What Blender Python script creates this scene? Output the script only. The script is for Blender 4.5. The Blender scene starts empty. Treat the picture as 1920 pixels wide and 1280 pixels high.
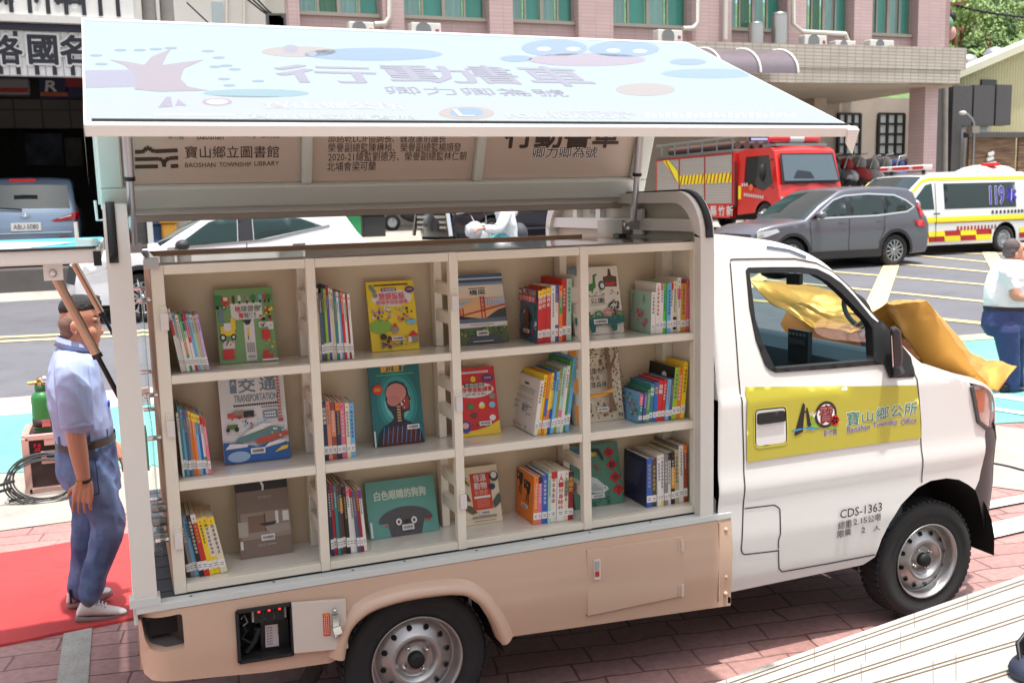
import bpy, math, random
from mathutils import Vector, Matrix, Euler, noise, geometry
R = math.radians
sc = bpy.context.scene
col = sc.collection
random.seed(7)
# ------------------------------------------------------------------ camera
CAMC = Vector((-1.009, -3.6627, 2.1359))
CAMR = Euler((R(82.0403), R(1.4343), R(-21.6488)), 'XYZ')
cam_d = bpy.data.cameras.new('camera')
cam = bpy.data.objects.new('camera', cam_d)
col.objects.link(cam)
cam.location = CAMC
cam.rotation_euler = CAMR
cam_d.lens = 35.0
cam_d.sensor_width = 36.0
cam_d.sensor_fit = 'HORIZONTAL'
cam_d.clip_start = 0.05
cam_d.clip_end = 2500
cam_d.dof.use_dof = True
cam_d.dof.focus_distance = 4.2
cam_d.dof.aperture_fstop = 5.6
sc.camera = cam
# ------------------------------------------------------------------ light
SUN_EL, SUN_AZ = R(81), R(168)       # azimuth measured from +Y towards +X
sdir = Vector((math.sin(SUN_AZ) * math.cos(SUN_EL), math.cos(SUN_AZ) * math.cos(SUN_EL), math.sin(SUN_EL)))
w = bpy.data.worlds.new("World")
sc.world = w
w.use_nodes = True
nt = w.node_tree
bg = nt.nodes['Background']
sky = nt.nodes.new('ShaderNodeTexSky')
sky.sky_type = 'NISHITA'
sky.sun_disc = False
sky.sun_elevation = SUN_EL
sky.sun_rotation = SUN_AZ
sky.air_density = 1.2
sky.dust_density = 4.0
sky.ozone_density = 1.0
hs = nt.nodes.new('ShaderNodeHueSaturation')
hs.inputs['Saturation'].default_value = 0.5
nt.links.new(sky.outputs[0], hs.inputs['Color'])
nt.links.new(hs.outputs[0], bg.inputs['Color'])
bg.inputs['Strength'].default_value = 0.15
sun_d = bpy.data.lights.new('sun', 'SUN')
sun_d.energy = 3.0
sun_d.angle = R(1.2)
sun_d.color = (1.0, 0.965, 0.91)
sun = bpy.data.objects.new('sun', sun_d)
col.objects.link(sun)
sun.rotation_euler = sdir.to_track_quat('Z', 'Y').to_euler()
sun.location = (0, 0, 30)
sc.view_settings.view_transform = 'Standard'
sc.view_settings.look = 'None'
sc.view_settings.exposure = 0.98
sc.view_settings.gamma = 1.0
sc.cycles.max_bounces = 10
sc.cycles.transparent_max_bounces = 16
sc.cycles.caustics_reflective = False
sc.cycles.caustics_refractive = False
# ------------------------------------------------------------------ geometry of the place
RM = CAMR.to_matrix()
def ray(x, y):
 return RM @ Vector(((x - 960) / 1866.94, -(y - 640) / 1866.94, -1.0))
def px(x, y, X=None, Y=None, Z=None):
 """the point of the place on a plane that the measured photograph position x, y shows"""
 d = ray(x, y)
 if X is not None:
  t = (X - CAMC.x) / d.x
 elif Y is not None:
  t = (Y - CAMC.y) / d.y
 else:
  t = (Z - CAMC.z) / d.z
 return CAMC + d * t
def plane_hit(x, y, p, n):
 d = ray(x, y)
 return CAMC + d * ((p - CAMC).dot(n) / d.dot(n))
def gz(y):
 """height of the ground: the forecourt is level, the road rises gently to the far pavement"""
 for (a, za), (b, zb) in zip(GP, GP[1:]):
  if y <= b:
   return za + (zb - za) * max(0, (y - a)) / (b - a)
 return GP[-1][1] + .01 * (y - GP[-1][0])
GP = [(-99, 0.0), (4.0, 0.0), (14.7, .57), (15.9, .64), (16.7, 1.13), (60, 1.55)]
def gpx(x, y):
 d = ray(x, y)
 lo, hi = 0.5, 200.0
 if d.z >= 0:
  hi = 120.0
 for _ in range(60):
  m = (lo + hi) / 2
  p = CAMC + d * m
  if p.z > gz(p.y):
   lo = m
  else:
   hi = m
 return CAMC + d * lo
# ------------------------------------------------------------------ materials
def lin(c):
 return tuple(((v / 255) / 12.92 if v / 255 <= .04045 else ((v / 255 + .055) / 1.055) ** 2.4) for v in c)
MATS = {}
def mat(name, rgb, rough=0.5, metal=0.0, coat=0.0, var=0.0, vscale=6.0, bump=0.0, bscale=40.0, spec=None, emit=0.0):
 """plain paint, plastic, metal or cloth with a little real unevenness; rgb in 0-255 display values"""
 if name in MATS:
  return MATS[name]
 m = bpy.data.materials.new(name)
 m.use_nodes = True
 t = m.node_tree
 b = t.nodes['Principled BSDF']
 c = lin(rgb)
 b.inputs['Base Color'].default_value = (*c, 1)
 b.inputs['Roughness'].default_value = rough
 b.inputs['Metallic'].default_value = metal
 b.inputs['Coat Weight'].default_value = coat
 b.inputs['Coat Roughness'].default_value = 0.06
 if spec is not None:
  b.inputs['Specular IOR Level'].default_value = spec
 if emit:
  b.inputs['Emission Color'].default_value = (*c, 1)
  b.inputs['Emission Strength'].default_value = emit
 if var or bump:
  tc = t.nodes.new('ShaderNodeTexCoord')
 if var:
  n = t.nodes.new('ShaderNodeTexNoise')
  n.inputs['Scale'].default_value = vscale
  n.inputs['Detail'].default_value = 5
  mr = t.nodes.new('ShaderNodeMapRange')
  mr.inputs[1].default_value = 0.3
  mr.inputs[2].default_value = 0.7
  mr.inputs[3].default_value = 1 - var
  mr.inputs[4].default_value = 1 + var
  mx = t.nodes.new('ShaderNodeMix')
  mx.data_type = 'RGBA'
  mx.blend_type = 'MULTIPLY'
  mx.inputs[0].default_value = 1
  mx.inputs[6].default_value = (*c, 1)
  t.links.new(tc.outputs['Object'], n.inputs['Vector'])
  t.links.new(n.outputs[0], mr.inputs[0])
  t.links.new(mr.outputs[0], mx.inputs[7])
  t.links.new(mx.outputs[2], b.inputs['Base Color'])
 if bump:
  n2 = t.nodes.new('ShaderNodeTexNoise')
  n2.inputs['Scale'].default_value = bscale
  n2.inputs['Detail'].default_value = 4
  bp = t.nodes.new('ShaderNodeBump')
  bp.inputs['Strength'].default_value = bump
  bp.inputs['Distance'].default_value = 0.02
  t.links.new(tc.outputs['Object'], n2.inputs['Vector'])
  t.links.new(n2.outputs[0], bp.inputs['Height'])
  t.links.new(bp.outputs[0], b.inputs['Normal'])
 MATS[name] = m
 return m
def glass(name, tint, alpha, rough=0.02):
 """thin pane: partly see-through tinted, partly glossy"""
 if name in MATS:
  return MATS[name]
 m = bpy.data.materials.new(name)
 m.use_nodes = True
 t = m.node_tree
 t.nodes.clear()
 o = t.nodes.new('ShaderNodeOutputMaterial')
 tr = t.nodes.new('ShaderNodeBsdfTransparent')
 tr.inputs[0].default_value = (*lin(tint), 1)
 gl = t.nodes.new('ShaderNodeBsdfGlossy')
 gl.inputs['Roughness'].default_value = rough
 gl.inputs['Color'].default_value = (.9, .95, .95, 1)
 df = t.nodes.new('ShaderNodeBsdfDiffuse')
 df.inputs['Color'].default_value = (*[v * .25 for v in lin(tint)], 1)
 m1 = t.nodes.new('ShaderNodeMixShader')
 m1.inputs[0].default_value = alpha
 t.links.new(tr.outputs[0], m1.inputs[1])
 t.links.new(df.outputs[0], m1.inputs[2])
 lw = t.nodes.new('ShaderNodeLayerWeight')
 lw.inputs['Blend'].default_value = .5
 pw = t.nodes.new('ShaderNodeMath')
 pw.operation = 'POWER'
 pw.inputs[1].default_value = 4.0
 t.links.new(lw.outputs['Facing'], pw.inputs[0])
 ad = t.nodes.new('ShaderNodeMath')
 ad.operation = 'MULTIPLY_ADD'
 ad.inputs[1].default_value = .9
 ad.inputs[2].default_value = .045
 t.links.new(pw.outputs[0], ad.inputs[0])
 m2 = t.nodes.new('ShaderNodeMixShader')
 t.links.new(ad.outputs[0], m2.inputs[0])
 t.links.new(m1.outputs[0], m2.inputs[1])
 t.links.new(gl.outputs[0], m2.inputs[2])
 t.links.new(m2.outputs[0], o.inputs[0])
 MATS[name] = m
 return m
def node_mat(name, build, rough=0.8):
 """material whose colour (and height) come from build(tree, texcoord) -> (colour socket, height socket or None)"""
 m = bpy.data.materials.new(name)
 m.use_nodes = True
 t = m.node_tree
 b = t.nodes['Principled BSDF']
 b.inputs['Roughness'].default_value = rough
 tc = t.nodes.new('ShaderNodeTexCoord')
 c, h, hd = build(t, tc)
 t.links.new(c, b.inputs['Base Color'])
 if h is not None:
  bp = t.nodes.new('ShaderNodeBump')
  bp.inputs['Strength'].default_value = hd
  bp.inputs['Distance'].default_value = 0.02
  t.links.new(h, bp.inputs['Height'])
  t.links.new(bp.outputs[0], b.inputs['Normal'])
 MATS[name] = m
 return m
def N(t, kind, **kw):
 n = t.nodes.new(kind)
 for k, v in kw.items():
  if k.startswith('_'):
   setattr(n, k[1:], v)
  else:
   n.inputs[k.replace('__', ' ')].default_value = v
 return n
def mixc(t, fac, a, b, mode='MIX'):
 m = t.nodes.new('ShaderNodeMix')
 m.data_type = 'RGBA'
 m.blend_type = mode
 for i, v in ((0, fac), (6, a), (7, b)):
  if hasattr(v, 'links') or hasattr(v, 'is_linked'):
   t.links.new(v, m.inputs[i])
  else:
   m.inputs[i].default_value = v if i == 0 else (*v, 1)
 return m.outputs[2]
def maprange(t, src, a, b, c, d):
 m = t.nodes.new('ShaderNodeMapRange')
 for i, v in enumerate((a, b, c, d)):
  m.inputs[i + 1].default_value = v
 t.links.new(src, m.inputs[0])
 return m.outputs[0]
def mapping(t, src, scale=(1, 1, 1), rot=(0, 0, 0)):
 m = t.nodes.new('ShaderNodeMapping')
 m.inputs['Scale'].default_value = scale
 m.inputs['Rotation'].default_value = rot
 t.links.new(src, m.inputs['Vector'])
 return m.outputs[0]
def noisef(t, vec, scale, detail=5.0):
 n = t.nodes.new('ShaderNodeTexNoise')
 n.inputs['Scale'].default_value = scale
 n.inputs['Detail'].default_value = detail
 t.links.new(vec, n.inputs['Vector'])
 return n.outputs[0]
# ------------------------------------------------------------------ objects
def empty(name, loc, label, cat, group=None, rot=(0, 0, 0)):
 o = bpy.data.objects.new(name, None)
 col.objects.link(o)
 o.location = loc
 o.rotation_euler = rot
 tag(o, label, cat, group)
 return o
def tag(o, label=None, cat=None, group=None, kind=None):
 if label:
  o['label'] = label
 if cat:
  o['category'] = cat
 if group:
  o['group'] = group
 if kind:
  o['kind'] = kind
 return o
def world_of(o):
 m = Matrix.Identity(4)
 while o is not None:
  m = o.matrix_basis @ m
  o = o.parent
 return m
class MB:
 """collects shapes and links them as one mesh object"""
 def __init__(self):
  self.v, self.f, self.m, self.s = [], [], [], []
 def add(self, vs, fs, m, smooth=False):
  n = len(self.v)
  self.v += [tuple(p) for p in vs]
  for q in fs:
   self.f.append(tuple(i + n for i in q))
   self.m.append(m)
   self.s.append(smooth)
  return self
 def box(self, x0, x1, y0, y1, z0, z1, m):
  v = [(x0, y0, z0), (x1, y0, z0), (x1, y1, z0), (x0, y1, z0), (x0, y0, z1), (x1, y0, z1), (x1, y1, z1), (x0, y1, z1)]
  return self.add(v, [(0, 3, 2, 1), (4, 5, 6, 7), (0, 1, 5, 4), (1, 2, 6, 5), (2, 3, 7, 6), (3, 0, 4, 7)], m)
 def obox(self, M, sx, sy, sz, m):
  """box of full sizes about the origin of matrix M"""
  v = [M @ Vector((a * sx / 2, b * sy / 2, c * sz / 2)) for c in (-1, 1) for a, b in ((-1, -1), (1, -1), (1, 1), (-1, 1))]
  return self.add(v, [(0, 3, 2, 1), (4, 5, 6, 7), (0, 1, 5, 4), (1, 2, 6, 5), (2, 3, 7, 6), (3, 0, 4, 7)], m)
 def hexa(self, v, m):
  return self.add(v, [(0, 3, 2, 1), (4, 5, 6, 7), (0, 1, 5, 4), (1, 2, 6, 5), (2, 3, 7, 6), (3, 0, 4, 7)], m)
 def bar(self, a, b, wd, hd, m, up=(0, 0, 1)):
  a, b, up = Vector(a), Vector(b), Vector(up)
  d = (b - a).normalized()
  s = d.cross(up)
  if s.length < 1e-4:
   s = d.cross(Vector((1, 0, 0)))
  s.normalize()
  u = s.cross(d)
  v = []
  for p in (a, b):
   v += [p - s * wd / 2 - u * hd / 2, p + s * wd / 2 - u * hd / 2, p + s * wd / 2 + u * hd / 2, p - s * wd / 2 + u * hd / 2]
  return self.add(v, [(3, 2, 1, 0), (4, 5, 6, 7), (0, 1, 5, 4), (1, 2, 6, 5), (2, 3, 7, 6), (3, 0, 4, 7)], m)
 def poly(self, pts, m):
  return self.add(pts, [tuple(range(len(pts)))], m)
 def prism(self, pts, ext, m, m_side=None):
  """extrude a closed outline by a vector"""
  n = len(pts)
  e = Vector(ext)
  a = [Vector(p) for p in pts]
  v = a + [p + e for p in a]
  self.add(v, [tuple(range(n))[::-1], tuple(range(n, 2 * n))], m)
  k = len(self.v) - 2 * n
  for i in range(n):
   j = (i + 1) % n
   self.f.append((k + i, k + j, k + n + j, k + n + i))
   self.m.append(m_side or m)
   self.s.append(False)
  return self
 def tube(self, path, r, m, n=10, caps=True, closed=False):
  P = [Vector(p) for p in path]
  k = len(P)
  rs = r if isinstance(r, (list, tuple)) else [r] * k
  vs, fs = [], []
  ref = None
  for i, p in enumerate(P):
   a = P[(i - 1) % k] if (i > 0 or closed) else p
   b = P[(i + 1) % k] if (i < k - 1 or closed) else p
   d = (b - a).normalized()
   if ref is None:
    ref = d.orthogonal().normalized()
   ref = (ref - d * ref.dot(d))
   ref = ref.normalized() if ref.length > 1e-6 else d.orthogonal().normalized()
   q = d.cross(ref)
   for j in range(n):
    t = 2 * math.pi * j / n
    vs.append(p + (ref * math.cos(t) + q * math.sin(t)) * rs[i])
  rng = k if closed else k - 1
  for i in range(rng):
   for j in range(n):
    a, b = i * n + j, i * n + (j + 1) % n
    c, d = ((i + 1) % k) * n + (j + 1) % n, ((i + 1) % k) * n + j
    fs.append((a, b, c, d))
  self.add(vs, fs, m, True)
  if caps and not closed:
   self.add(vs[:n], [tuple(range(n))[::-1]], m)
   self.add(vs[-n:], [tuple(range(n))], m)
  return self
 def lathe(self, prof, c, axis, m, n=32, smooth=True):
  """prof: (radius, height along axis[, material]) from one end to the other"""
  ax = Vector(axis).normalized()
  u = ax.orthogonal().normalized()
  q = ax.cross(u)
  c = Vector(c)
  vs = []
  for pr in prof:
   for j in range(n):
    t = 2 * math.pi * j / n
    vs.append(c + ax * pr[1] + (u * math.cos(t) + q * math.sin(t)) * max(pr[0], 1e-5))
  for i in range(len(prof) - 1):
   mm = prof[i][2] if len(prof[i]) > 2 else m
   fs = [(i * n + j, i * n + (j + 1) % n, (i + 1) * n + (j + 1) % n, (i + 1) * n + j) for j in range(n)]
   k = len(self.v)
   if i == 0:
    self.v += [tuple(p) for p in vs]
    base = k
   for q4 in fs:
    self.f.append(tuple(base + x for x in q4))
    self.m.append(mm)
    self.s.append(smooth)
  return self
 def grid(self, P, m, smooth=True, closed_u=False):
  nu, nv = len(P), len(P[0])
  vs = [p for r_ in P for p in r_]
  fs = []
  for i in range(nu if closed_u else nu - 1):
   for j in range(nv - 1):
    i2 = (i + 1) % nu
    fs.append((i * nv + j, i2 * nv + j, i2 * nv + j + 1, i * nv + j + 1))
  return self.add(vs, fs, m, smooth)
 def disc(self, c, axis, r, m, n=16, r2=None):
  ax = Vector(axis).normalized()
  u = ax.orthogonal().normalized()
  q = ax.cross(u)
  c = Vector(c)
  return self.poly([c + u * r * math.cos(2 * math.pi * j / n) + q * (r2 or r) * math.sin(2 * math.pi * j / n) for j in range(n)], m)
 def ball(self, c, r, m, nu=12, nv=8):
  c = Vector(c)
  r = r if isinstance(r, (tuple, list)) else (r, r, r)
  P = [[(c.x + r[0] * math.cos(2 * math.pi * i / nu) * math.sin(math.pi * j / nv), c.y + r[1] * math.sin(2 * math.pi * i / nu) * math.sin(math.pi * j / nv), c.z + r[2] * math.cos(math.pi * j / nv)) for j in range(nv + 1)] for i in range(nu)]
  return self.grid(P, m, True, True)
 def build(self, name, parent=None, world=True, bevel=0.0, smooth_angle=None, weld=False, segs=2):
  me = bpy.data.meshes.new(name)
  vs = self.v
  if parent is not None and world:
   inv = world_of(parent).inverted()
   vs = [inv @ Vector(p) for p in vs]
  me.from_pydata([tuple(p) for p in vs], [], self.f)
  order = []
  for x in self.m:
   if x not in order:
    order.append(x)
  for x in order:
   me.materials.append(x)
  ix = {x: i for i, x in enumerate(order)}
  me.polygons.foreach_set('material_index', [ix[x] for x in self.m])
  me.polygons.foreach_set('use_smooth', self.s)
  if weld:
   import bmesh
   b = bmesh.new()
   b.from_mesh(me)
   bmesh.ops.remove_doubles(b, verts=b.verts, dist=weld if isinstance(weld, float) else 1e-4)
   bmesh.ops.delete(b, geom=[v for v in b.verts if not v.link_faces], context='VERTS')
   bmesh.ops.recalc_face_normals(b, faces=b.faces)
   b.to_mesh(me)
   b.free()
  me.update()
  if smooth_angle is not None:
   me.shade_smooth()
   me.set_sharp_from_angle(angle=R(smooth_angle))
  o = bpy.data.objects.new(name, me)
  col.objects.link(o)
  if parent is not None:
   o.parent = parent
  if bevel:
   bm = o.modifiers.new('edge', 'BEVEL')
   bm.width = bevel
   bm.segments = segs
   bm.limit_method = 'ANGLE'
   bm.angle_limit = R(40)
   bm.harden_normals = False
  return o
# text -> mesh, cached by string and weight
_TX = {}
def text_geo(s, bold=0.0):
 k = (s, bold)
 if k not in _TX:
  c = bpy.data.curves.new('lettering', 'FONT')
  c.body = s
  c.resolution_u = 2
  c.offset = bold
  o = bpy.data.objects.new('lettering', c)
  col.objects.link(o)
  dg = bpy.context.evaluated_depsgraph_get()
  me = bpy.data.meshes.new_from_object(o.evaluated_get(dg))
  vs = [v.co.copy() for v in me.vertices]
  fs = [tuple(p.vertices) for p in me.polygons]
  bpy.data.objects.remove(o)
  bpy.data.curves.remove(c)
  bpy.data.meshes.remove(me)
  x0 = min(v.x for v in vs)
  x1 = max(v.x for v in vs)
  y0 = min(v.y for v in vs)
  y1 = max(v.y for v in vs)
  _TX[k] = ([Vector(((v.x - x0) / (x1 - x0), (v.y - y0) / (y1 - y0), 0)) for v in vs], fs, (x1 - x0) / (y1 - y0))
 return _TX[k]
def put_text(mb, s, o, u, v, width, height, m, bold=0.0):
 """lay the string flat in the rectangle with lower left corner o, unit axes u, v"""
 vs, fs, asp = text_geo(s, 0.0)
 if width is None:
  width = height * asp
 if height is None:
  height = width / asp
 o, u, v = Vector(o), Vector(u), Vector(v)
 n = u.cross(v).normalized()
 sh = [(0, 0)]
 if bold:
  k = 4 if bold < .03 else 8
  sh += [(math.cos(2 * math.pi * (i + .5) / k), math.sin(2 * math.pi * (i + .5) / k)) for i in range(k)]
 for i, (a, b) in enumerate(sh):
  q = o + (u * a + v * b) * bold * height + n * (.00004 * i)
  mb.add([q + u * (p.x * width) + v * (p.y * height) for p in vs], fs, m)
 return mb
# surface cut to an outline with holes, lying on a curved sheet
def pip(p, poly):
 r, j = False, len(poly) - 1
 for i in range(len(poly)):
  a, b = poly[i], poly[j]
  if (a[1] > p[1]) != (b[1] > p[1]) and p[0] < (b[0] - a[0]) * (p[1] - a[1]) / (b[1] - a[1]) + a[0]:
   r = not r
  j = i
 return r
def dens(poly, h, closed=True):
 out = []
 n = len(poly)
 for i in range(n if closed else n - 1):
  a, b = poly[i], poly[(i + 1) % n]
  k = max(1, int(math.ceil(math.hypot(b[0] - a[0], b[1] - a[1]) / h)))
  for q in range(k):
   out.append((a[0] + (b[0] - a[0]) * q / k, a[1] + (b[1] - a[1]) * q / k))
 if not closed:
  out.append(tuple(poly[-1]))
 return out
def rounded(poly, r, n=5):
 """round the corners of a closed 2D outline"""
 out = []
 k = len(poly)
 for i in range(k):
  p0, p1, p2 = Vector(poly[i - 1]), Vector(poly[i]), Vector(poly[(i + 1) % k])
  rr = r[i] if isinstance(r, (list, tuple)) else r
  a, b = p0 - p1, p2 - p1
  q = min(rr, a.length * .45, b.length * .45)
  A, B = p1 + a.normalized() * q, p1 + b.normalized() * q
  for j in range(n + 1):
   t = j / n
   out.append(tuple(A * (1 - t) ** 2 + p1 * 2 * t * (1 - t) + B * t * t))
 return out
def skin(mb, outline, holes, h, fn, m, flip=False, smooth=True):
 """fn(x, z) -> 3D point; outline and holes are closed 2D loops"""
 loops = [dens(outline, h)] + [dens(q, h) for q in holes]
 vs, es = [], []
 for lp in loops:
  n0 = len(vs)
  vs += [Vector(p) for p in lp]
  es += [(n0 + i, n0 + (i + 1) % len(lp)) for i in range(len(lp))]
 xs = [p[0] for p in outline]
 zs = [p[1] for p in outline]
 nb = len(vs)
 bx = vs[:]
 x = min(xs) + h * .5
 while x < max(xs):
  z = min(zs) + h * .5
  while z < max(zs):
   if pip((x, z), loops[0]) and not any(pip((x, z), q) for q in loops[1:]):
    if all((p.x - x) ** 2 + (p.y - z) ** 2 > (h * .45) ** 2 for p in bx):
     vs.append(Vector((x, z)))
   z += h
  x += h
 rv, re, rf, _, _, _ = geometry.delaunay_2d_cdt(vs, es, [], 0, 1e-6)
 keep = []
 for q in rf:
  c = (sum(rv[i].x for i in q) / 3, sum(rv[i].y for i in q) / 3)
  if pip(c, loops[0]) and not any(pip(c, l) for l in loops[1:]):
   keep.append(tuple(q)[::-1] if flip else tuple(q))
 mb.add([fn(p.x, p.y) for p in rv], keep, m, smooth)
 return mb
def rim_flange(mb, loop, h, fn, depth_vec, m, flip=False, closed=True):
 """turned-in edge along an outline so that sheet metal shows a thickness"""
 lp = dens(loop, h, closed)
 P = [[Vector(fn(*p)), Vector(fn(*p)) + Vector(depth_vec)] for p in lp]
 n = len(P)
 vs = [q for r_ in P for q in r_]
 fs = []
 for i in range(n if closed else n - 1):
  j = (i + 1) % n
  q = (2 * i, 2 * j, 2 * j + 1, 2 * i + 1)
  fs.append(q[::-1] if flip else q)
 mb.add(vs, fs, m, True)
 return mb
# ================================================================== materials of the place
def _brick(t, tc):
 v = mapping(t, tc.outputs['Object'], (1, 1, 1), (0, 0, R(9)))
 nz = noisef(t, v, 2.2, 3)
 off = t.nodes.new('ShaderNodeVectorMath')
 off.operation = 'MULTIPLY_ADD'
 t.links.new(nz, off.inputs[0])
 off.inputs[1].default_value = (.09, .09, 0)
 t.links.new(v, off.inputs[2])
 b = t.nodes.new('ShaderNodeTexBrick')
 b.offset = .37
 b.squash = 1.5
 b.squash_frequency = 3
 b.inputs['Scale'].default_value = 1.0
 b.inputs['Brick Width'].default_value = .30
 b.inputs['Row Height'].default_value = .165
 b.inputs['Mortar Size'].default_value = .007
 b.inputs['Mortar Smooth'].default_value = .3
 b.inputs['Color1'].default_value = (*lin((146, 108, 103)), 1)
 b.inputs['Color2'].default_value = (*lin((160, 124, 118)), 1)
 b.inputs['Mortar'].default_value = (*lin((88, 58, 56)), 1)
 t.links.new(off.outputs[0], b.inputs['Vector'])
 n = noisef(t, tc.outputs['Object'], 1.1, 6)
 n2 = noisef(t, tc.outputs['Object'], 26, 5)
 c = mixc(t, maprange(t, n, .4, .75, 0, .45), b.outputs[0], lin((186, 148, 140)))
 c = mixc(t, 1.0, c, mixc(t, maprange(t, n2, .3, .7, 0, 1), (.82, .8, .8), (1.1, 1.1, 1.1)), 'MULTIPLY')
 return c, b.outputs['Fac'], -.35
node_mat('brick_paving', _brick, .62)
def _noisy(c1, c2, s1=3.0, s2=60.0, amt=.5, bump=.15):
 def f(t, tc):
  n = noisef(t, tc.outputs['Object'], s1, 6)
  n2 = noisef(t, tc.outputs['Object'], s2, 4)
  c = mixc(t, maprange(t, n, .35, .7, 0, 1), lin(c1), lin(c2))
  n3 = noisef(t, tc.outputs['Object'], s1 * 7, 8)
  c = mixc(t, maprange(t, n3, .52, .72, 0, .4), c, lin([v * .8 for v in c1]))
  c = mixc(t, amt, c, mixc(t, maprange(t, n2, .3, .7, 0, 1), (.75, .75, .75), (1.2, 1.2, 1.2)), 'MULTIPLY')
  return c, n2, bump
 return f
node_mat('asphalt', _noisy((92, 92, 97), (106, 106, 111), .35, 90, .5, .2), .85)
node_mat('concrete', _noisy((150, 143, 134), (168, 161, 152), .5, 40, .4, .1), .85)
node_mat('teal_coating', _noisy((96, 156, 148), (110, 168, 160), .8, 70, .35, .1), .7)
node_mat('white_marking', _noisy((205, 205, 203), (222, 222, 220), 2, 60, .3, .05), .7)
node_mat('yellow_marking', _noisy((214, 190, 132), (224, 204, 150), 2, 60, .3, .05), .7)
node_mat('pink_kerb', _noisy((200, 150, 145), (210, 165, 158), 2, 60, .3, .05), .8)
node_mat('pale_blue_paint', _noisy((165, 200, 205), (190, 215, 216), 2, 60, .3, .05), .7)
node_mat('red_carpet_cloth', _noisy((170, 50, 50), (184, 60, 60), 1.2, 300, .25, .1), .8)
node_mat('terrazzo_strip', _noisy((150, 148, 140), (170, 168, 160), 6, 120, .7, .2), .7)
def _granite(t, tc):
 n = noisef(t, tc.outputs['Object'], 1.7, 6)
 sp = noisef(t, tc.outputs['Object'], 180, 3)
 c = mixc(t, maprange(t, n, .35, .7, 0, 1), lin((158, 156, 152)), lin((176, 174, 170)))
 c = mixc(t, maprange(t, sp, .56, .66, 0, .6), c, lin((118, 114, 110)))
 return c, sp, .1
node_mat('granite', _granite, .6)
mat('groove_dark', (92, 78, 56), .9)
mat('joint_dark', (120, 114, 104), .9)
def _tile(c1, c2, mort, bw, rh, ms=.012, axis='XZ', bump=-.2):
 def f(t, tc):
  sx = t.nodes.new('ShaderNodeSeparateXYZ')
  t.links.new(tc.outputs['Object'], sx.inputs[0])
  cx = t.nodes.new('ShaderNodeCombineXYZ')
  t.links.new(sx.outputs[0 if axis[0] == 'X' else 1], cx.inputs[0])
  t.links.new(sx.outputs[2], cx.inputs[1])
  b = t.nodes.new('ShaderNodeTexBrick')
  b.offset = 0
  b.inputs['Scale'].default_value = 1
  b.inputs['Brick Width'].default_value = bw
  b.inputs['Row Height'].default_value = rh
  b.inputs['Mortar Size'].default_value = ms
  b.inputs['Color1'].default_value = (*lin(c1), 1)
  b.inputs['Color2'].default_value = (*lin(c2), 1)
  b.inputs['Mortar'].default_value = (*lin(mort), 1)
  t.links.new(cx.outputs[0], b.inputs['Vector'])
  n = noisef(t, tc.outputs['Object'], .8, 6)
  c = mixc(t, maprange(t, n, .35, .75, 0, .35), b.outputs[0], lin(mort))
  return c, b.outputs['Fac'], bump
 return f
node_mat('pink_wall_tile', _tile((184, 160, 157), (192, 167, 164), (168, 142, 140), .6, .13, .01), .6)
node_mat('pink_wall_tile_side', _tile((160, 132, 131), (168, 140, 138), (142, 114, 113), .6, .13, .01, 'YZ'), .6)
node_mat('cream_grid_tile', _tile((176, 168, 156), (186, 178, 166), (138, 128, 116), .40, .13, .016), .6)
node_mat('garage_tile', _tile((132, 130, 126), (140, 138, 132), (88, 86, 82), .6, .6, .02), .5)
mat('window_frame_grey', (150, 142, 132), .5, .3)
mat('recess_wall', (176, 164, 150), .8, var=.08, vscale=1.2)
mat('white_plaster', (196, 194, 188), .8, var=.06, vscale=.8)
mat('corrugated_cream', (196, 190, 150), .55, var=.05)
mat('dark_cladding', (74, 72, 72), .6, var=.08)
mat('pole_grey', (134, 130, 124), .8, var=.12, vscale=3)
mat('sign_white', (206, 206, 202), .5, var=.04)
mat('sign_black', (30, 32, 40), .5)
mat('sign_band_dark', (40, 44, 58), .5)
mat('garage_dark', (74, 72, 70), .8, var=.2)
mat('steel_grey', (150, 152, 152), .35, .8)
mat('tank_steel', (186, 184, 178), .3, .85)
mat('ac_white', (205, 204, 198), .5)
mat('dark_void', (16, 16, 17), .9)
mat('pipe_cream', (205, 200, 190), .5)
mat('rust', (120, 80, 54), .9, var=.2)
mat('awning_purple', (104, 94, 100), .35, var=.06)
mat('wire_black', (26, 26, 28), .7)
def _wood(t, tc):
 sx = mapping(t, tc.outputs['Object'], (.5, .5, 9))
 n = noisef(t, sx, 1.6, 5)
 c = mixc(t, maprange(t, n, .35, .68, 0, 1), lin((70, 50, 36)), lin((138, 106, 78)))
 return c, n, .2
node_mat('timber_board', _wood, .7)
glass('window_green', (205, 232, 226), .08)
glass('window_pale', (200, 215, 215), .6)
mat('curtain_grey', (216, 218, 218), .9)
mat('curtain_green', (108, 150, 110), .9)
mat('room_dark', (58, 70, 70), .9)
mat('interior_teal', (110, 190, 176), .9)
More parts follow.
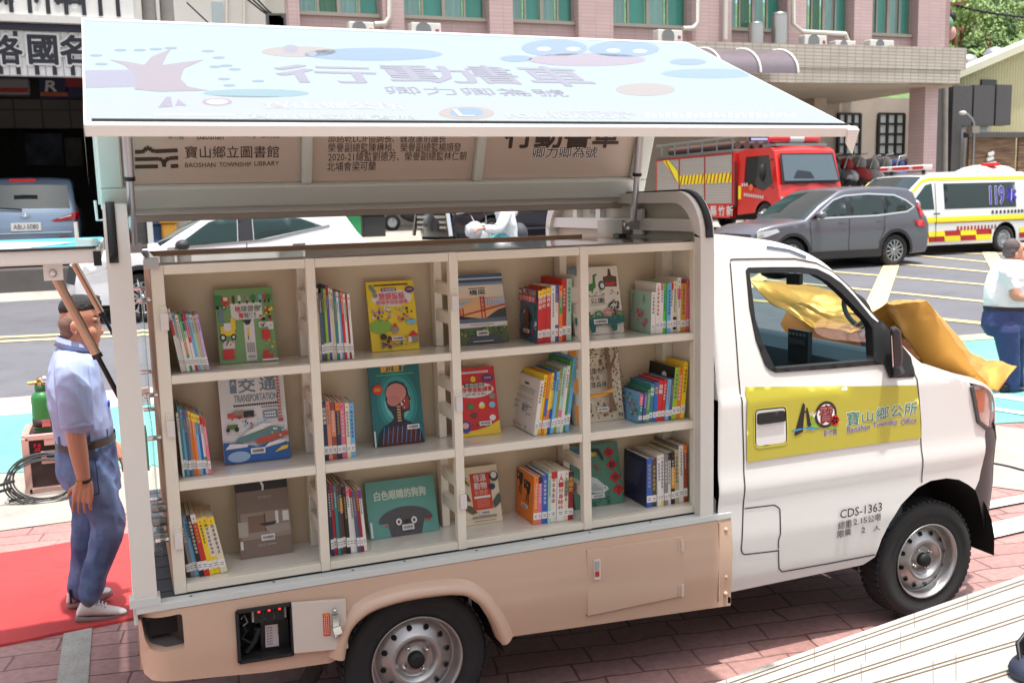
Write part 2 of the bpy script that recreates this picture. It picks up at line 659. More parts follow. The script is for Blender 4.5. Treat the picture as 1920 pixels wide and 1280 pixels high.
# ================================================================== ground
def strip(name, near, far, m, lift, n=10, kind='structure', x_ext=None):
 """a sheet on the ground between two lines, each a list of ground points from west to east"""
 mb = MB()
 P = []
 for a, b in zip(near, far):
  P.append([(a[0] + (b[0] - a[0]) * k / n, a[1] + (b[1] - a[1]) * k / n, gz(a[1] + (b[1] - a[1]) * k / n) + lift) for k in range(n + 1)])
 mb.grid(P, m, False)
 o = mb.build(name)
 tag(o, kind=kind)
 return o
mb = MB()
ys = [-30, -8, 0, 2, 4, 6, 8, 10, 12, 14.7, 15.9, 16.7, 20, 26, 34, 60, 120, 400]
mb.grid([[(x, y, gz(y) if y < 60 else gz(60)) for y in ys] for x in (-400, -120, -60, -20, 0, 20, 60, 140, 400)], MATS['brick_paving'], False)
tag(mb.build('ground'), kind='structure')
def line_y(p1, p2):
 a, b = gpx(*p1), gpx(*p2)
 s = (b.y - a.y) / (b.x - a.x)
 return lambda x: a.y + s * (x - a.x)
XS = [-60, -20, -6, -3, 0, 4, 8, 12, 20, 40, 90]
teal_lo = line_y((0, 888), (270, 876))
teal_hi = line_y((0, 781), (1868, 636))
white_hi = line_y((0, 768), (270, 762))
road_hi = line_y((0, 524), (100, 520))
f_lo = lambda x: min(teal_lo(x), 5.45) if x > 2 else teal_lo(x)
f_hi = lambda x: teal_hi(x)
# cream forecourt edge (south of the teal lane)
strip('cycle_lane', [(x, f_lo(x)) for x in XS], [(x, f_hi(x)) for x in XS], MATS['teal_coating'], .008)
strip('road_edge_line', [(x, f_hi(x) + .01) for x in XS if x <= 4], [(x, f_hi(x) + .42) for x in XS if x <= 4], MATS['white_marking'], .010)
strip('gutter', [(x, f_hi(x) + .44) for x in XS if x <= 4], [(x, f_hi(x) + .8) for x in XS if x <= 4], MATS['pink_kerb'], .010)
strip('road_edge_line', [(x, f_hi(x) + .02) for x in XS if x >= 4], [(x, f_hi(x) + .34) for x in XS if x >= 4], MATS['yellow_marking'], .012)
strip('road', [(x, f_hi(x) + (.8 if x <= 4 else .3)) for x in XS], [(x, 15.75) for x in XS], MATS['asphalt'], .006)
strip('apron', [(x, (15.75) - .02) for x in XS], [(x, 62) for x in XS], MATS['concrete'], .005, 60)
def ground_line(name, pts, wd, m, lift=.016):
 """painted line through ground points"""
 mb = MB()
 P = [Vector((p[0], p[1], 0)) for p in pts]
 Q = []
 for i in range(len(P) - 1):
  k = max(2, int((P[i + 1] - P[i]).length / .8))
  Q += [P[i].lerp(P[i + 1], j / k) for j in range(k)]
 Q.append(P[-1])
 rows = []
 for i, p in enumerate(Q):
  d = (Q[min(i + 1, len(Q) - 1)] - Q[max(i - 1, 0)]).normalized()
  s = Vector((-d.y, d.x, 0)) * wd / 2
  rows.append([(q.x, q.y, gz(q.y) + lift) for q in (p + s, p - s)])
 mb.grid(rows, m, False)
 tag(mb.build(name), kind='structure')
def gl(a, b, wd, m, e0=0.0, e1=0.0, name='road_marking', lift=.016):
 p, q = gpx(*a), gpx(*b)
 d = (q - p).normalized()
 ground_line(name, [p - d * e0, q + d * e1], wd, MATS[m], lift)
gl((0, 634), (270, 622), .13, 'yellow_marking', 30, 3.0)
gl((0, 642), (270, 629.5), .13, 'yellow_marking', 30, 3.0)
gl((0, 553), (270, 543), .2, 'white_marking', 30, 4)
for a, b in (((1708, 475), (1889, 477)), ((1729.5, 481), (1858.6, 493)), ((1677, 495), (1852, 511)), ((1603.5, 514), (1846, 535)), ((1637, 546), (1852, 567.5)), ((1769, 601), (1858, 610)), ((1411, 564), (1431, 566))):
 gl(a, b, .16, 'yellow_marking', 4.0 if a[0] > 1620 else 1.5, 8, lift=.018)
gl((1672.6, 495), (1646.5, 561), .32, 'yellow_marking', 1.0, 1.5, lift=.021)
gl((1857, 478), (1866, 494), .32, 'yellow_marking', .5, 3, lift=.021)
gl((1437, 515), (1413, 530), .3, 'yellow_marking', 1.0, 2, lift=.021)
# forecourt markings at the right
gl((1862, 742), (1925, 752), .22, 'pale_blue_paint', 0, 1.5, 'forecourt_marking')
gl((1840, 765), (1925, 778), .14, 'pale_blue_paint', 0, 1.5, 'forecourt_marking')
strip('forecourt', [(-8, 3.55), (-1.45, 3.75), (0, 3.8)], [(-8, f_lo(-8) - .01), (-1.45, f_lo(-1.45) - .01), (0, f_lo(0) - .01)], MATS['concrete'], .006)
strip('forecourt', [tuple(gpx(1800, 905).xy), tuple(gpx(1990, 930).xy)], [tuple(gpx(1800, 790).xy), tuple(gpx(1990, 815).xy)], MATS['concrete'], .006)
gl((1800, 960), (1960, 930), .12, 'white_marking', 0, 1, 'forecourt_marking')
gl((1800, 1012), (1960, 975), .2, 'white_marking', 0, 1, 'forecourt_marking')
# white terrazzo strip between the paving slabs
p1, p2 = gpx(143, 1186), gpx(135, 1290)
ground_line('paving_strip', [p1 + Vector((.01, .25, 0)), p2, p2 + (p2 - p1) * 4], .135, MATS['terrazzo_strip'], .006)
# red carpet
mb = MB()
c0, c1 = gpx(0, 1212), gpx(258, 1160)
d0, d1 = gpx(0, 1040), gpx(240, 1003)
u = (c1 - c0)
u2 = (d1 - d0)
P = []
for i in range(31):
 t = -1.6 + 5.2 * i / 30
 a = c0 + u * t
 b = d0 + u2 * t
 P.append([(a.x + (b.x - a.x) * k / 12, a.y + (b.y - a.y) * k / 12, .010 + .0025 * math.sin(i * 1.7 + k) + (.004 if k in (0, 12) else 0)) for k in range(13)])
mb.grid(P, MATS['red_carpet_cloth'])
mb.add([p for r_ in P for p in (r_[0], (r_[0][0], r_[0][1] - .006, .001))], [(2 * i, 2 * i + 2, 2 * i + 3, 2 * i + 1) for i in range(30)], MATS['red_carpet_cloth'])
tag(mb.build('red_carpet'), 'long red carpet laid across the paving behind the truck', 'carpet')
# ------------------------------------------------------------------ granite steps at the lower right
def step_pt(i, x, y):
 return px(x, y, Z=.22 + .11 * i)
g_lines = [((1740, 1150), (1920, 1087)), ((1740, 1178), (1920, 1117)), ((1740, 1212), (1920, 1153)), ((1740, 1250), (1920, 1197)), ((1740, 1303), (1920, 1247)), ((1740, 1372), (1920, 1312))]
mb = MB()
gr = MB()
def on(l, x, dy=0):
 (x0, y0), (x1, y1) = l
 return y0 + (y1 - y0) * (x - x0) / (x1 - x0) + dy
xs = [-700, -200, 300, 800, 1120, 1300, 1480, 1640, 1800, 1960, 2160]
for i, l in enumerate(g_lines):
 far = [step_pt(i, x, on(l, x, -10)) for x in xs]
 if i + 1 < len(g_lines):
  z1 = .22 + .11 * (i + 1)
  near = []
  for x in xs:
   p = step_pt(i + 1, x, on(g_lines[i + 1], x, -10))
   near.append(Vector((p.x, p.y, .22 + .11 * i)))
 else:
  near = [p + Vector((-.2, -6.6, 0)) for p in far]
 for k in range(len(xs) - 1):
  mb.poly([near[k], near[k + 1], far[k + 1], far[k]], MATS['granite'])
  low = .22 + .11 * (i - 1) if i else 0
  mb.poly([far[k], far[k + 1], Vector((*far[k + 1].xy, low)), Vector((*far[k].xy, low))], MATS['granite'])
 # anti-slip grooves near the nosing: one pair to a tread
 for dy in (0, 7):
  for k in range(len(xs) - 1):
   a, b = step_pt(i, xs[k], on(l, xs[k], dy)), step_pt(i, xs[k + 1], on(l, xs[k + 1], dy))
   d = (b - a).normalized()
   s = Vector((-d.y, d.x, 0)) * .0035
   up = Vector((0, 0, .0015))
   gr.poly([a - s + up, b - s + up, b + s + up, a + s + up], MATS['groove_dark'])
 # joints across the treads
 for t in [.45 + .55 * random.random() for _ in range(5)]:
  k = int(t * (len(xs) - 1))
  f_ = t * (len(xs) - 1) - k
  a = far[k].lerp(far[k + 1], f_)
  b = near[k].lerp(near[k + 1], f_ + .02)
  s = Vector((.0022, 0, 0))
  up = Vector((0, 0, .0012))
  gr.poly([a - s + up, b - s + up, b + s + up, a + s + up], MATS['joint_dark'])
st = mb.build('granite_steps')
tag(st, 'pale speckled granite steps with paired anti-slip grooves, beside the front wheel', 'steps')
gr.build('anti_slip_grooves', st)
# dark bag whose rounded end stands on the steps at the very edge
th = empty('sky_blocker', (0, -14, 0), 'plain pale wall added out of view behind the viewpoint to block low sky light', 'building')  # unseen wall, added behind the viewpoint to hold back light from the low sky
mb = MB()
mb.box(-30, 30, -16, -12, 0, 9, MATS['white_plaster'])
mb.build('wall', th)
b0 = step_pt(4, 1912, 1268)
t = empty('shoulder_bag', b0, 'dark navy bag set down on the granite steps at the lower right', 'bag')
mb = MB()
mb.ball(b0 + Vector((.06, -.02, .02)), (.10, .08, .05), mat('bag_navy', (44, 50, 70), .5, var=.1, vscale=30), 16, 10)
mb.build('body', t)
mb = MB()
mb.ball(b0 + Vector((.09, .0, .07)), (.07, .06, .075), mat('bag_black', (24, 25, 30), .5), 14, 10)
mb.build('flap', t)
mb = MB()
mb.tube([b0 + Vector((.0, 0, .05)), b0 + Vector((.02, .03, .09)), b0 + Vector((.07, .04, .12)), b0 + Vector((.12, .0, .06))], .008, MATS['bag_black'], 6)
mb.build('strap', t)
# ================================================================== buildings
# ------ pink tiled office building across the road
YB = 30.0
pb = empty('office_building', (20, YB, 0), 'pink tiled office building with green glazed windows and a cream tiled parapet', 'building')
def fb(x, y, yy=YB):
 return px(x, y, Y=yy)
ztop = 16.0
pxl, pxr = fb(545, 100).x, fb(1772, 60).x
par_t, par_b = 0, 0
# parapet line rises slightly eastwards with the street
zt = lambda x: fb(640, 58).z + (fb(1813, 90).z - fb(640, 58).z) * (x - fb(640, 58).x) / (fb(1813, 90).x - fb(640, 58).x)
win_px = [(562, 718), (758, 918), (962, 1085), (1150, 1298), (1372, 1476), (1512, 1602), (1636, 1722)]
mb = MB()
wx = [(fb(a, 30).x, fb(b, 30).x) for a, b in win_px]
sill = lambda x: fb(640, 22).z + (fb(1680, 62).z - fb(640, 22).z) * (x - fb(640, 22).x) / (fb(1680, 62).x - fb(640, 22).x)
xs_ = [pxl] + [v for p in wx for v in p] + [pxr]
T = MATS['pink_wall_tile']
for a, b in wx:
 mb.box(a, b, YB + .35, YB + .7, zt(a) - .6, sill((a + b) / 2), T)
for i in range(0, len(xs_), 2):
 mb.box(xs_[i], xs_[i + 1], YB + .0, YB + .7, zt(xs_[i]) - .6, ztop, T)
mb.box(pxl, pxr, YB + .02, YB + .7, sill(20) + 3.4, ztop, T)
mb.box(pxr, pxr + .25, YB + .01, YB + 8, zt(pxr) - 1.5, ztop, MATS['pink_wall_tile_side'])
mb.build('wall', pb)
for i, (a, b) in enumerate(wx):
 z0 = sill((a + b) / 2)
 mb = MB()
 F = MATS['window_frame_grey']
 y0 = YB + .42
 mb.box(a - .04, b + .04, YB + .25, YB + .5, z0 - .1, z0 + .02, F)
 mb.box(a, a + .09, y0, y0 + .1, z0, z0 + 3.3, F)
 mb.box(b - .09, b, y0, y0 + .1, z0, z0 + 3.3, F)
 k = 4
 for j in range(1, k):
  q = a + (b - a) * j / k
  wd_ = .07 if j != 2 else .13
  mb.box(q - wd_ / 2, q + wd_ / 2, y0, y0 + .1, z0, z0 + 3.3, F)
 mb.box(a, b, y0, y0 + .1, z0 + 3.2, z0 + 3.4, F)
 w_ = mb.build('window', pb)
 mb = MB()
 for j in range(k):
  q0, q1 = a + (b - a) * j / k, a + (b - a) * (j + 1) / k
  mb.poly([(q0, y0 + .05, z0), (q1, y0 + .05, z0), (q1, y0 + .05, z0 + 3.3), (q0, y0 + .05, z0 + 3.3)], MATS['window_green'])
 mb.build('pane', w_)
 mb = MB()
 for j in range(k):
  q0, q1 = a + (b - a) * j / k + .03, a + (b - a) * (j + 1) / k - .03
  c = ['curtain_grey', 'interior_teal', 'curtain_grey', 'interior_teal'][j]
  if i in (0, 4, 5) and j == 1:
   c = 'curtain_green'
  P = [[(q0 + (q1 - q0) * s_ / 14, YB + .62 + (.04 * math.sin(s_ * 1.9) if c.startswith('curtain') else 0), z0 + 3.3 * r_) for r_ in (0, 1)] for s_ in range(15)]
  mb.grid(P, MATS[c])
 mb.build('curtain', w_)
# parapet / balcony band projecting in front
mb = MB()
q0, q1 = fb(540, 60, YB - 1.4), fb(1813, 90, YB - 1.4)
zb0, zb1 = fb(1300, 128, YB - 1.4), fb(1805, 156, YB - 1.4)
zdn = lambda x: zb1.z + (zb0.z - zb1.z) * (x - zb1.x) / (zb0.x - zb1.x) - .05
G = MATS['cream_grid_tile']
zmid = q1.z - (q1.z - zb1.z) * .62
mb.hexa([(q0.x, YB - 1.4, zmid - .35), (q1.x, YB - 1.4, zmid), (q1.x, YB - 1.0, zmid), (q0.x, YB - 1.0, zmid - .35), (q0.x, YB - 1.4, q0.z), (q1.x, YB - 1.4, q1.z), (q1.x, YB - 1.0, q1.z), (q0.x, YB - 1.0, q0.z)], G)
q2 = q1.x - .28
mb.hexa([(q0.x, YB - 1.37, zb1.z - .45), (q2, YB - 1.37, zb1.z), (q2, YB - 1.0, zb1.z), (q0.x, YB - 1.0, zb1.z - .45), (q0.x, YB - 1.37, zmid - .352), (q2, YB - 1.37, zmid - .004), (q2, YB - 1.0, zmid - .004), (q0.x, YB - 1.0, zmid - .352)], G)
mb.build('parapet', pb)
mb = MB()
mb.box(q0.x, q2, YB - .99, YB + 7.5, zb1.z - .1, zb1.z + .25, MATS['recess_wall'])
mb.build('canopy_slab', pb)
# ground storey: recess with pillar, back wall and gridded windows
mb = MB()
mb.box(fb(560, 200, YB + 6).x, fb(1730, 200, YB + 6).x + 2.2, YB + 6, YB + 6.3, .5, zb1.z + .2, MATS['recess_wall'])
mb.build('recess_wall', pb)
pl0, pl1 = fb(1700, 250, YB - .8), fb(1757, 250, YB - .8)
mb = MB()
mb.box(fb(1733, 250, YB - .8).x, pl1.x, YB - .8, YB + .1, .6, zb1.z - .1, MATS['pink_wall_tile'])
mb.build('pillar', pb)
mb = MB()
mb.box(fb(1527, 200, YB + 4).x, fb(1550, 200, YB + 4).x, YB + 4, YB + 4.8, .6, zb1.z - .1, MATS['recess_wall'])
mb.build('pillar', pb)
for a, b in ((1570, 1612), (1645, 1694)):
 mb = MB()
 A, B = fb(a, 290, YB + 5.95), fb(b, 214, YB + 5.95)
 K = mat('frame_black', (28, 27, 28), .5)
 for j in range(4):
  q = A.x + (B.x - A.x) * j / 3
  mb.box(q - .06, q + .06, YB + 5.84, YB + 5.96, A.z, B.z, K)
 for j in range(5):
  q = A.z + (B.z - A.z) * j / 4
  mb.box(A.x, B.x, YB + 5.85, YB + 5.95, q - .05, q + .05, K)
 w_ = mb.build('window', pb)
 mb = MB()
 mb.poly([(A.x, YB + 5.93, A.z), (B.x, YB + 5.93, A.z), (B.x, YB + 5.93, B.z), (A.x, YB + 5.93, B.z)], mat('frosted_pane', (200, 206, 200), .3))
 mb.build('pane', w_)
# curved awning
mb = MB()
a0, a1 = fb(1200, 110, YB - 3), fb(1496, 122, YB - 3)
rows = []
for i in range(13):
 x = a0.x + (a1.x - a0.x) * i / 12
 zc = fb(1300, 137, YB - 3).z + (fb(1496, 138, YB - 3).z - fb(1300, 137, YB - 3).z) * i / 12
 rows.append([(x, YB - 3 - .0 + 1.5 - 1.5 * math.cos(R(90) * k / 8), zc + 1.0 * math.sin(R(90) * k / 8)) for k in range(9)])
mb.grid(rows, MATS['awning_purple'])
aw = mb.build('awning', pb)
for i in (3, 6, 9, 12):
 mb = MB()
 mb.tube([Vector(p) + Vector((0, -.03, .02)) for p in rows[i]], .05, MATS['ac_white'], 6)
 mb.build('awning_rib', aw)
mb = MB()
mb.tube([rows[8][0], (rows[8][0][0], YB - 2.9, 1.0)], .04, MATS['rust'], 6)
mb.build('awning_post', aw)
# things standing on the parapet ledge
def ac_unit(x0, x1, y0, y1, label):
 a, b = fb(x0, y1, YB - .9), fb(x1, y0, YB - .9)
 t = empty('air_conditioner', ((a.x + b.x) / 2, YB - .7, a.z), label, 'air conditioner', 'outdoor air conditioning units on the parapet')
 mb = MB()
 mb.box(a.x, b.x, YB - .9, YB - .5, a.z - .25, b.z, MATS['ac_white'])
 mb.build('casing', t, bevel=.03)
 mb = MB()
 cx = a.x + (b.x - a.x) * .4
 cz = a.z + (b.z - a.z) * .42
 rr = min((b.x - a.x) * .33, (b.z - a.z) * .62)
 mb.lathe([(rr * .15, -.01), (rr * .9, -.012), (rr, .01)], (cx, YB - .905, cz), (0, -1, 0), MATS['dark_cladding'], 20)
 for k in range(-4, 5):
  mb.box(cx - math.sqrt(max(rr * rr - (k * rr / 4.5) ** 2, 0)), cx + math.sqrt(max(rr * rr - (k * rr / 4.5) ** 2, 0)), YB - .93, YB - .915, cz + k * rr / 4.5 - .015, cz + k * rr / 4.5 + .015, MATS['steel_grey'])
 mb.build('fan_grille', t)
 mb = MB()
 mb.box(b.x - (b.x - a.x) * .2, b.x - (b.x - a.x) * .08, YB - .912, YB - .9, a.z + .1, b.z - .2, mat('red_mark', (150, 60, 70), .6))
 mb.build('badge', t)
ac_unit(655, 701, 42, 62, 'white air conditioner with a red badge, leftmost on the cream parapet')
ac_unit(772, 827, 44, 66, 'white air conditioner, second from the left on the cream parapet')
ac_unit(1234, 1280, 57, 77, 'white air conditioner beside a bent cream pipe above the awning')
ac_unit(1509, 1551, 67, 86, 'white air conditioner under a bent cream pipe right of the tall steel tank')
ac_unit(1567, 1605, 77, 88, 'low half hidden white air conditioner between two taller units')
ac_unit(1632, 1677, 76, 89, 'white air conditioner, rightmost on the cream parapet')
for (x0, x1, y0, y1, lb) in ((1405, 1430, 42, 80, 'short steel water tank standing on the parapet'), (1448, 1474, 23, 82, 'tall narrow steel water tank standing on the parapet')):
 a, b = fb(x0, y1, YB - .6), fb(x1, y0, YB - .6)
 t = empty('water_tank', ((a.x + b.x) / 2, YB - .6, a.z), lb, 'water tank', 'steel water tanks on the parapet')
 r_ = (b.x - a.x) / 2
 mb = MB()
 mb.lathe([(r_ * .98, -.2), (r_, .1), (r_, (b.z - a.z) * .9)], (a.x + r_, YB - .6, a.z), (0, 0, 1), MATS['tank_steel'], 20)
 mb.build('shell', t)
 mb = MB()
 mb.lathe([(r_ * 1.03, (b.z - a.z) * .88), (r_ * 1.03, (b.z - a.z) * .93), (r_ * .4, (b.z - a.z)), (0.001, (b.z - a.z))], (a.x + r_, YB - .6, a.z), (0, 0, 1), MATS['steel_grey'], 20)
 mb.build('lid', t)
mb = MB()
for pts in (((731, 0), (731, 32), (722, 45), (702, 46)), ((1311, 0), (1309, 42), (1300, 53), (1281, 54)), ((1486, 0), (1487, 45), (1505, 60), (1585, 64), (1590, 78)), ((1362, 0), (1360, 75))):
 P = [fb(x, y - (200 if y == 0 else 0), YB - .25) for x, y in pts]
 mb = MB()
 mb.tube(P, .09, MATS['pipe_cream'], 8)
 mb.build('drain_pipe', pb)
# clutter under the canopy beside the pillar
t = empty('parked_scooters', fb(1640, 340, YB + 4), 'row of parked scooters and covered goods in the shade under the canopy', 'scooters')
for i in range(7):
 c = fb(1560 + i * 24, 322 + 3 * (i % 2), YB + 3.5)
 mb = MB()
 K = [MATS['sign_black'], MATS['steel_grey'], mat('cloth_red', (150, 44, 40), .7), mat('tarp_grey', (142, 140, 138), .7), MATS['dark_cladding'], mat('tarp_blue', (52, 60, 110), .7), MATS['garage_dark']][i]
 mb.ball(c + Vector((0, 0, -.2)), (.55, .8, .42), K, 10, 7)
 mb.ball(c + Vector((.1, .1, .35)), (.3, .5, .35), [K, MATS['cloth_red'], MATS['tarp_grey'], MATS['tarp_grey'], MATS['tarp_grey'], K, K][i], 9, 6)
 mb.lathe([(.1, -.05), (.32, -.06), (.32, .06), (.1, .05)], c + Vector((-.2, -.6, -.6)), (.3, 1, 0), MATS['wire_black'], 14)
 mb.tube([c + Vector((-.3, -.3, .2)), c + Vector((-.1, -.3, .75)), c + Vector((.3, -.3, .8))], .04, MATS['steel_grey'], 6)
 mb.build('scooter', t)
# ------ cream shed, dark clad entrance and timber fence at the right
YC = 36.0
fc = lambda x, y, yy=YC: px(x, y, Y=yy)
cs = empty('metal_shed', fc(1850, 300), 'cream corrugated metal shed with a sloping roof behind the dark entrance', 'building')
mb = MB()
rib = .0
A, B = fc(1786, 145), fc(2150, -10)
x0, x1 = fc(1760, 200).x, B.x
top = lambda x: A.z + (B.z - A.z) * (x - A.x) / (B.x - A.x)
P = []
k = 150
for i in range(k + 1):
 x = x0 + (x1 - x0) * i / k
 P.append([(x, YC - (.06 if i % 2 else 0), .5), (x, YC - (.06 if i % 2 else 0), top(x))])
mb.grid(P, MATS['corrugated_cream'], False)
mb.build('wall', cs)
mb = MB()
mb.hexa([(x0, YC - .5, top(x0) - .1), (x1, YC - .5, top(x1) - .1), (x1, YC + .5, top(x1) - .1), (x0, YC + .5, top(x0) - .1), (x0, YC - .5, top(x0) + .28), (x1, YC - .5, top(x1) + .28), (x1, YC + .5, top(x1) + .28), (x0, YC + .5, top(x0) + .28)], mat('shed_roof', (206, 204, 180), .5))
mb.build('roof', cs)
mb = MB()
for (q, r_) in (((1865, 108), .55), ((1815, 122), .5)):
 c = fc(q[0], q[1] - 4, YC + 1)
 mb.lathe([(r_, -.4), (r_, .1), (r_ * .7, .35), (.01, .45)], c, (0, 0, 1), MATS['tank_steel'], 14)
mb.build('roof_vent', cs)
mb = MB()
A, B = fc(1840, 160, YC - .1), fc(1868, 150, YC - .1)
mb.box(A.x, B.x, YC - .15, YC - .02, A.z - .2, B.z, MATS['dark_cladding'])
mb.build('window', cs)
YD = 34.0
ep = empty('entrance_screen', fc(1800, 300, YD), 'dark grey panelled entrance screen with a white door right of the pink pillar', 'building')
for (a, b, y0, y1) in ((1750, 1778, 165, 330), (1778.5, 1820, 162, 330), (1820.5, 1862, 161, 236), (1862.5, 1894, 160, 235)):
 A, B = fc(a, y1, YD), fc(b, y0, YD)
 mb = MB()
 z0_ = .6 if y1 == 330 else A.z
 xr = B.x if y1 != 330 or a < 1770 else fc(1797, 300, YD).x
 mb.box(A.x, xr, YD - .05 * (a % 3), YD + .5, z0_, B.z, MATS['dark_cladding'])
 if a == 1778.5:
  mb.box(xr, B.x, YD - .05 * (a % 3), YD + .5, fc(1800, 236, YD).z, B.z, MATS['dark_cladding'])
 mb.build('panel', ep)
mb = MB()
A, B = fc(1797, 330, YD + .2), fc(1815, 237, YD + .2)
mb.box(A.x, B.x, YD + .2, YD + .3, .6, B.z, MATS['sign_white'])
mb.build('door', ep)
mb = MB()
A, B = fc(1828, 257, YD + .2), fc(1856, 236, YD + .2)
mb.box(A.x, B.x, YD + .2, YD + .3, A.z, B.z, MATS['sign_white'])
mb.build('panel', ep)
fe = empty('timber_fence', fc(1860, 320, YD - .4), 'brown timber board fence behind the ambulance', 'fence')
for (a, b, y0) in ((1815, 1905, 258), (1908, 1990, 258)):
 A, B = fc(a, 320, YD - .4), fc(b, y0, YD - .4)
 mb = MB()
 n = 9
 for j in range(n):
  z0_ = .6 + (B.z - .6) * j / n
  mb.box(A.x, B.x, YD - .4 - .015 * (j % 2), YD - .3, z0_ + .012, .6 + (B.z - .6) * (j + 1) / n, MATS['timber_board'])
 mb.build('board_panel', fe)
mb = MB()
A, B = fc(1812, 258, YD - .4), fc(1990, 252, YD - .4)
mb.box(A.x, B.x, YD - .55, YD - .2, A.z, A.z + .25, MATS['dark_cladding'])
mb.build('cap_rail', fe)
mb = MB()
for (a, b, y) in ((1852, 1862, 291), (1850, 1861, 300), (1840, 1866, 310)):
 A, B = fc(a, y, YD - .5), fc(b, y + 4, YD - .5)
 mb.bar((A.x, YD - .52, A.z), (B.x, YD - .52, A.z + .1), .1, .16, MATS['sign_white'])
mb.build('white_mark', fe)
# street lamp
lp0 = fc(1826, 255, YD - 1)
t = empty('street_lamp', (lp0.x, YD - 1, .9), 'thin grey wall lamp on a curved arm in front of the white door', 'street lamp')
mb = MB()
mb.tube([fc(x, y, YD - 1) for x, y in ((1826, 255), (1826, 232), (1822, 222), (1813, 214), (1806, 212))], .06, MATS['steel_grey'], 8)
mb.build('arm', t)
mb = MB()
mb.ball(fc(1805, 212, YD - 1), (.18, .18, .1), MATS['sign_white'], 10, 6)
mb.build('lamp_head', t)
mb = MB()
A, B = fc(1817, 250, YD - 1), fc(1831, 237, YD - 1)
mb.box(A.x, B.x, YD - 1.2, YD - .8, A.z, B.z, MATS['window_frame_grey'])
mb.tube([(lp0.x, YD - 1, A.z), (lp0.x, YD - 1, .9)], .06, MATS['steel_grey'], 8)
mb.build('pole', t)
# ------ utility pole with transformer and hanging cable next to the pink building
t = empty('utility_pole', fc(1770, 90, YB + 2), 'cluttered utility pole with rusty brackets at the corner of the pink building', 'utility pole')
mb = MB()
mb.tube([fc(1771, 400, YB + 2), fc(1773, -120, YB + 2)], .14, MATS['pole_grey'], 10)
mb.build('pole', t)
mb = MB()
for a, b in (((1770, 52), (1806, 55)), ((1772, 10), (1812, 4)), ((1771, 30), (1790, 32))):
 mb.bar(fc(*a, YB + 2), fc(*b, YB + 2), .12, .12, MATS['rust'])
mb.tube([fc(1790, 85, YB + 2), fc(1790, 55, YB + 2)], .12, MATS['rust'], 8)
mb.build('bracket', t)
mb = MB()
for (x, y, r_, m_) in ((1785, 33, .2, 'wire_black'), (1775, 20, .18, 'rust'), (1777, 45, .25, 'curtain_green'), (1782, 62, .25, 'pink_kerb')):
 mb.ball(fc(x, y, YB + 2), (r_, r_, r_ * 1.3), MATS[m_], 9, 6)
mb.build('transformer', t)
t = empty('overhead_cable', fc(1850, 20, YB + 2), 'sagging black overhead cable against the white sky', 'cable')
mb = MB()
P = []
for i in range(41):
 s_ = i / 40
 x = 1774 + 300 * s_
 y = 5 + 85 * s_ - 62 * s_ * s_ + (1.2 if i % 2 else 0)
 if s_ > .4:
  y -= 40 * (s_ - .4) ** 2
 P.append(fc(x, y, YB + 2))
mb.tube(P, .045, MATS['wire_black'], 6)
mb.build('wire', t)
mb = MB()
for p in P[3:]:
 mb.ball(p, .075, MATS['wire_black'], 6, 4)
mb.build('clip', t)
# ------ hill with trees
def _hill(t, tc):
 n = noisef(t, tc.outputs['Object'], .06, 8)
 n2 = noisef(t, tc.outputs['Object'], .5, 6)
 c = mixc(t, maprange(t, n, .35, .65, 0, 1), lin((66, 96, 50)), lin((112, 140, 76)))
 c = mixc(t, maprange(t, n2, .35, .7, 0, .7), c, lin((50, 76, 44)))
 return c, n2, .6
node_mat('hill_green', _hill, .9)
def hillz(x, y):
 return 2 + max(0, (y - 44)) * .268 + 3.0 * noise.noise(Vector((x * .03, y * .03, 0))) + 1.2 * noise.noise(Vector((x * .1, y * .1, 3)))
mb = MB()
mb.grid([[(x, y, hillz(x, y)) for y in [44 + 9 * k for k in range(26)]] for x in [20 + 8 * i for i in range(52)]], MATS['hill_green'])
tag(mb.build('hill'), kind='structure')
def hill_hit(x, y):
 d = ray(x, y)
 t = 55.0
 while t < 420:
  p = CAMC + d * t
  if p.z < hillz(p.x, p.y) and p.y > 44:
   return p
  t += .5
 return CAMC + d * 300
leafm = [mat('leaf_light', (138, 160, 92), .7), mat('leaf_mid', (112, 138, 78), .7), mat('leaf_dark', (80, 106, 64), .7)]
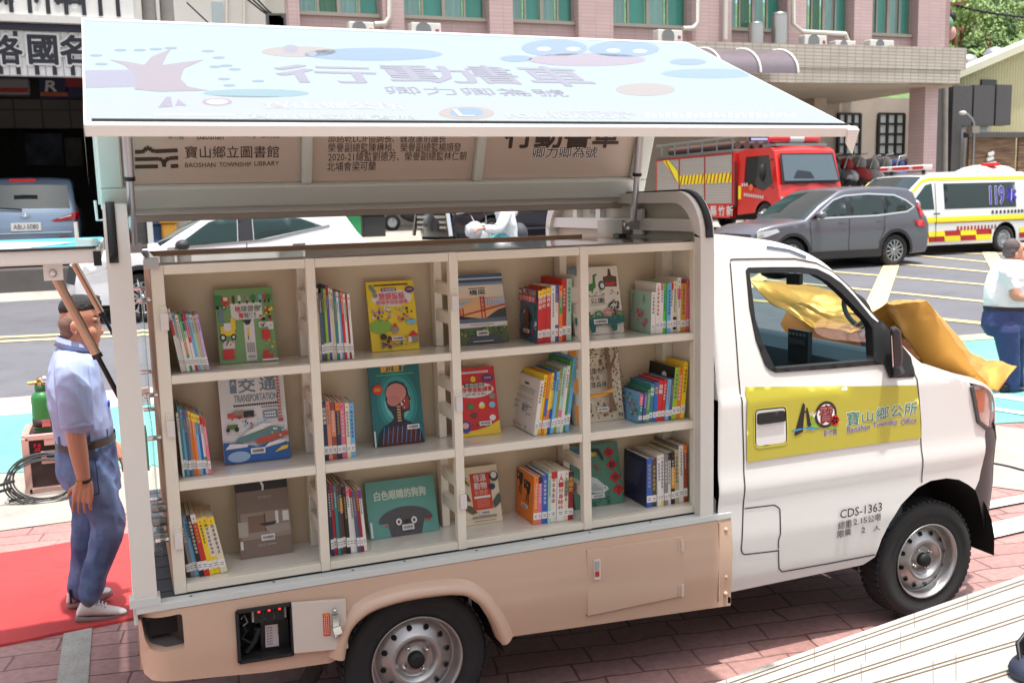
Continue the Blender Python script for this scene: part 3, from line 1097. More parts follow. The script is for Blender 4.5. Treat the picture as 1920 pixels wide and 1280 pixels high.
def tree(x, y, zg, h, rad, label, seed, tone=0):
 rnd = random.Random(seed)
 t = empty('broadleaf_tree', (x, y, zg), label, 'tree', 'trees on the hillside')
 mb = MB()
 mb.tube([(x, y, zg), (x + .1 * h * rnd.uniform(-1, 1) * .3, y, zg + h * .5), (x, y, zg + h * .8)], [h * .035, h * .025, h * .01], MATS['rust'], 6)
 for k in range(4):
  a = rnd.uniform(0, 6.28)
  mb.tube([(x, y, zg + h * .4), (x + math.cos(a) * rad * .6, y + math.sin(a) * rad * .6, zg + h * rnd.uniform(.6, .85))], [h * .018, h * .006], MATS['rust'], 5)
 mb.build('trunk', t)
 mb = MB()
 cl = [(Vector((x, y, zg + h * .68)), rad)]
 for k in range(9):
  a = rnd.uniform(0, 6.28)
  q = rnd.uniform(.35, .8) * rad
  cl.append((Vector((x + math.cos(a) * q, y + math.sin(a) * q, zg + h * rnd.uniform(.42, .92))), rad * rnd.uniform(.32, .55)))
 for c, r_ in cl[1:]:
  for k in range(170):
   d = Vector((rnd.gauss(0, 1), rnd.gauss(0, 1), rnd.gauss(0, 1))).normalized()
   p = c + d * r_ * rnd.uniform(.55, 1.08)
   s = rad * rnd.uniform(.035, .085)
   u_ = (d + Vector((rnd.gauss(0, .6), rnd.gauss(0, .6), rnd.gauss(0, .6)))).orthogonal().normalized()
   v_ = u_.cross(d + Vector((rnd.gauss(0, .5), rnd.gauss(0, .5), rnd.gauss(0, .5)))).normalized()
   mb.add([p - u_ * s, p - v_ * s * .7, p + u_ * s, p + v_ * s * .7], [(0, 1, 2, 3)], leafm[min(2, max(0, tone + rnd.choice((-1, 0, 0, 1))))])
 mb.build('crown', t)
TL = [(1838, 92, 95, 13, 6.5, 1, 'bright rounded tree in the middle of the hillside, above the shed roof'),
 (1800, 108, 90, 11, 5.5, 0, 'pale green tree right of the utility pole'),
 (1875, 88, 100, 10, 5, 2, 'dark green tree behind the shed roof vents'),
 (1908, 80, 100, 11, 6, 0, 'light green tree at the right end of the hillside'),
 (1855, 108, 85, 7, 4, 1, 'low tree just over the shed roof ridge'),
 (1822, 60, 170, 11, 7, 1, 'small far tree high on the hill left of centre'),
 (1860, 50, 190, 10, 7, 2, 'dark far tree under the hill crest'),
 (1895, 42, 210, 12, 8, 2, 'tall dark tree standing on the hill crest against the sky'),
 (1925, 58, 180, 11, 8, 1, 'far tree on the upper slope at the right edge'),
 (1795, 72, 170, 12, 8, 1, 'far tree on the upper slope beside the utility pole')]
for i, (x, y, Y, h, r_, tone, lb) in enumerate(TL):
 p = hill_hit(x, y + (14 if y > 75 else 4))
 tree(p.x, p.y, p.z - .3, h * .85, r_ * .8, lb, 40 + i, tone)
rnd = random.Random(77)
mb = MB()
for _ in range(1500):
 p = hill_hit(rnd.uniform(1755, 1945), rnd.uniform(38, 150))
 r_ = rnd.uniform(.7, 2.4) * (.6 + p.y / 160)
 k0 = rnd.choice((0, 1, 1, 2, 2))
 for k in range(16):
  d = Vector((rnd.gauss(0, 1), rnd.gauss(0, 1), abs(rnd.gauss(0, 1)))).normalized()
  q = p + d * r_ * rnd.uniform(.5, 1)
  s_ = r_ * rnd.uniform(.2, .42)
  u_ = (d + Vector((rnd.gauss(0, .7), rnd.gauss(0, .7), rnd.gauss(0, .7)))).orthogonal().normalized()
  v_ = u_.cross(d).normalized()
  mb.add([q - u_ * s_, q - v_ * s_ * .7, q + u_ * s_, q + v_ * s_ * .7], [(0, 1, 2, 3)], leafm[min(2, max(0, k0 + rnd.choice((-1, 0, 0, 1))))])
tag(mb.build('wood'), 'mixed green woodland covering the hillside at the upper right', 'woodland', kind='stuff')
# ------ white building and poles left of the pink one
YW = 33.0
wb = empty('white_building', fc(420, 30, YW), 'white rendered building with a narrow window behind the utility poles', 'building')
mb = MB()
A, B = fc(250, 60, YW), fc(500, 60, YW)
mb.box(A.x, B.x, YW, YW + 6, .6, ztop, MATS['white_plaster'])
mb.box(B.x, fc(553, 60, YW).x, YW + .8, YW + 6, .6, ztop, MATS['white_plaster'])
mb.build('wall', wb)
mb = MB()
A, B = fc(400, 55, YW - .05), fc(417, 4, YW - .05)
mb.box(A.x, B.x, YW - .06, YW + .02, A.z, B.z, mat('pane_grey', (160, 172, 174), .15))
mb.build('window', wb)
mb = MB()
for x in (425, 458):
 mb.tube([fc(x, 70, YW - .1), fc(x, -150, YW - .1)], .05, MATS['pipe_cream'], 6)
mb.build('drain_pipe', wb)
YP = 22.0
for (x0, x1, lb) in ((266, 294, 'wider grey concrete utility pole left of its twin, above the hatch'), (300, 327, 'round grey concrete utility pole right of its twin, above the hatch')):
 A, B = px(x0, 30, Y=YP), px(x1, 30, Y=YP)
 t = empty('concrete_pole', ((A.x + B.x) / 2, YP, gz(YP)), lb, 'utility pole', 'concrete poles behind the truck')
 r_ = (B.x - A.x) / 2
 mb = MB()
 mb.tube([((A.x + B.x) / 2, YP, gz(YP)), ((A.x + B.x) / 2, YP, 9)], [r_ * 1.08, r_ * .95], MATS['pole_grey'], 18)
 mb.build('shaft', t)
 mb = MB()
 for z in (5.4, 6.3):
  mb.lathe([(r_ * 1.0, -.04), (r_ * 1.08, -.04), (r_ * 1.08, .04), (r_ * 1.0, .04)], ((A.x + B.x) / 2, YP, z), (0, 0, 1), MATS['steel_grey'], 18)
 mb.build('band', t)
t = empty('meter_cluster', px(515, 45, Y=29.5), 'tangle of wires and meter boxes on the corner of the pink building', 'wiring')
mb = MB()
for k in range(7):
 p = px(506 + 4 * k, 38 + 4 * (k % 3), Y=29.4)
 mb.box(p.x - .1, p.x + .1, 29.35, 29.6, p.z - .2, p.z + .2, [MATS['dark_cladding'], MATS['steel_grey'], MATS['rust']][k % 3])
mb.build('meter_box', t)
mb = MB()
for k in range(3):
 mb.tube([px(440 + 12 * k, -20, Y=29.4), px(490 + 6 * k, 20, Y=29.4), px(510 + 5 * k, 34, Y=29.4)], .03, MATS['wire_black'], 5)
mb.tube([px(350, 5, Y=29.4), px(400, 52, Y=29.4)], .025, MATS['wire_black'], 5)
mb.build('wire', t)
# ------ garage at the left with lettered fascia
YG = 16.6
fg = lambda x, y, yy=YG: px(x, y, Y=yy)
gb = empty('garage_building', fg(60, 400), 'open fronted car workshop with black and white lettered fascia boards', 'building')
xl, xr = fg(-260, 100).x, fg(262, 100).x
mb = MB()
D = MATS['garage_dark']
zf = 1.16
z_op = fg(80, 137).z
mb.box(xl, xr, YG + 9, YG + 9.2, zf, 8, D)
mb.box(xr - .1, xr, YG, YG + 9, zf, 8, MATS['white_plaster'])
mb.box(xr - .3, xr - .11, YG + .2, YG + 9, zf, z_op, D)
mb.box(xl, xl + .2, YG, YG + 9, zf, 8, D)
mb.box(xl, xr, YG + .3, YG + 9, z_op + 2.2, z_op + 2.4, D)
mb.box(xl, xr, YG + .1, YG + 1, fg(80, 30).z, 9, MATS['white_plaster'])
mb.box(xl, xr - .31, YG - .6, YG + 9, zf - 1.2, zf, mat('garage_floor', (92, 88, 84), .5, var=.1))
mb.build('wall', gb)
mb = MB()
A, B = fg(-30, 240, YG + 6), fg(170, 188, YG + 6)
mb.box(xl, xr - .35, YG + 6, YG + 6.2, A.z, B.z, MATS['garage_tile'])
mb.box(xl, xr - .35, YG + 6.01, YG + 6.19, B.z, B.z + .6, MATS['garage_dark'])
mb.build('back_wall', gb)
# fascia boards
sg = empty('fascia_sign', fg(60, 100, YG - .1), 'white fascia board reading 各國名 in bold black on black stripes', 'sign')
mb = MB()
A, B = fg(-200, 137, YG - .1), fg(162, 57, YG - .1)
zb_, zt_ = A.z, fg(60, 58, YG - .1).z
mb.box(xl, xr, YG - .1, YG + .08, zb_, zt_, MATS['sign_white'])
mb.build('board', sg)
mb = MB()
mb.box(xl, xr, YG - .16, YG + .09, zt_ + .004, fg(60, 46, YG - .1).z, MATS['sign_band_dark'])
mb.build('band', sg)
mb = MB()
for x in (-30, 2, 35, 70, 103, 137):
 a = fg(x, 137, YG - .11)
 mb.box(a.x - .035, a.x + .035, YG - .118, YG - .1, zb_ + .02, zt_ - .02, MATS['sign_black'])
for x in (18, 52, 86, 120, 153):
 a = fg(x, 137, YG - .11)
 mb.box(a.x - .006, a.x + .006, YG - .106, YG - .1, zb_, zt_, MATS['steel_grey'])
mb.build('stripe', sg)
mb = MB()
for ch, x0_, x1_ in (('各', -2, 38), ('國', 56, 104), ('名', 116, 160)):
 A, B = fg(x0_, 119, YG - .14), fg(x1_, 68, YG - .14)
 g = .03
 put_text(mb, ch, (A.x, YG - .137, A.z), (1, 0, 0), (0, 0, 1), B.x - A.x, B.z - A.z, MATS['sign_black'], .035)
lt = MB()
for ch, x0_, x1_ in (('各', -2, 38), ('國', 56, 104), ('名', 116, 160)):
 A, B = fg(x0_, 119, YG - .13), fg(x1_, 68, YG - .13)
 put_text(lt, ch, (A.x - .02, YG - .128, A.z - .02), (1, 0, 0), (0, 0, 1), B.x - A.x + .04, B.z - A.z + .04, MATS['sign_white'], .075)
mb.build('lettering', sg)
lt.build('lettering_border', sg)
s2 = empty('upper_sign', fg(60, 20, YG - .15), 'upper white sign board with black stripes and cut off black characters above the workshop', 'sign')
mb = MB()
z0_, z1_ = fg(100, 32, YG - .15).z, 9.3
mb.box(xl, fg(250, 20, YG - .15).x, YG - .2, YG + .09, z0_, z1_, MATS['sign_white'])
mb.build('board', s2)
mb = MB()
for x in (22, 57, 91, 125, 158, 189, 222):
 a = fg(x, 25, YG - .2)
 mb.box(a.x - .035, a.x + .035, YG - .216, YG - .2, z0_ + .04, z1_, MATS['sign_black'])
mb.build('stripe', s2)
mb = MB()
for ch, x0_, x1_ in (('保', -12, 20), ('汽', 64, 108), ('洛', 112, 152)):
 A, B = fg(x0_, 7, YG - .2), fg(x1_, -45, YG - .2)
 put_text(mb, ch, (A.x, YG - .222, A.z), (1, 0, 0), (0, 0, 1), B.x - A.x, B.z - A.z, MATS['sign_black'], .035)
mb.build('lettering', s2)
mb = MB()
mb.box(xl, xr, YG - .3, YG + .1, fg(80, 46, YG - .1).z + .004, z0_ - .004, MATS['white_plaster'])
mb.build('ledge', s2)
# things inside the workshop
pf = YG + 3.0
t = empty('workshop_banner', fg(115, 165, pf), 'dark blue banner with a white letter R over an orange stripe inside the workshop', 'banner')
A, B = fg(76, 184, pf), fg(124, 140, pf)
mb = MB()
mb.box(A.x, B.x, pf, pf + .04, A.z, B.z, mat('banner_blue', (40, 46, 78), .7))
mb.box(A.x, B.x, pf - .01, pf, A.z + .04, A.z + .12, mat('banner_orange', (170, 90, 50), .7))
mb.build('cloth', t)
mb = MB()
A2, B2 = fg(85, 171, pf - .02), fg(114, 152, pf - .02)
put_text(mb, 'R', (A2.x, pf - .02, A2.z), (1, 0, 0), (.15, 0, 1), B2.x - A2.x - .1, B2.z - A2.z, MATS['sign_white'], .05)
mb.build('lettering', t)
t = empty('workshop_flag', fg(145, 165, pf), 'blue flag with a red cross band hung inside the workshop', 'flag')
A, B = fg(125, 184, pf), fg(165, 140, pf)
mb = MB()
mb.box(A.x, B.x, pf, pf + .04, A.z, B.z, MATS['banner_blue'])
zc = (A.z + B.z) / 2
mb.box(A.x, B.x, pf - .01, pf, zc - .02, zc + .28, mat('banner_red', (150, 48, 52), .7))
mb.box(A.x, B.x, pf - .02, pf - .01, zc + .3, zc + .36, MATS['sign_white'])
mb.build('cloth', t)
t = empty('wall_heater', fg(20, 165, pf), 'white wall unit with a red stripe inside the workshop', 'appliance')
A, B = fg(-30, 180, pf), fg(56, 150, pf)
mb = MB()
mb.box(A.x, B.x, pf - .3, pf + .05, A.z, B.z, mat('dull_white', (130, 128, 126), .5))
mb.build('casing', t, bevel=.04)
mb = MB()
A, B = fg(-30, 173, pf - .3), fg(52, 166, pf - .3)
mb.box(A.x, B.x, pf - .32, pf - .301, A.z, B.z, MATS['cloth_red'])
mb.build('stripe', t)
t = empty('wall_poster', fg(100, 280, YG + 8), 'pale poster with bluish patches deep inside the workshop', 'poster')
A, B = fg(50, 310, YG + 8.5), fg(115, 250, YG + 8.5)
mb = MB()
mb.box(A.x, B.x, YG + 8.5, YG + 8.55, A.z, B.z, mat('poster_blue', (96, 112, 130), .6, var=.5, vscale=3))
mb.build('sheet', t)
t = empty('notice_board', fg(140, 285, YG + 8), 'narrow upright grey notice board deep inside the workshop', 'board')
A, B = fg(124, 312, YG + 8.4), fg(152, 258, YG + 8.4)
mb = MB()
mb.box(A.x, B.x, YG + 8.4, YG + 8.45, A.z, B.z, mat('notice_grey', (120, 122, 118), .6, var=.2, vscale=4))
mb.build('sheet', t)
# small things along the far kerb seen over the shelves
def yard_box(name, x0, x1, y0, y1, yy, rgb, label, cat):
 A, B = px(x0, y1, Y=yy), px(x1, y0, Y=yy)
 t = empty(name, ((A.x + B.x) / 2, yy, gz(yy)), label, cat)
 mb = MB()
 mb.box(A.x, B.x, yy, yy + 1, gz(yy), B.z - .12, mat(name + '_paint', rgb, .6, var=.08))
 mb.build('body', t, bevel=.04)
 mb = MB()
 mb.box(A.x - .05, B.x + .05, yy - .05, yy + 1.05, B.z - .115, B.z, mat(name + '_lid', [v * .8 for v in rgb], .6))
 mb.build('lid', t, bevel=.02)
yard_box('green_bin', 628, 676, 394, 405, 24.5, (40, 140, 84), 'green wheeled bin standing across the road behind the white car', 'bin')
yard_box('dark_crate', 680, 722, 396, 408, 25.5, (44, 46, 46), 'dark crate standing right of the green bin', 'crate')
yard_box('blue_container', 236, 315, 411, 440, 19.0, (70, 110, 170), 'blue container at the far kerb beyond the white car', 'container')
yard_box('yellow_box', 304, 330, 408, 435, 18.5, (214, 160, 60), 'yellow box beside the blue container at the far kerb', 'box')
# ================================================================== the book truck
mat('cab_white', (220, 220, 216), .32, 0, .6)
mat('skirt_beige', (198, 168, 145), .36, 0, .35, var=.03, vscale=2)
mat('post_cream', (214, 212, 204), .4, 0, .15)
mat('rail_white', (206, 212, 210), .3, .25)
mat('door_grey', (205, 196, 184), .4)
mat('rubber', (26, 27, 28), .65)
mat('seam', (58, 54, 50), .8)
mat('tyre_rubber', (38, 38, 39), .82, bump=.1, bscale=60)
mat('rim_steel', (176, 174, 172), .34, .75)
mat('hole_black', (8, 8, 8), .9)
mat('chassis_black', (20, 19, 18), .85)
mat('deck_grey', (66, 70, 76), .6, var=.1, vscale=12)
mat('chrome', (215, 214, 212), .12, 1.0)
mat('band_lime', (180, 172, 58), .3, 0, .4)
mat('ink_black', (34, 31, 30), .6)
mat('ink_brown', (66, 50, 40), .6)
mat('ink_green', (40, 120, 84), .5)
mat('ink_white', (232, 230, 225), .5)
mat('ink_lilac', (222, 216, 226), .5)
mat('panel_inner', (204, 188, 172), .55, var=.03)
mat('frame_pale', (212, 218, 208), .4)
mat('dash_teal', (44, 60, 70), .45)
mat('dash_dark', (34, 42, 48), .6)
mat('gold_cloth', (206, 152, 66), .42, .45, var=.05, vscale=5)
mat('ink_red', (188, 36, 30), .5)
mat('ink_blue', (60, 140, 190), .5)
mat('ink_leaf', (120, 176, 60), .5)
glass('windscreen', (205, 226, 226), .05)
glass('clear_plastic', (236, 240, 238), .06)
glass('lamp_lens', (244, 236, 232), .06)
mat('lamp_amber', (226, 120, 50), .4)
W_ = MATS['cab_white']
truck = empty('book_truck', (1.0, .82, 0), 'white mobile library truck with a raised printed side wing and beige skirt', 'truck')
YW_ = 1.65      # overall width of the body
def cabys(x, z):
 y = 0.0
 if z < .5:
  y += .03 * (.5 - z) / .15
 if z > 1.25:
  y += .012 + .115 * max(0, (z - 1.25) / .6) ** 1.25
 if x > 2.85:
  y += 1.35 * (x - 2.85) ** 2
 y -= .012 * math.exp(-((z - .84) / .05) ** 2)
 y += .010 * math.exp(-((z - .50) / .06) ** 2)
 return y
def cs(x, y):
 d = ray(x, y)
 t, best = 3.2, None
 while t < 7:
  p = CAMC + d * t
  g = p.y - cabys(p.x, p.z)
  if best is None or g > best[0]:
   best = (g, p)
  if g >= 0:
   return p
  t += .002
 return best[1]
def xz(pts, f=cs):
 return [(f(x, y).x, f(x, y).z) for x, y in pts]
def side(off=0.0, far=False):
 if far:
  return lambda x, z: Vector((x, YW_ + .03 - cabys(x, z) + off, z))
 return lambda x, z: Vector((x, cabys(x, z) - off, z))
# ---- profile of the cab seen from the side
PROF = [(1.395, 1.925), (1.50, 1.942), (1.60, 1.947), (1.755, 1.937), (1.87, 1.912), (1.98, 1.87), (2.09, 1.805), (2.197, 1.70), (2.33, 1.547), (2.443, 1.432), (2.583, 1.303), (2.70, 1.272), (2.80, 1.232), (2.95, 1.19), (3.08, 1.12), (3.15, 1.03), (3.19, .93), (3.21, .80), (3.21, .52), (3.17, .36)]
def smooth2(pts, k=4):
 out = []
 n = len(pts)
 for i in range(n - 1):
  p0, p1, p2, p3 = Vector(pts[max(i - 1, 0)]), Vector(pts[i]), Vector(pts[i + 1]), Vector(pts[min(i + 2, n - 1)])
  for j in range(k):
   t = j / k
   out.append(tuple(.5 * ((2 * p1) + (p2 - p0) * t + (2 * p0 - 5 * p1 + 4 * p2 - p3) * t * t + (3 * p1 - p0 - 3 * p2 + p3) * t ** 3)))
 out.append(tuple(pts[-1]))
 return out
PS = smooth2(PROF[:10], 3)[:-1] + smooth2(PROF[9:], 3)
def normals2(p):
 out = []
 for i in range(len(p)):
  a, b = Vector(p[max(i - 1, 0)]), Vector(p[min(i + 1, len(p) - 1)])
  d = (b - a).normalized()
  out.append(Vector((d.y, -d.x)))       # inward (down / back)
 return out
NS = normals2(PS)
rad = lambda x: .055 if x < 2.2 else (.055 - .035 * min(1, (x - 2.2) / .4) if x < 2.9 else .02)
INS = [(p[0] + n.x * rad(p[0]), p[1] + n.y * rad(p[0])) for p, n in zip(PS, NS)]
head_edge = [(2.853, 1.181), (2.909, .997), (2.99, .949)]
bump_edge = [(2.976, .796), (2.946, .69), (2.913, .646)]
arch = [(2.861, .682), (2.80, .715), (2.72, .733), (2.618, .733), (2.535, .708), (2.438, .638), (2.375, .555), (2.335, .475), (2.305, .385)]
top_in = [p for p in INS if p[0] < 2.853]
outline = [(1.395, .345)] + [(1.395, 1.2)] + top_in + head_edge + bump_edge + arch + [(2.24, .355)]
WIN_IN = xz([(1404, 512), (1450, 511), (1499, 511), (1527, 515), (1551, 527.5), (1576, 549), (1597, 570.6), (1625, 601), (1633, 614), (1636, 675), (1545, 682.5), (1456, 690), (1450, 686), (1428, 641), (1414.5, 598)])
WIN_OUT = xz([(1397.6, 507.6), (1402, 501.4), (1450, 500.5), (1502, 500.5), (1530, 503.6), (1554, 515), (1576, 530.6), (1600, 555), (1633, 595), (1646, 605), (1656, 682), (1553, 691), (1453, 698), (1442, 693), (1434, 684), (1416, 635), (1404, 574)])
mb = MB()
skin(mb, outline, [WIN_IN], .035, side(), W_)
skin(mb, outline, [WIN_IN], .05, side(far=True), W_, True)
# roof, pillars, bonnet and nose across the cab
GLASS_A, GLASS_B = 2.06, 2.57
def strip_row(i, far_w=YW_ + .03):
 p, n, q = Vector(PS[i]), NS[i], INS[i]
 r_ = rad(p.x)
 yl = cabys(*q)
 row = []
 for k in range(6):
  f = k / 5 * R(90)
  c = Vector(q) - n * (r_ * math.sin(f))
  row.append((c.x, yl + r_ * (1 - math.cos(f)), c.y))
 cr = .022 if p.x < 2.6 else .035
 fb_ = .13 if p.x > 2.95 else (.05 if p.x > 2.1 else .0)
 for t in (-.86, -.6, -.3, 0, .3, .6, .86):
  hw = (far_w - 2 * (yl + r_)) / 2
  c = p - n * cr * (1 - t * t)
  row.append((c.x + fb_ * (1 - t * t), far_w / 2 + hw * t, c.y))
 for k in range(5, -1, -1):
  f = k / 5 * R(90)
  c = Vector(q) - n * (r_ * math.sin(f))
  row.append((c.x, far_w - yl - r_ * (1 - math.cos(f)), c.y))
 return row
rows = [strip_row(i) for i in range(len(PS))]
nv = len(rows[0])
vs = [p for r_ in rows for p in r_]
wf, gf, bf = [], [], []
for i in range(len(rows) - 1):
 for j in range(nv - 1):
  q = (i * nv + j, i * nv + j + 1, (i + 1) * nv + j + 1, (i + 1) * nv + j)
  xm = (PS[i][0] + PS[i + 1][0]) / 2
  if GLASS_A < xm < GLASS_B and 5 <= j < nv - 6:
   gf.append(q)
  elif PS[i][1] < .94 and xm > 3:
   bf.append(q)
  else:
   wf.append(q)
mb.add(vs, wf, W_, True)
# back wall
mb.add([(1.395, .03, .345), (1.395, YW_ - .01, .345), (1.395, YW_ - .01, 1.25), (1.395, .0, 1.25)], [(0, 3, 2, 1)], W_)
mb.add([(1.395, .0, 1.25), (1.395, YW_ + .01, 1.25), (1.395, YW_ - .14, 1.9), (1.395, .15, 1.9)], [(0, 3, 2, 1)], W_)
cab = mb.build('cab', truck, weld=1e-4, smooth_angle=42)
mb = MB()
mb.add(vs, gf, MATS['windscreen'], True)
mb.build('windscreen', truck, weld=1e-4)
mb = MB()
mb.add(vs, bf, mat('bumper_black', (46, 43, 43), .5), True)
bumper = [(2.99, .949), (3.08, .936), (3.13, .91), (3.19, .80), (3.20, .66), (3.19, .50), (3.13, .40), (3.06, .40), (3.035, .45), (2.99, .52), (2.949, .585), (2.913, .646), (2.946, .69), (2.976, .796)]
skin(mb, bumper, [], .03, side(.002), MATS['bumper_black'])
skin(mb, bumper, [], .05, side(.002, True), MATS['bumper_black'], True)
mb.build('bumper', truck)
# headlight
for far in (False, True):
 mb = MB()
 hl = [(2.853, 1.181), (2.909, .999), (2.99, .951), (3.085, .94), (3.10, 1.0), (3.07, 1.08), (3.02, 1.14), (2.953, 1.188)]
 skin(mb, hl, [], .03, side(.004, far), MATS['lamp_lens'], far)
 h_ = mb.build('headlight', truck)
 mb = MB()
 fn = side(-.02, far)
 skin(mb, hl, [], .03, fn, mat('reflector', (232, 218, 212), .25, .3), far)
 skin(mb, [(2.89, 1.15), (2.925, 1.04), (2.99, 1.03), (2.99, 1.15)], [], .03, side(-.012, far), MATS['lamp_amber'], far)
 mb.build('reflector', h_)
 mb = MB()
 for a, b in zip(hl[:3], hl[1:3]):
  mb.bar(side(.006, far)(*a), side(.006, far)(*b), .012, .018, MATS['dark_cladding'])
 mb.build('trim', h_)
# ---- near door: seams, window rubber, band, lettering, handle
def ribbon(mb, pts, wd, m, off=.0025, fn=None, closed=False):
 fn = fn or side(off)
 P = dens(pts, .03, closed)
 n = len(P)
 row = []
 for i in range(n):
  a = Vector(P[(i - 1) % n] if closed or i else P[0])
  b = Vector(P[(i + 1) % n] if closed or i < n - 1 else P[-1])
  d = (b - a).normalized()
  s = Vector((-d.y, d.x)) * wd / 2
  q = Vector(P[i])
  row.append([fn(*(q + s)), fn(*(q - s))])
 if closed:
  row.append(row[0])
 mb.grid(row, m, True)
mb = MB()
door_loop = xz([(1459, 1030), (1460, 1065), (1466, 1071), (1550, 1056), (1640, 1039)])
ribbon(mb, door_loop, .006, MATS['seam'])
ribbon(mb, rounded(xz([(1368, 488), (1377, 600), (1384, 700), (1391, 760), (1394, 860), (1393, 953), (1389, 1030), (1393, 1039), (1462, 1031)]), .02)[3:-3], .006, MATS['seam'])
ribbon(mb, xz([(1368, 488), (1372, 486), (1430, 485), (1490, 485), (1530, 493), (1560, 509), (1600, 545), (1650, 603), (1700, 660), (1712, 690), (1722, 740), (1726, 790), (1728, 850), (1728, 904)]), .006, MATS['seam'])
dr = mb.build('door_seam', truck)
mb = MB()
ribbon(mb, rounded(xz([(1393.5, 953), (1452, 946), (1462, 953), (1463, 1000), (1459, 1012), (1459, 1030)]), .012)[3:-3], .006, MATS['seam'])
mb.build('fuel_flap', truck)
mb = MB()
rub = MATS['rubber']
skin(mb, WIN_OUT, [WIN_IN], .03, side(.007), rub)
rim_flange(mb, WIN_IN, .03, side(.007), (0, .05, 0), rub)
rim_flange(mb, WIN_OUT, .03, side(.007), (0, .012, 0), rub, True)
sail = xz([(1634, 606), (1650, 600), (1680, 636), (1705, 668), (1712, 706), (1664, 708), (1655, 684), (1637, 676)])
skin(mb, sail, [], .03, side(.010), mat('sail_black', (40, 41, 42), .55))
mb.build('window_frame', truck)
mb = MB()
skin(mb, WIN_OUT, [WIN_IN], .04, side(.007, True), rub, True)
mb.build('window_frame', truck)
mb = MB()
skin(mb, WIN_IN, [], .1, side(-.01, True), MATS['windscreen'], True)
mb.build('side_window', truck)
band = xz([(1396, 725), (1717, 722), (1723, 770), (1725, 820), (1560, 842), (1399, 866), (1398.5, 800)])
handle_hole = rounded(xz([(1413, 767), (1472, 761), (1474, 830), (1414, 838)]), .025)
mb = MB()
skin(mb, band, [], .03, side(.0065), MATS['band_lime'])
bd = mb.build('door_band', truck)
mb = MB()
skin(mb, handle_hole, [], .02, side(.0085), W_)
ribbon(mb, handle_hole, .012, mat('band_edge', (198, 192, 70), .4), .0085, None, True)
hd = mb.build('handle_recess', truck)
mb = MB()
hb = rounded(xz([(1417, 774), (1468, 768), (1469, 788), (1417, 795)]), .012)
skin(mb, hb, [], .02, side(.018), rub)
rim_flange(mb, hb, .02, side(.018), (0, .02, 0), rub, True)
mb.build('handle', hd)
def on_door(x, y, off=.009):
 p = cs(x, y)
 return Vector((p.x, p.y - off, p.z))
mb = MB()
bk = MB()
def door_text(s, x0, y0, x1, y1, h, m, bold=0.0, outline=None, skew=None):
 a, b = on_door(x0, y0), on_door(x1, y1)
 u = (b - a)
 L = u.length
 u.normalize()
 v = Vector((0, 0, 1))
 put_text(mb, s, a, u, v, L, h, m, bold)
 if outline:
  put_text(bk, s, a + Vector((0, .0012, 0)), u, v, L, h, outline, bold + .05)
door_text('寶', 1585, 798, 1609, 796, .068, MATS['ink_green'], .008, MATS['ink_white'])
door_text('山', 1614, 791, 1635, 788, .052, MATS['ink_green'], .008, MATS['ink_white'])
door_text('鄉', 1640, 788, 1664, 784, .062, MATS['ink_green'], .008, MATS['ink_white'])
door_text('公', 1667, 782, 1690, 779, .058, MATS['ink_green'], .008, MATS['ink_white'])
door_text('所', 1693, 780, 1717, 776, .064, MATS['ink_green'], .008, MATS['ink_white'])
door_text('Baoshan', 1586, 811, 1629, 803.5, .030, mat('ink_violet', (110, 92, 120), .5), .01, MATS['ink_lilac'])
door_text('Township', 1634, 803, 1680, 796.5, .032, MATS['ink_violet'], .01, MATS['ink_lilac'])
door_text('Office', 1686, 795.5, 1716, 790.5, .028, MATS['ink_violet'], .01, MATS['ink_lilac'])
door_text('新竹縣', 1542, 817, 1567, 814, .028, MATS['ink_violet'], .01, MATS['ink_lilac'])
door_text('CDS-1363', 1573, 971, 1651, 956, .042, MATS['ink_black'], .012)
door_text('總重', 1569, 992, 1595, 986, .036, MATS['ink_black'], .004)
door_text('2.15', 1598, 983, 1623, 978, .028, MATS['ink_black'], .01)
door_text('公噸', 1625, 979, 1649, 974, .036, MATS['ink_black'], .004)
door_text('限乘', 1568, 1008, 1594, 1002, .036, MATS['ink_black'], .004)
door_text('2', 1613, 998, 1620, 996.5, .027, MATS['ink_black'], .01)
door_text('人', 1635, 995, 1648, 992, .026, MATS['ink_black'], .004)
# township emblem: leaning towers, hills, ringed 寶, flower
K = MATS['ink_black']
def dp(pts, m, off=.0095):
 mb.poly([on_door(x, y, off) for x, y in pts][::-1], m)
dp([(1503, 754), (1507, 758), (1503, 808), (1489, 816), (1487, 813)], K, .0102)
dp([(1509, 763), (1512, 764), (1519, 797), (1512, 799)], K, .0102)
dp([(1503, 767), (1511, 771), (1511, 774), (1503, 771)], K, .0100)
dp([(1505, 797), (1522, 792), (1545, 793), (1567, 799), (1567, 802), (1540, 801), (1520, 800)], MATS['ink_leaf'])
dp([(1480, 808), (1496, 802), (1516, 800), (1534, 803), (1520, 805), (1505, 803), (1485, 809)], MATS['ink_blue'], .010)
c = on_door(1546, 776, .0096)
mb.disc(c, (0, -1, 0), .062, K, 26)
mb.disc(c + Vector((0, -.0004, 0)), (0, -1, 0), .049, MATS['ink_white'], 26)
put_text(mb, '寶', c + Vector((-.042, -.001, -.046)), (1, 0, 0), (0, 0, 1), .085, .092, mat('ink_maroon', (130, 30, 34), .5), .02)
c = on_door(1562, 787, .0115)
for k in range(5):
 a = k * 2 * math.pi / 5
 mb.disc(c + Vector((.014 * math.cos(a), 0, .014 * math.sin(a))), (0, -1, 0), .014, MATS['ink_red'], 10)
mb.disc(c + Vector((0, -.0004, 0)), (0, -1, 0), .008, mat('ink_darkred', (120, 24, 20), .5), 8)
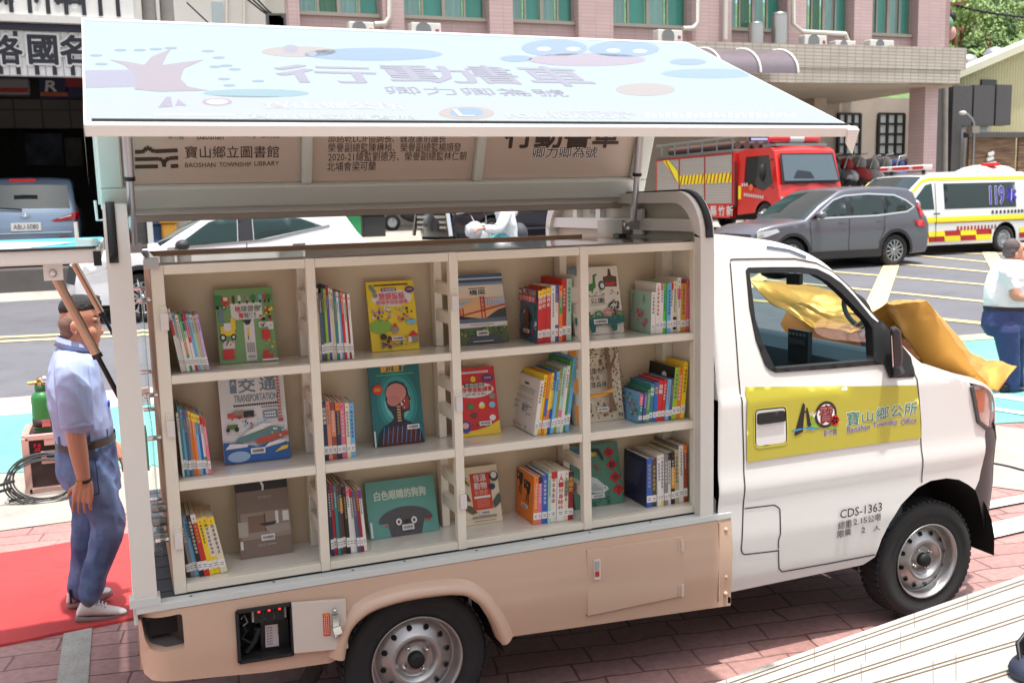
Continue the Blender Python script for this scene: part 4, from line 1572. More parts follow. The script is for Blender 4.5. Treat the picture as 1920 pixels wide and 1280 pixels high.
for dx, dy in ((1522, 785), (1528, 785)):
 mb.disc(on_door(dx, dy, .010), (0, -1, 0), .008, MATS['ink_leaf'], 8, .011)
for k in range(5):
 a = on_door(1524, 781, .010)
 b = on_door(1516 + 4 * k, 774 - 3 * (k % 2), .010)
 mb.bar(a, b, .003, .0005, MATS['ink_white'], (0, 1, 0))
mb.add(bk.v, bk.f, MATS['ink_white'])
mb.m[-len(bk.f):] = bk.m
mb.build('door_lettering', truck)
# mirror on the near pillar
mb = MB()
mo = [(1672, 616), (1684, 614), (1690, 622), (1694, 668), (1692, 688), (1680, 694), (1675, 688)]
A = [px(x, y, Y=-.07) for x, y in mo]
mb.prism([(p.x, p.y, p.z) for p in A], (.05, .07, 0), mat('mirror_black', (30, 31, 34), .3, 0, .3))
mr_ = mb.build('mirror', truck, bevel=.012)
mb = MB()
mb.bar(px(1668, 700, Y=.03), px(1690, 690, Y=-.03), .03, .05, MATS['mirror_black'])
mb.build('mirror_arm', mr_)
mb = MB()
A = [px(x, y, Y=-.072) for x, y in ((1671, 630), (1672.5, 628), (1676, 686), (1674, 689))]
mb.poly(A, MATS['chrome'])
mb.build('mirror_glass', mr_)
# roof channel
mb = MB()
ribbon(mb, [(1.74, 1.905), (1.86, 1.885), (1.95, 1.85)], .012, mat('channel_blue', (96, 110, 130), .3), .004)
mb.build('roof_channel', truck)
# interior
mb = MB()
mb.box(1.49, 2.6, .10, 1.55, .55, .60, MATS['dash_dark'])
mb.box(1.485, 1.5, .10, 1.55, .6, 1.25, mat('trim_grey', (96, 100, 102), .8))
for y in (.12, .95):
 mb.box(1.55, 2.0, y, y + .55, .6, .92, MATS['dash_dark'])
 mb.box(1.50, 1.64, y + .02, y + .53, .9, 1.32, MATS['dash_dark'])
mb.box(1.52, 2.5, .055, .07, .5, 1.24, MATS['dash_dark'])
mb.build('seat', truck, bevel=.03)
mb = MB()
dpf = [(2.40, .7), (2.40, 1.10), (2.345, 1.17), (2.36, 1.30), (2.42, 1.372), (2.51, 1.362), (2.60, .9), (2.60, .7)]
mb.prism([(x, .07, z) for x, z in dpf], (0, 1.5, 0), MATS['dash_teal'])
ds = mb.build('dashboard', truck, bevel=.02)
mb = MB()
A, B = px(1478, 668, X=2.335), px(1516, 622, X=2.335)
mb.box(2.332, 2.36, min(A.y, B.y), max(A.y, B.y), A.z - .02, B.z, MATS['dash_dark'])
for k in range(5):
 mb.box(2.327, 2.333, min(A.y, B.y) + .02 + .03 * k, min(A.y, B.y) + .035 + .03 * k, B.z - .03, B.z - .018, MATS['steel_grey'])
mb.box(2.327, 2.333, min(A.y, B.y) + .02, max(A.y, B.y) - .02, B.z - .075, B.z - .05, mat('screen_dark', (70, 80, 84), .2))
mb.build('radio', ds)
mb = MB()
for k in range(5):
 mb.box(2.335, 2.35, .1 + .022 * k, .11 + .022 * k, 1.19, 1.27, MATS['dash_dark'])
mb.build('vent', ds)
mb = MB()
c = Vector((2.16, 1.22, 1.20))
ax = Vector((-.75, 0, .66)).normalized()
u = ax.orthogonal().normalized()
v = ax.cross(u)
mb.tube([c + (u * math.cos(t) + v * math.sin(t)) * .185 for t in [k * 2 * math.pi / 28 for k in range(28)]], .014, MATS['rubber'], 8, False, True)
for k in (0, 2.2, 4.1):
 mb.bar(c, c + (u * math.cos(k) + v * math.sin(k)) * .18, .03, .015, MATS['rubber'])
mb.bar(c, c - ax * .3, .05, .05, MATS['rubber'])
mb.build('steering_wheel', truck)
# dash camera and inner mirror
mb = MB()
c = px(1490, 523, X=2.12)
mb.obox(Matrix.Translation(c) @ Matrix.Rotation(R(20), 4, 'Z'), .03, .075, .055, MATS['rubber'])
mb.tube([c + Vector((.0, 0, .02)), c + Vector((.03, .02, .06))], .008, MATS['rubber'], 6)
mb.tube([c + Vector((0, .04, .01)), c + Vector((0, .09, .0)), c + Vector((0, .14, .05))], .004, MATS['rubber'], 5)
mb.build('dash_camera', truck)
mb = MB()
c = px(1452, 512, X=2.1)
mb.ball(c, (.03, .12, .03), MATS['rubber'], 12, 6)
mb.build('inner_mirror', truck)
# round safety mirror outside the windscreen
mb = MB()
c = px(1607, 582, X=2.66)
n_ = (CAMC - c).normalized()
u = Vector((0, 0, 1)).cross(n_).normalized()
v = n_.cross(u)
mb.tube([c + u * .045 * math.cos(t) * 1.35 + v * .085 * math.sin(t) - u * .03 * math.sin(t) for t in [k * 2 * math.pi / 24 for k in range(24)]], .013, MATS['rubber'], 8, False, True)
mb.tube([c - v * .085, c - v * .16 + u * .03, Vector((2.66, c.y - .1, 1.26))], .012, MATS['rubber'], 6)
mb.build('parking_mirror', truck)
# ---- wheels
def truck_wheel(c, name, outward):
 mb = MB()
 n = 56
 rt, w2 = .305, .083
 prof = [(.19, -w2 * .9), (.215, -w2), (.27, -w2), (.292, -w2 * .8), (.303, -w2 * .5), (rt, 0), (.303, w2 * .5), (.292, w2 * .8), (.281, w2 * .96), (.265, w2), (.24, w2 * 1.02), (.236, w2 * .97), (.215, w2 * .98), (.19, w2 * .85)]
 mb.lathe(prof, c, outward, MATS['tyre_rubber'], n)
 for k in range(n):
  a0 = 2 * math.pi * k / n
  for (h0, h1, sft) in ((-w2 * .75, -w2 * .15, 0), (w2 * .15, w2 * .75, .5)):
   a = a0 + sft * 2 * math.pi / n
   ax = Vector(outward)
   u = ax.orthogonal().normalized()
   q = ax.cross(u)
   e = u * math.cos(a) + q * math.sin(a)
   s = ax.cross(e)
   M = Matrix.Translation(Vector(c) + e * .3015 + ax * (h0 + h1) / 2) @ Matrix((s, e, ax)).transposed().to_4x4()
   mb.obox(M, .022, .008, abs(h1 - h0), MATS['tyre_rubber'])
 t = mb.build(name, truck)
 mb = MB()
 RS = MATS['rim_steel']
 d0 = w2 - .012
 rp = [(.186, d0 - .10), (.188, d0 + .004), (.192, d0 + .01), (.189, d0 + .013), (.183, d0 + .006), (.176, d0 - .012), (.171, d0 - .045), (.163, d0 - .05), (.158, d0 - .042), (.135, d0 - .026), (.118, d0 - .018), (.108, d0 - .008), (.098, d0 - .002), (.088, d0 - .008), (.078, d0 - .03), (.070, d0 - .036), (.045, d0 - .038), (.040, d0 - .03), (.0, d0 - .03)]
 mb.lathe(rp, c, outward, RS, n)
 r_ = mb.build('rim', t)
 mb = MB()
 ax = Vector(outward)
 u = Vector((1, 0, 0))
 q = ax.cross(u)
 for k in range(12):
  a = 2 * math.pi * (k + .3) / 12
  e = u * math.cos(a) + q * math.sin(a)
  p = Vector(c) + e * .139 + ax * (d0 - .0225)
  nrm = (ax + e * .6).normalized()
  tt = ax.cross(e).normalized()
  w_ = nrm.cross(tt)
  mb = MB()
  mb.poly([p + tt * .0115 * math.cos(b) + w_ * .0125 * math.sin(b) for b in [2 * math.pi * z / 14 for z in range(14)]], MATS['hole_black'])
  mb.build('vent_hole', t)
 mb = MB()
 mb.lathe([(.034, d0 - .036), (.034, d0 - .006), (.030, d0 + .002), (.012, d0 + .004), (.0, d0 + .004)], c, outward, MATS['rubber'], 24)
 mb.build('hub_cap', t)
 for k in range(4):
  mb = MB()
  a = 2 * math.pi * (k + .35) / 4
  e = u * math.cos(a) + q * math.sin(a)
  p = Vector(c) + e * .057
  mb.lathe([(.011, d0 - .038), (.011, d0 - .030), (.008, d0 - .029), (.008, d0 - .02), (.006, d0 - .016), (0, d0 - .015)], p, outward, MATS['chrome'], 10)
  mb.build('lug_nut', t)
 return t
for x in (0, 2.65):
 truck_wheel((x, .115, .305), 'wheel', (0, -1, 0))
 truck_wheel((x, YW_ - .09, .305), 'wheel', (0, 1, 0))
# ---- chassis and dark underside
mb = MB()
CB = MATS['chassis_black']
mb.box(-.95, 2.9, .45, .60, .38, .52, CB)
mb.box(-.95, 2.9, 1.05, 1.20, .38, .52, CB)
mb.box(-1.0, 1.45, .05, 1.6, .60, .68, CB)
mb.tube([(0, .15, .305), (0, 1.5, .305)], .045, CB, 10)
mb.tube([(2.65, .15, .305), (2.65, 1.5, .305)], .04, CB, 10)
mb.ball((0, .82, .305), .13, CB)
mb.box(1.6, 2.2, .25, 1.4, .36, .6, CB)
mb.box(.45, .95, .3, .75, .28, .55, CB)
# wheel housings
for x, r_ in ((0, .37), (2.65, .44)):
 prof = [(x + r_ * math.cos(t), .305 + r_ * math.sin(t)) for t in [R(k) for k in range(-5, 190, 13)]]
 mb.grid([[(p[0], .03, p[1]), (p[0], .42, p[1])] for p in prof], CB)
 mb.box(x - r_ * .95, x + r_ * .95, .42, .44, .3, .305 + r_ * .9, CB)
mb.tube([px(575, 1280, Y=.2), px(598, 1240, Y=.2)], .035, mat('flap_brown', (54, 48, 46), .8), 8)
mb.build('chassis', truck)
# ---- load bed floor and white sill
mb = MB()
mb.box(-1.02, 1.36, .052, 1.6, .69, .732, MATS['deck_grey'])
for k in range(11):
 y = .12 + .14 * k
 mb.box(-1.02, -.86, y, y + .006, .7325, .7335, MATS['dash_dark'])
mb.build('deck', truck)
mb = MB()
mb.box(-1.04, 1.465, -.004, .05, .708, .738, MATS['rail_white'])
mb.box(-1.05, -1.035, .02, 1.62, .66, .738, MATS['rail_white'])
sill_o = mb.build('sill', truck, bevel=.004)
mb = MB()
for k in range(9):
 x = -.85 + .27 * k + .03 * (k % 3)
 mb.disc((x, .02 + .01 * (k % 2), .7395), (0, 0, 1), .006, MATS['ink_black'], 8)
mb.build('bolt', sill_o)
# ---- beige skirt with wheel arch
def sky_(x):           # plan of the skirt: rounded rear corner
 if x < -.93:
  d = min(.11, -.93 - x)
  return .11 - math.sqrt(max(.0121 - d * d, 0))
 return 0.0
bot = lambda x: .395 - .0515 * (x + .43)
flare_in = [(-.30, .40), (-.285, .49), (-.255, .54), (-.202, .575), (-.12, .59), (-.02, .597), (.10, .592), (.149, .585), (.198, .57), (.254, .521), (.305, .434), (.335, .348)]
sk_out = [(-1.037, .707), (-1.037, .50), (-1.03, .46), (-1.005, .445), (-.96, .442), (-.6, bot(-.6)), (-.36, bot(-.36)), (-.335, .40)]
sk_out += flare_in[1:] + [(.345, .365), (.40, bot(.40)), (.9, bot(.9)), (1.465, bot(1.465)), (1.465, .707)]
SKf = lambda off: (lambda x, z: Vector((x, sky_(x) - off - .012 * math.sin(max(0, min(1, (z - .36) / .35)) * math.pi), z)))
notch = rounded([(px(x, y, Y=0).x, px(x, y, Y=0).z) for x, y in ((264, 1165), (341, 1149), (346, 1212), (315, 1219), (283, 1221), (272, 1205))], .012, 3)
box_px = [(443, 1144), (545, 1129), (549, 1222), (448, 1238)]
box_o = [(px(x, y, Y=0).x, px(x, y, Y=0).z) for x, y in box_px]
SB = MATS['skirt_beige']
mb = MB()
skin(mb, sk_out, [notch, box_o], .04, SKf(0), SB, False)
rim_flange(mb, notch, .03, SKf(0), (0.004, .045, 0), SB)
rim_flange(mb, sk_out[5:-2], .04, SKf(0), (0, .03, 0), SB, True, False)
# returned front end and rear face
mb.box(1.45, 1.466, .0, .05, .31, .707, SB)
mb.box(-1.042, -1.030, .11, YW_ - .1, .45, .707, SB)
skt = mb.build('side_skirt', truck, smooth_angle=35)
mb = MB()
mb.box(-1.02, .95, YW_ - .02, YW_, .40, .707, SB)
mb.box(.3, 1.465, YW_ - .02, YW_, .34, .707, SB)
mb.build('side_skirt', truck)
# protruding wheel arch lip
mb = MB()
fl = [(-.325, .41), (-.305, .50), (-.27, .552), (-.205, .592), (-.12, .61), (-.02, .616), (.10, .611), (.155, .603), (.21, .585), (.272, .53), (.325, .437), (.358, .345)]
rows = []
sm = smooth2(fl, 3)
nn = normals2(sm)
for p, n in zip(sm, nn):
 r_ = []
 for k in range(9):
  t = k / 8
  q = Vector(p) - n * (.048 - .075 * t) if False else Vector(p) + n * (-.045 + .062 * t)
  y = -.004 - .040 * math.sin(min(1, t * 1.25) * math.pi / 2) + (.012 * max(0, t - .8) / .2)
  r_.append((q.x, y, q.y))
 q = Vector(p) + n * .017
 r_.append((q.x, .06, q.y))
 rows.append(r_)
mb.grid(rows, SB)
mb.add([rows[-1][k] for k in range(9)] + [(rows[-1][8][0], .0, rows[-1][8][2])], [tuple(range(10))], SB)
mb.build('wheel_arch', truck)
# bumper inset
mb = MB()
ni = [(px(x, y, Y=.05).x, px(x, y, Y=.05).z) for x, y in ((255, 1168), (343, 1146), (347, 1202), (318, 1210), (285, 1207), (262, 1195))]
mb.prism([(x, .035 + sky_(x), z) for x, z in ni], (0, .12, 0), mat('inset_brown', (50, 42, 39), .55))
mb.build('rear_step', truck)
# power box
mb = MB()
x0, x1 = box_o[0][0], box_o[1][0]
z0, z1 = box_o[3][1], box_o[0][1]
mb.box(x0, x1, .13, .14, z0 - .02, z1 + .02, MATS['dash_dark'])
for a, b in zip(box_o, box_o[1:] + box_o[:1]):
 mb.add([(a[0], -.008, a[1]), (b[0], -.008, b[1]), (b[0], .13, b[1]), (a[0], .13, a[1])], [(0, 1, 2, 3)], rub)
 mb.bar((a[0], -.014, a[1]), (b[0], -.014, b[1]), .012, .014, rub, (0, 1, 0))
pbx = mb.build('power_box', truck)
mb = MB()
sw = [px(x, y, Y=.02) for x, y in ((472, 1145), (536, 1134), (537, 1156), (473, 1166))]
mb.prism([tuple(p) for p in sw], (0, .05, 0), mat('plate_white', (214, 208, 204), .5))
for (x, y) in ((485, 1151), (504, 1148), (523.5, 1145)):
 c = px(x, y, Y=.015)
 mb.obox(Matrix.Translation(c), .034, .02, .058, rub)
 mb.ball(c + Vector((0, -.012, .014)), (.005, .004, .004), mat('led_red', (255, 40, 40), .4, emit=1.5), 8, 5)
mb.build('switch_panel', pbx)
mb = MB()
dv = [px(x, y, Y=.05) for x, y in ((488, 1166), (540, 1158), (543, 1215), (490, 1224))]
mb.prism([tuple(p) for p in dv], (0, .08, 0), mat('device_black', (24, 24, 25), .5))
mb.build('control_unit', pbx)
mb = MB()
lb = [px(x, y, Y=.047) for x, y in ((497, 1172), (521, 1169), (523, 1210), (498, 1213))]
mb.poly([tuple(p) for p in lb], mat('sticker_pink', (214, 198, 198), .6))
u, v = (lb[1] - lb[0]), (lb[3] - lb[0])
for k in range(4):
 for j in range(7):
  a = lb[0] + u * (.12 + .12 * k) + v * (.08 + .125 * j) + Vector((0, -.001, 0))
  mb.add([a, a + u * .05, a + u * .05 + v * .07, a + v * .07], [(0, 1, 2, 3)], MATS['ink_black'])
put_text(mb, 'DWE-02', lb[1] - u * .06 + v * .05 + Vector((0, -.001, 0)), v.normalized(), u.normalized(), v.length * .4, .012, MATS['ink_black'])
mb.build('label', pbx)
mb = MB()
mb.tube([px(x, y, Y=.04) for x, y in ((455, 1170), (462, 1182), (452, 1195), (470, 1205), (482, 1190), (478, 1175))], .006, rub, 6)
mb.tube([px(x, y, Y=.04) for x, y in ((485, 1175), (478, 1200), (462, 1222))], .012, rub, 6)
mb.tube([px(x, y, Y=.03) for x, y in ((452, 1160), (458, 1152), (464, 1166), (456, 1172))], .004, MATS['steel_grey'], 6)
mb.build('cable', pbx)
mb = MB()
dd = [px(x, y, Y=-.03) for x, y in ((547, 1131), (648, 1123), (653, 1215), (552, 1225))]
mb.prism([tuple(p) for p in dd], (0, .016, 0), MATS['door_grey'])
pdr = mb.build('box_door', truck, bevel=.002)
mb = MB()
st_ = [px(x, y, Y=-.032) for x, y in ((605, 1150), (618, 1149), (620, 1191), (607, 1192))]
mb.poly([tuple(p) for p in st_], mat('sticker_red', (206, 60, 44), .6))
u, v = st_[1] - st_[0], st_[3] - st_[0]
for k in range(3):
 for j in range(9):
  a = st_[0] + u * (.15 + .28 * k) + v * (.17 + .088 * j) + Vector((0, -.001, 0))
  mb.add([a, a + u * .14, a + u * .14 + v * .055, a + v * .055], [(0, 1, 2, 3)], mat('sticker_ink', (236, 190, 170), .6))
mb.add([st_[0] + u * .15 + v * .03 + Vector((0, -.001, 0)), st_[0] + u * .85 + v * .03 + Vector((0, -.001, 0)), st_[0] + u * .85 + v * .13 + Vector((0, -.001, 0)), st_[0] + u * .15 + v * .13 + Vector((0, -.001, 0))], [(0, 1, 2, 3)], mat('sticker_orange', (230, 140, 50), .6))
mb.build('sticker', pdr)
mb = MB()
c = px(629, 1168, Y=-.04)
mb.obox(Matrix.Translation(c + Vector((0, 0, .01))), .022, .02, .05, MATS['chrome'])
mb.obox(Matrix.Translation(c + Vector((.004, -.004, -.025))) @ Matrix.Rotation(R(-14), 4, 'Y'), .03, .02, .032, MATS['chrome'])
mb.lathe([(.007, 0), (.007, .015), (0, .018)], c + Vector((0, .01, .052)), (0, -1, 0), MATS['chrome'], 10)
mb.lathe([(.006, 0), (.006, .012), (0, .014)], c + Vector((0, .01, -.055)), (0, -1, 0), MATS['chrome'], 10)
mb.build('latch', pdr)
# closed utility door in the skirt
ud = [px(x, y, Y=-.012) for x, y in ((1101, 1031), (1281, 1005), (1282, 1117), (1102, 1155))]
mb = MB()
mb.prism([tuple(p) for p in ud], (0, .012, 0), SB)
u_ = mb.build('utility_door', truck, bevel=.003)
mb = MB()
q = [p + Vector((0, -.001, 0)) for p in ud]
for a, b in zip(q, q[1:] + q[:1]):
 mb.bar(a + Vector((0, .012, 0)), b + Vector((0, .012, 0)), .005, .004, MATS['seam'], (0, 1, 0))
mb.build('door_gap', u_)
mb = MB()
la = [px(x, y, Y=-.02) for x, y in ((1114, 1050), (1126, 1048), (1126.5, 1085), (1115, 1087))]
mb.prism([tuple(p) for p in la], (0, .01, 0), MATS['plate_white'])
lb_ = [px(x, y, Y=-.024) for x, y in ((1116.5, 1072), (1124, 1071), (1124, 1080), (1117, 1081))]
mb.prism([tuple(p) for p in lb_], (0, .006, 0), MATS['ink_red'])
lc_ = [px(x, y, Y=-.024) for x, y in ((1116.5, 1053), (1124, 1052), (1124, 1068), (1117, 1069))]
mb.prism([tuple(p) for p in lc_], (0, .005, 0), MATS['rim_steel'])
mb.build('latch', u_)
mb = MB()
for y in (1022, 1106):
 c = px(1279, y, Y=-.014)
 mb.tube([c + Vector((0, 0, -.026)), c + Vector((0, 0, .026))], .008, MATS['door_grey'], 8)
 mb.box(c.x - .02, c.x + .012, -.014, -.008, c.z - .024, c.z + .024, SB)
mb.build('hinge', u_)
mb = MB()
for z in (.66, .54, .44, .36):
 mb.ball((1.435, -.004, z), (.011, .008, .011), SB, 10, 6)
mb.box(1.395, 1.399, -.012, .0, .33, .70, SB)
mb.build('rivet', skt)
# ---- body frames
PC = MATS['post_cream']
def arch_path(inset, ztop, zbot, r_, y0=0.0, y1=YW_):
 P = [(y0 + inset, zbot), (y0 + inset, ztop - r_)]
 for k in range(1, 9):
  t = R(90) * k / 8
  P.append((y0 + inset + (r_ - inset * 0) * (1 - math.cos(t)), ztop - inset - r_ * (1 - math.sin(t))))
 Q = [(y1 - (p[0] - y0), p[1]) for p in P[::-1]]
 return P + Q
def arch_frame(name, xa, xb, zt, zb, depth, m, seal_x=None):
 o = arch_path(0, zt, zb, .2)
 i = arch_path(depth, zt, zb, .18)
 mb = MB()
 rows = []
 for a, b in zip(o, i):
  rows.append([(xa, a[0], a[1]), (xb, a[0], a[1]), (xb, b[0], b[1]), (xa, b[0], b[1]), (xa, a[0], a[1])])
 mb.grid(rows, m, True)
 ob = mb.build(name, truck, weld=1e-4, smooth_angle=30)
 return ob, o
fr1, o1 = arch_frame('front_arch', 1.305, 1.372, 2.165, .738, .05, PC)
fr0, o0 = arch_frame('rear_arch', -1.045, -.965, 2.165, .738, .05, PC)
for fr, xa, xb in ((fr1, 1.330, 1.362), (fr0, -1.035, -1.005)):
 mb = MB()
 P = [p for p in o1[:11] if p[1] > 1.94]
 P = [(o1[0][0], 1.97)] + P
 cen = (.2, 1.965)
 rows = []
 for y, z in P:
  n = Vector((y - cen[0], z - cen[1])).normalized() if z > 1.966 else Vector((-1, 0))
  rows.append([(xa, y, z), (xa, y + n.x * .008, z + n.y * .008), (xb, y + n.x * .008, z + n.y * .008), (xb, y, z)])
 mb.grid(rows, rub)
 mb.build('rubber_seal', fr)
mb = MB()
for (y, z) in ((.0, 0),):
 pass
mb.box(-1.06, -.955, -.006, .055, .735, .765, MATS['rail_white'])
mb.build('post_foot', fr0)
# bulkhead behind the shelves
BK = mat('bulkhead_grey', (188, 182, 166), .5)
mb = MB()
bp = arch_path(.03, 2.15, .74, .18)
mb.add([(1.362, y, z) for y, z in bp] + [(1.370, y, z) for y, z in bp], [tuple(range(len(bp)))], BK)
bh = mb.build('bulkhead', truck)
mb = MB()
zr = px(1250, 422, X=1.35).z
mb.box(1.325, 1.361, .05, 1.6, zr - .025, zr + .03, PC)
for y in (.62, 1.0, 1.28):
 mb.box(1.33, 1.361, y, y + .05, zr + .031, 2.12, PC)
mb.box(1.35, 1.3615, 1.02, 1.16, zr + .05, zr + .12, mat('shade_box', (150, 138, 124), .7))
mb.box(1.31, 1.361, .72, .99, zr - .045, zr + .02, BK)
mb.build('cross_rail', bh)
mb = MB()
c = px(1158, 446, X=1.33)
mb.box(1.32, 1.36, c.y - .03, c.y + .03, c.z - .05, c.z + .02, mat('lock_grey', (112, 108, 92), .5, .4))
mb.tube([(1.33, c.y + .01, c.z + .02), (1.33, c.y + .01, c.z + .07)], .007, MATS['rubber'], 6)
mb.tube([(1.33, c.y + .01, c.z - .01), (1.33, c.y + .06, c.z - .01)], .007, MATS['lock_grey'], 6)
mb.build('lock', bh)
# ridge beam carrying the wing hinge
HY, HZ = .78, 2.165
mb = MB()
mb.box(-1.04, 1.372, HY - .03, HY + .03, 2.121, 2.157, PC)
mb.box(-1.0, 1.33, HY - .02, HY + .12, 2.092, 2.1205, mat('beam_taupe', (176, 164, 150), .5))
rb = mb.build('ridge_beam', truck, bevel=.004)
mb = MB()
mb.tube([(-1.04, HY - .028, 2.162), (1.41, HY - .028, 2.162)], .006, rub, 6)
for x in (-.55, .35, 1.1):
 mb.box(x - .09, x + .09, HY - .045, HY - .02, 2.156, 2.172, MATS['rail_white'])
mb.build('hinge', rb)
# ---- the raised wing: half roof and side panel in one, swung up about the ridge
TH = R(67.4)
WX0, WX1 = -1.065, 1.452
def wing(x, y, z):
 dy, dz = y - HY, z - HZ
 return Vector((x, HY + dy * math.cos(TH) + dz * math.sin(TH), HZ - dy * math.sin(TH) + dz * math.cos(TH)))
ZB = .825
RC = .17
prof_o = [(HY - .01, HZ + .012)] + [(RC + (HY - RC) * k / 4, HZ + .012) for k in (3, 2, 1)]
prof_o += [(RC - RC * math.sin(R(90) * k / 10), HZ + .012 - RC + RC * math.cos(R(90) * k / 10)) for k in range(11)]
prof_o += [(0, HZ - RC - (HZ - RC - ZB) * k / 6) for k in range(1, 7)]
prof_i = []
for k, p in enumerate(prof_o):
 a, b = Vector(prof_o[max(k - 1, 0)]), Vector(prof_o[min(k + 1, len(prof_o) - 1)])
 d = (b - a).normalized()
 prof_i.append(Vector(p) + Vector((-d.y, d.x)) * .028)
 # inner side lies towards +y / -z
WS = mat('wing_white', (222, 220, 214), .35, 0, .2)
mb = MB()
mb.grid([[wing(WX0, y, z), wing(WX1, y, z)] for y, z in prof_o], WS)
mb.grid([[wing(WX1, y, z), wing(WX0, y, z)] for y, z in prof_i], WS)
for x in (WX0, WX1):
 mb.grid([[wing(x, *a), wing(x, *b)] for a, b in zip(prof_o, prof_i)], WS)
e0, e1 = prof_o[-1], prof_i[-1]
mb.grid([[wing(WX0, *e0), wing(WX1, *e0)], [wing(WX0, *e1), wing(WX1, *e1)]], WS)
wg = mb.build('side_wing', truck, weld=1e-4, smooth_angle=35)
# lower edge rail with black seal line
mb = MB()
mb.hexa([wing(WX0, -.004, ZB - .022), wing(WX1 + .01, -.004, ZB - .022), wing(WX1 + .01, .030, ZB - .022), wing(WX0, .030, ZB - .022), wing(WX0, -.004, ZB), wing(WX1 + .01, -.004, ZB), wing(WX1 + .01, .030, ZB), wing(WX0, .030, ZB)], mat('edge_alloy', (226, 222, 214), .4))
mb.build('edge_rail', wg, bevel=.003)
mb = MB()
mb.tube([wing(WX0 + .02, -.008, ZB + .004), wing(WX1 - .02, -.008, ZB + .004)], .004, rub, 6)
mb.add([wing(WX0 - .001, .0, ZB), wing(WX0 - .001, .0, ZB - .03), wing(WX0 - .001, .17, ZB - .02), wing(WX0 - .001, .03, ZB + .02)], [(0, 1, 2, 3)], MATS['edge_alloy'])
mb.prism([wing(WX1 - .04, .0, ZB - .03), wing(WX1 + .009, .0, ZB - .03), wing(WX1 + .009, .09, ZB - .03), wing(WX1 - .03, .05, ZB - .03)], wing(0, 0, .01) - wing(0, 0, 0), MATS['edge_alloy'])
mb.build('seal', wg)
# framing on the inner face of the roof half
iz = HZ + .012 - .028
def inner(x, d, off=0.0):
 """point on the inner face of the roof half, d metres from the hinge"""
 return wing(x, HY - d, iz - off)
FPm = MATS['frame_pale']
pn = (inner(0, 0, 1) - inner(0, 0, 0)).normalized()
ihit = lambda x, y, off=.0: plane_hit(x, y, inner(0, .3, off), pn)
def idist(p):
 q = p - inner(p.x, 0)
 return q.dot((inner(0, 1) - inner(0, 0)).normalized())
f_x = [WX0 + .015, ihit(573, 320).x, ihit(893, 320).x, WX1 - .03]
mb = MB()
def ibox(x0, x1, d0, d1, h, m):
 mb.hexa([inner(x0, d0, h), inner(x1, d0, h), inner(x1, d1, h), inner(x0, d1, h), inner(x0, d0, 0), inner(x1, d0, 0), inner(x1, d1, 0), inner(x0, d1, 0)], m)
ibox(WX0 + .01, WX1 - .02, .0, .095, .045, FPm)
ibox(WX0 + .01, WX1 - .02, .56, .61, .045, FPm)
ibox(WX0 + .01, WX0 + .10, .0955, .5595, .045, FPm)
ibox(WX1 - .10, WX1 - .02, .0955, .5595, .045, FPm)
for x in f_x[1:3]:
 ibox(x - .022, x + .022, .0955, .5595, .04, FPm)
mb.build('inner_frame', wg, bevel=.008)
pxs = [(WX0 + .102, f_x[1] - .023), (f_x[1] + .023, f_x[2] - .023), (f_x[2] + .023, WX1 - .102)]
for a, b in pxs:
 mb = MB()
 ibox(a, b, .097, .558, .006, MATS['panel_inner'])
 mb.build('inner_panel', wg)
mb = MB()
iu = Vector((1, 0, 0))
iv = (inner(0, 1) - inner(0, 0)).normalized()
def itext(s, x0, y0, x1, h, m, bold=0.0, outline=None):
 a, b = ihit(x0, y0, .0075), ihit(x1, y0 - .03 * (x1 - x0), .0075)
 put_text(mb, s, a, iu, iv, b.x - a.x, h, m, bold)
 if outline:
  o = pn * -.0006
  put_text(mb, s, a + o, iu, iv, b.x - a.x, h, outline, bold + .055)
BR = MATS['ink_brown']
itext('新竹縣', 316, 262, 345, .030, MATS['ink_green'])
itext('Baoshan', 370, 262, 419, .030, mat('ink_plum', (96, 78, 84), .6), .004)
itext('Township', 427, 261, 481, .031, MATS['ink_plum'], .004)
itext('Office', 488, 259, 524, .028, MATS['ink_plum'], .004)
itext('寶山鄉立圖書館', 347, 297, 523, .052, BR, .004)
itext('BAOSHAN', 347, 314, 404, .020, BR, .002)
itext('TOWNSHIP', 411, 313, 471, .020, BR, .002)
itext('LIBRARY', 477, 311, 523, .020, BR, .002)
itext('邱銘乾LCIF協調長、魏淑蓮前議長', 615, 268, 836, .042, BR)
itext('榮譽副總監陳楙楨、榮譽副總監楊順發', 615, 286, 864, .042, BR)
itext('2020-21總監劉德芳、榮譽副總監林仁朝', 615, 303, 874, .042, BR)
itext('北埔會梁可蘭', 613, 321, 704, .042, BR)
itext('卿力卿為號', 997, 297, 1119, .056, BR, .008, MATS['ink_white'])
itext('行動書車', 945, 277, 1158, .115, BR, .035)
# library emblem: stylised open book lines
for pts in ([(253, 285), (265, 285), (271, 283), (275, 277), (279, 277), (283, 282), (290, 284), (333, 282)], [(253, 299), (298, 298), (304, 300), (307, 305), (308, 313)], [(308, 305), (311, 300), (317, 297), (334, 296)], [(253, 313), (296, 312)], [(320, 312), (334, 311)]):
 P = [ihit(x, y, .008) for x, y in pts]
 for a, b in zip(P, P[1:]):
  mb.bar(a, b, .016, .001, BR, pn)
mb.build('inner_lettering', wg)
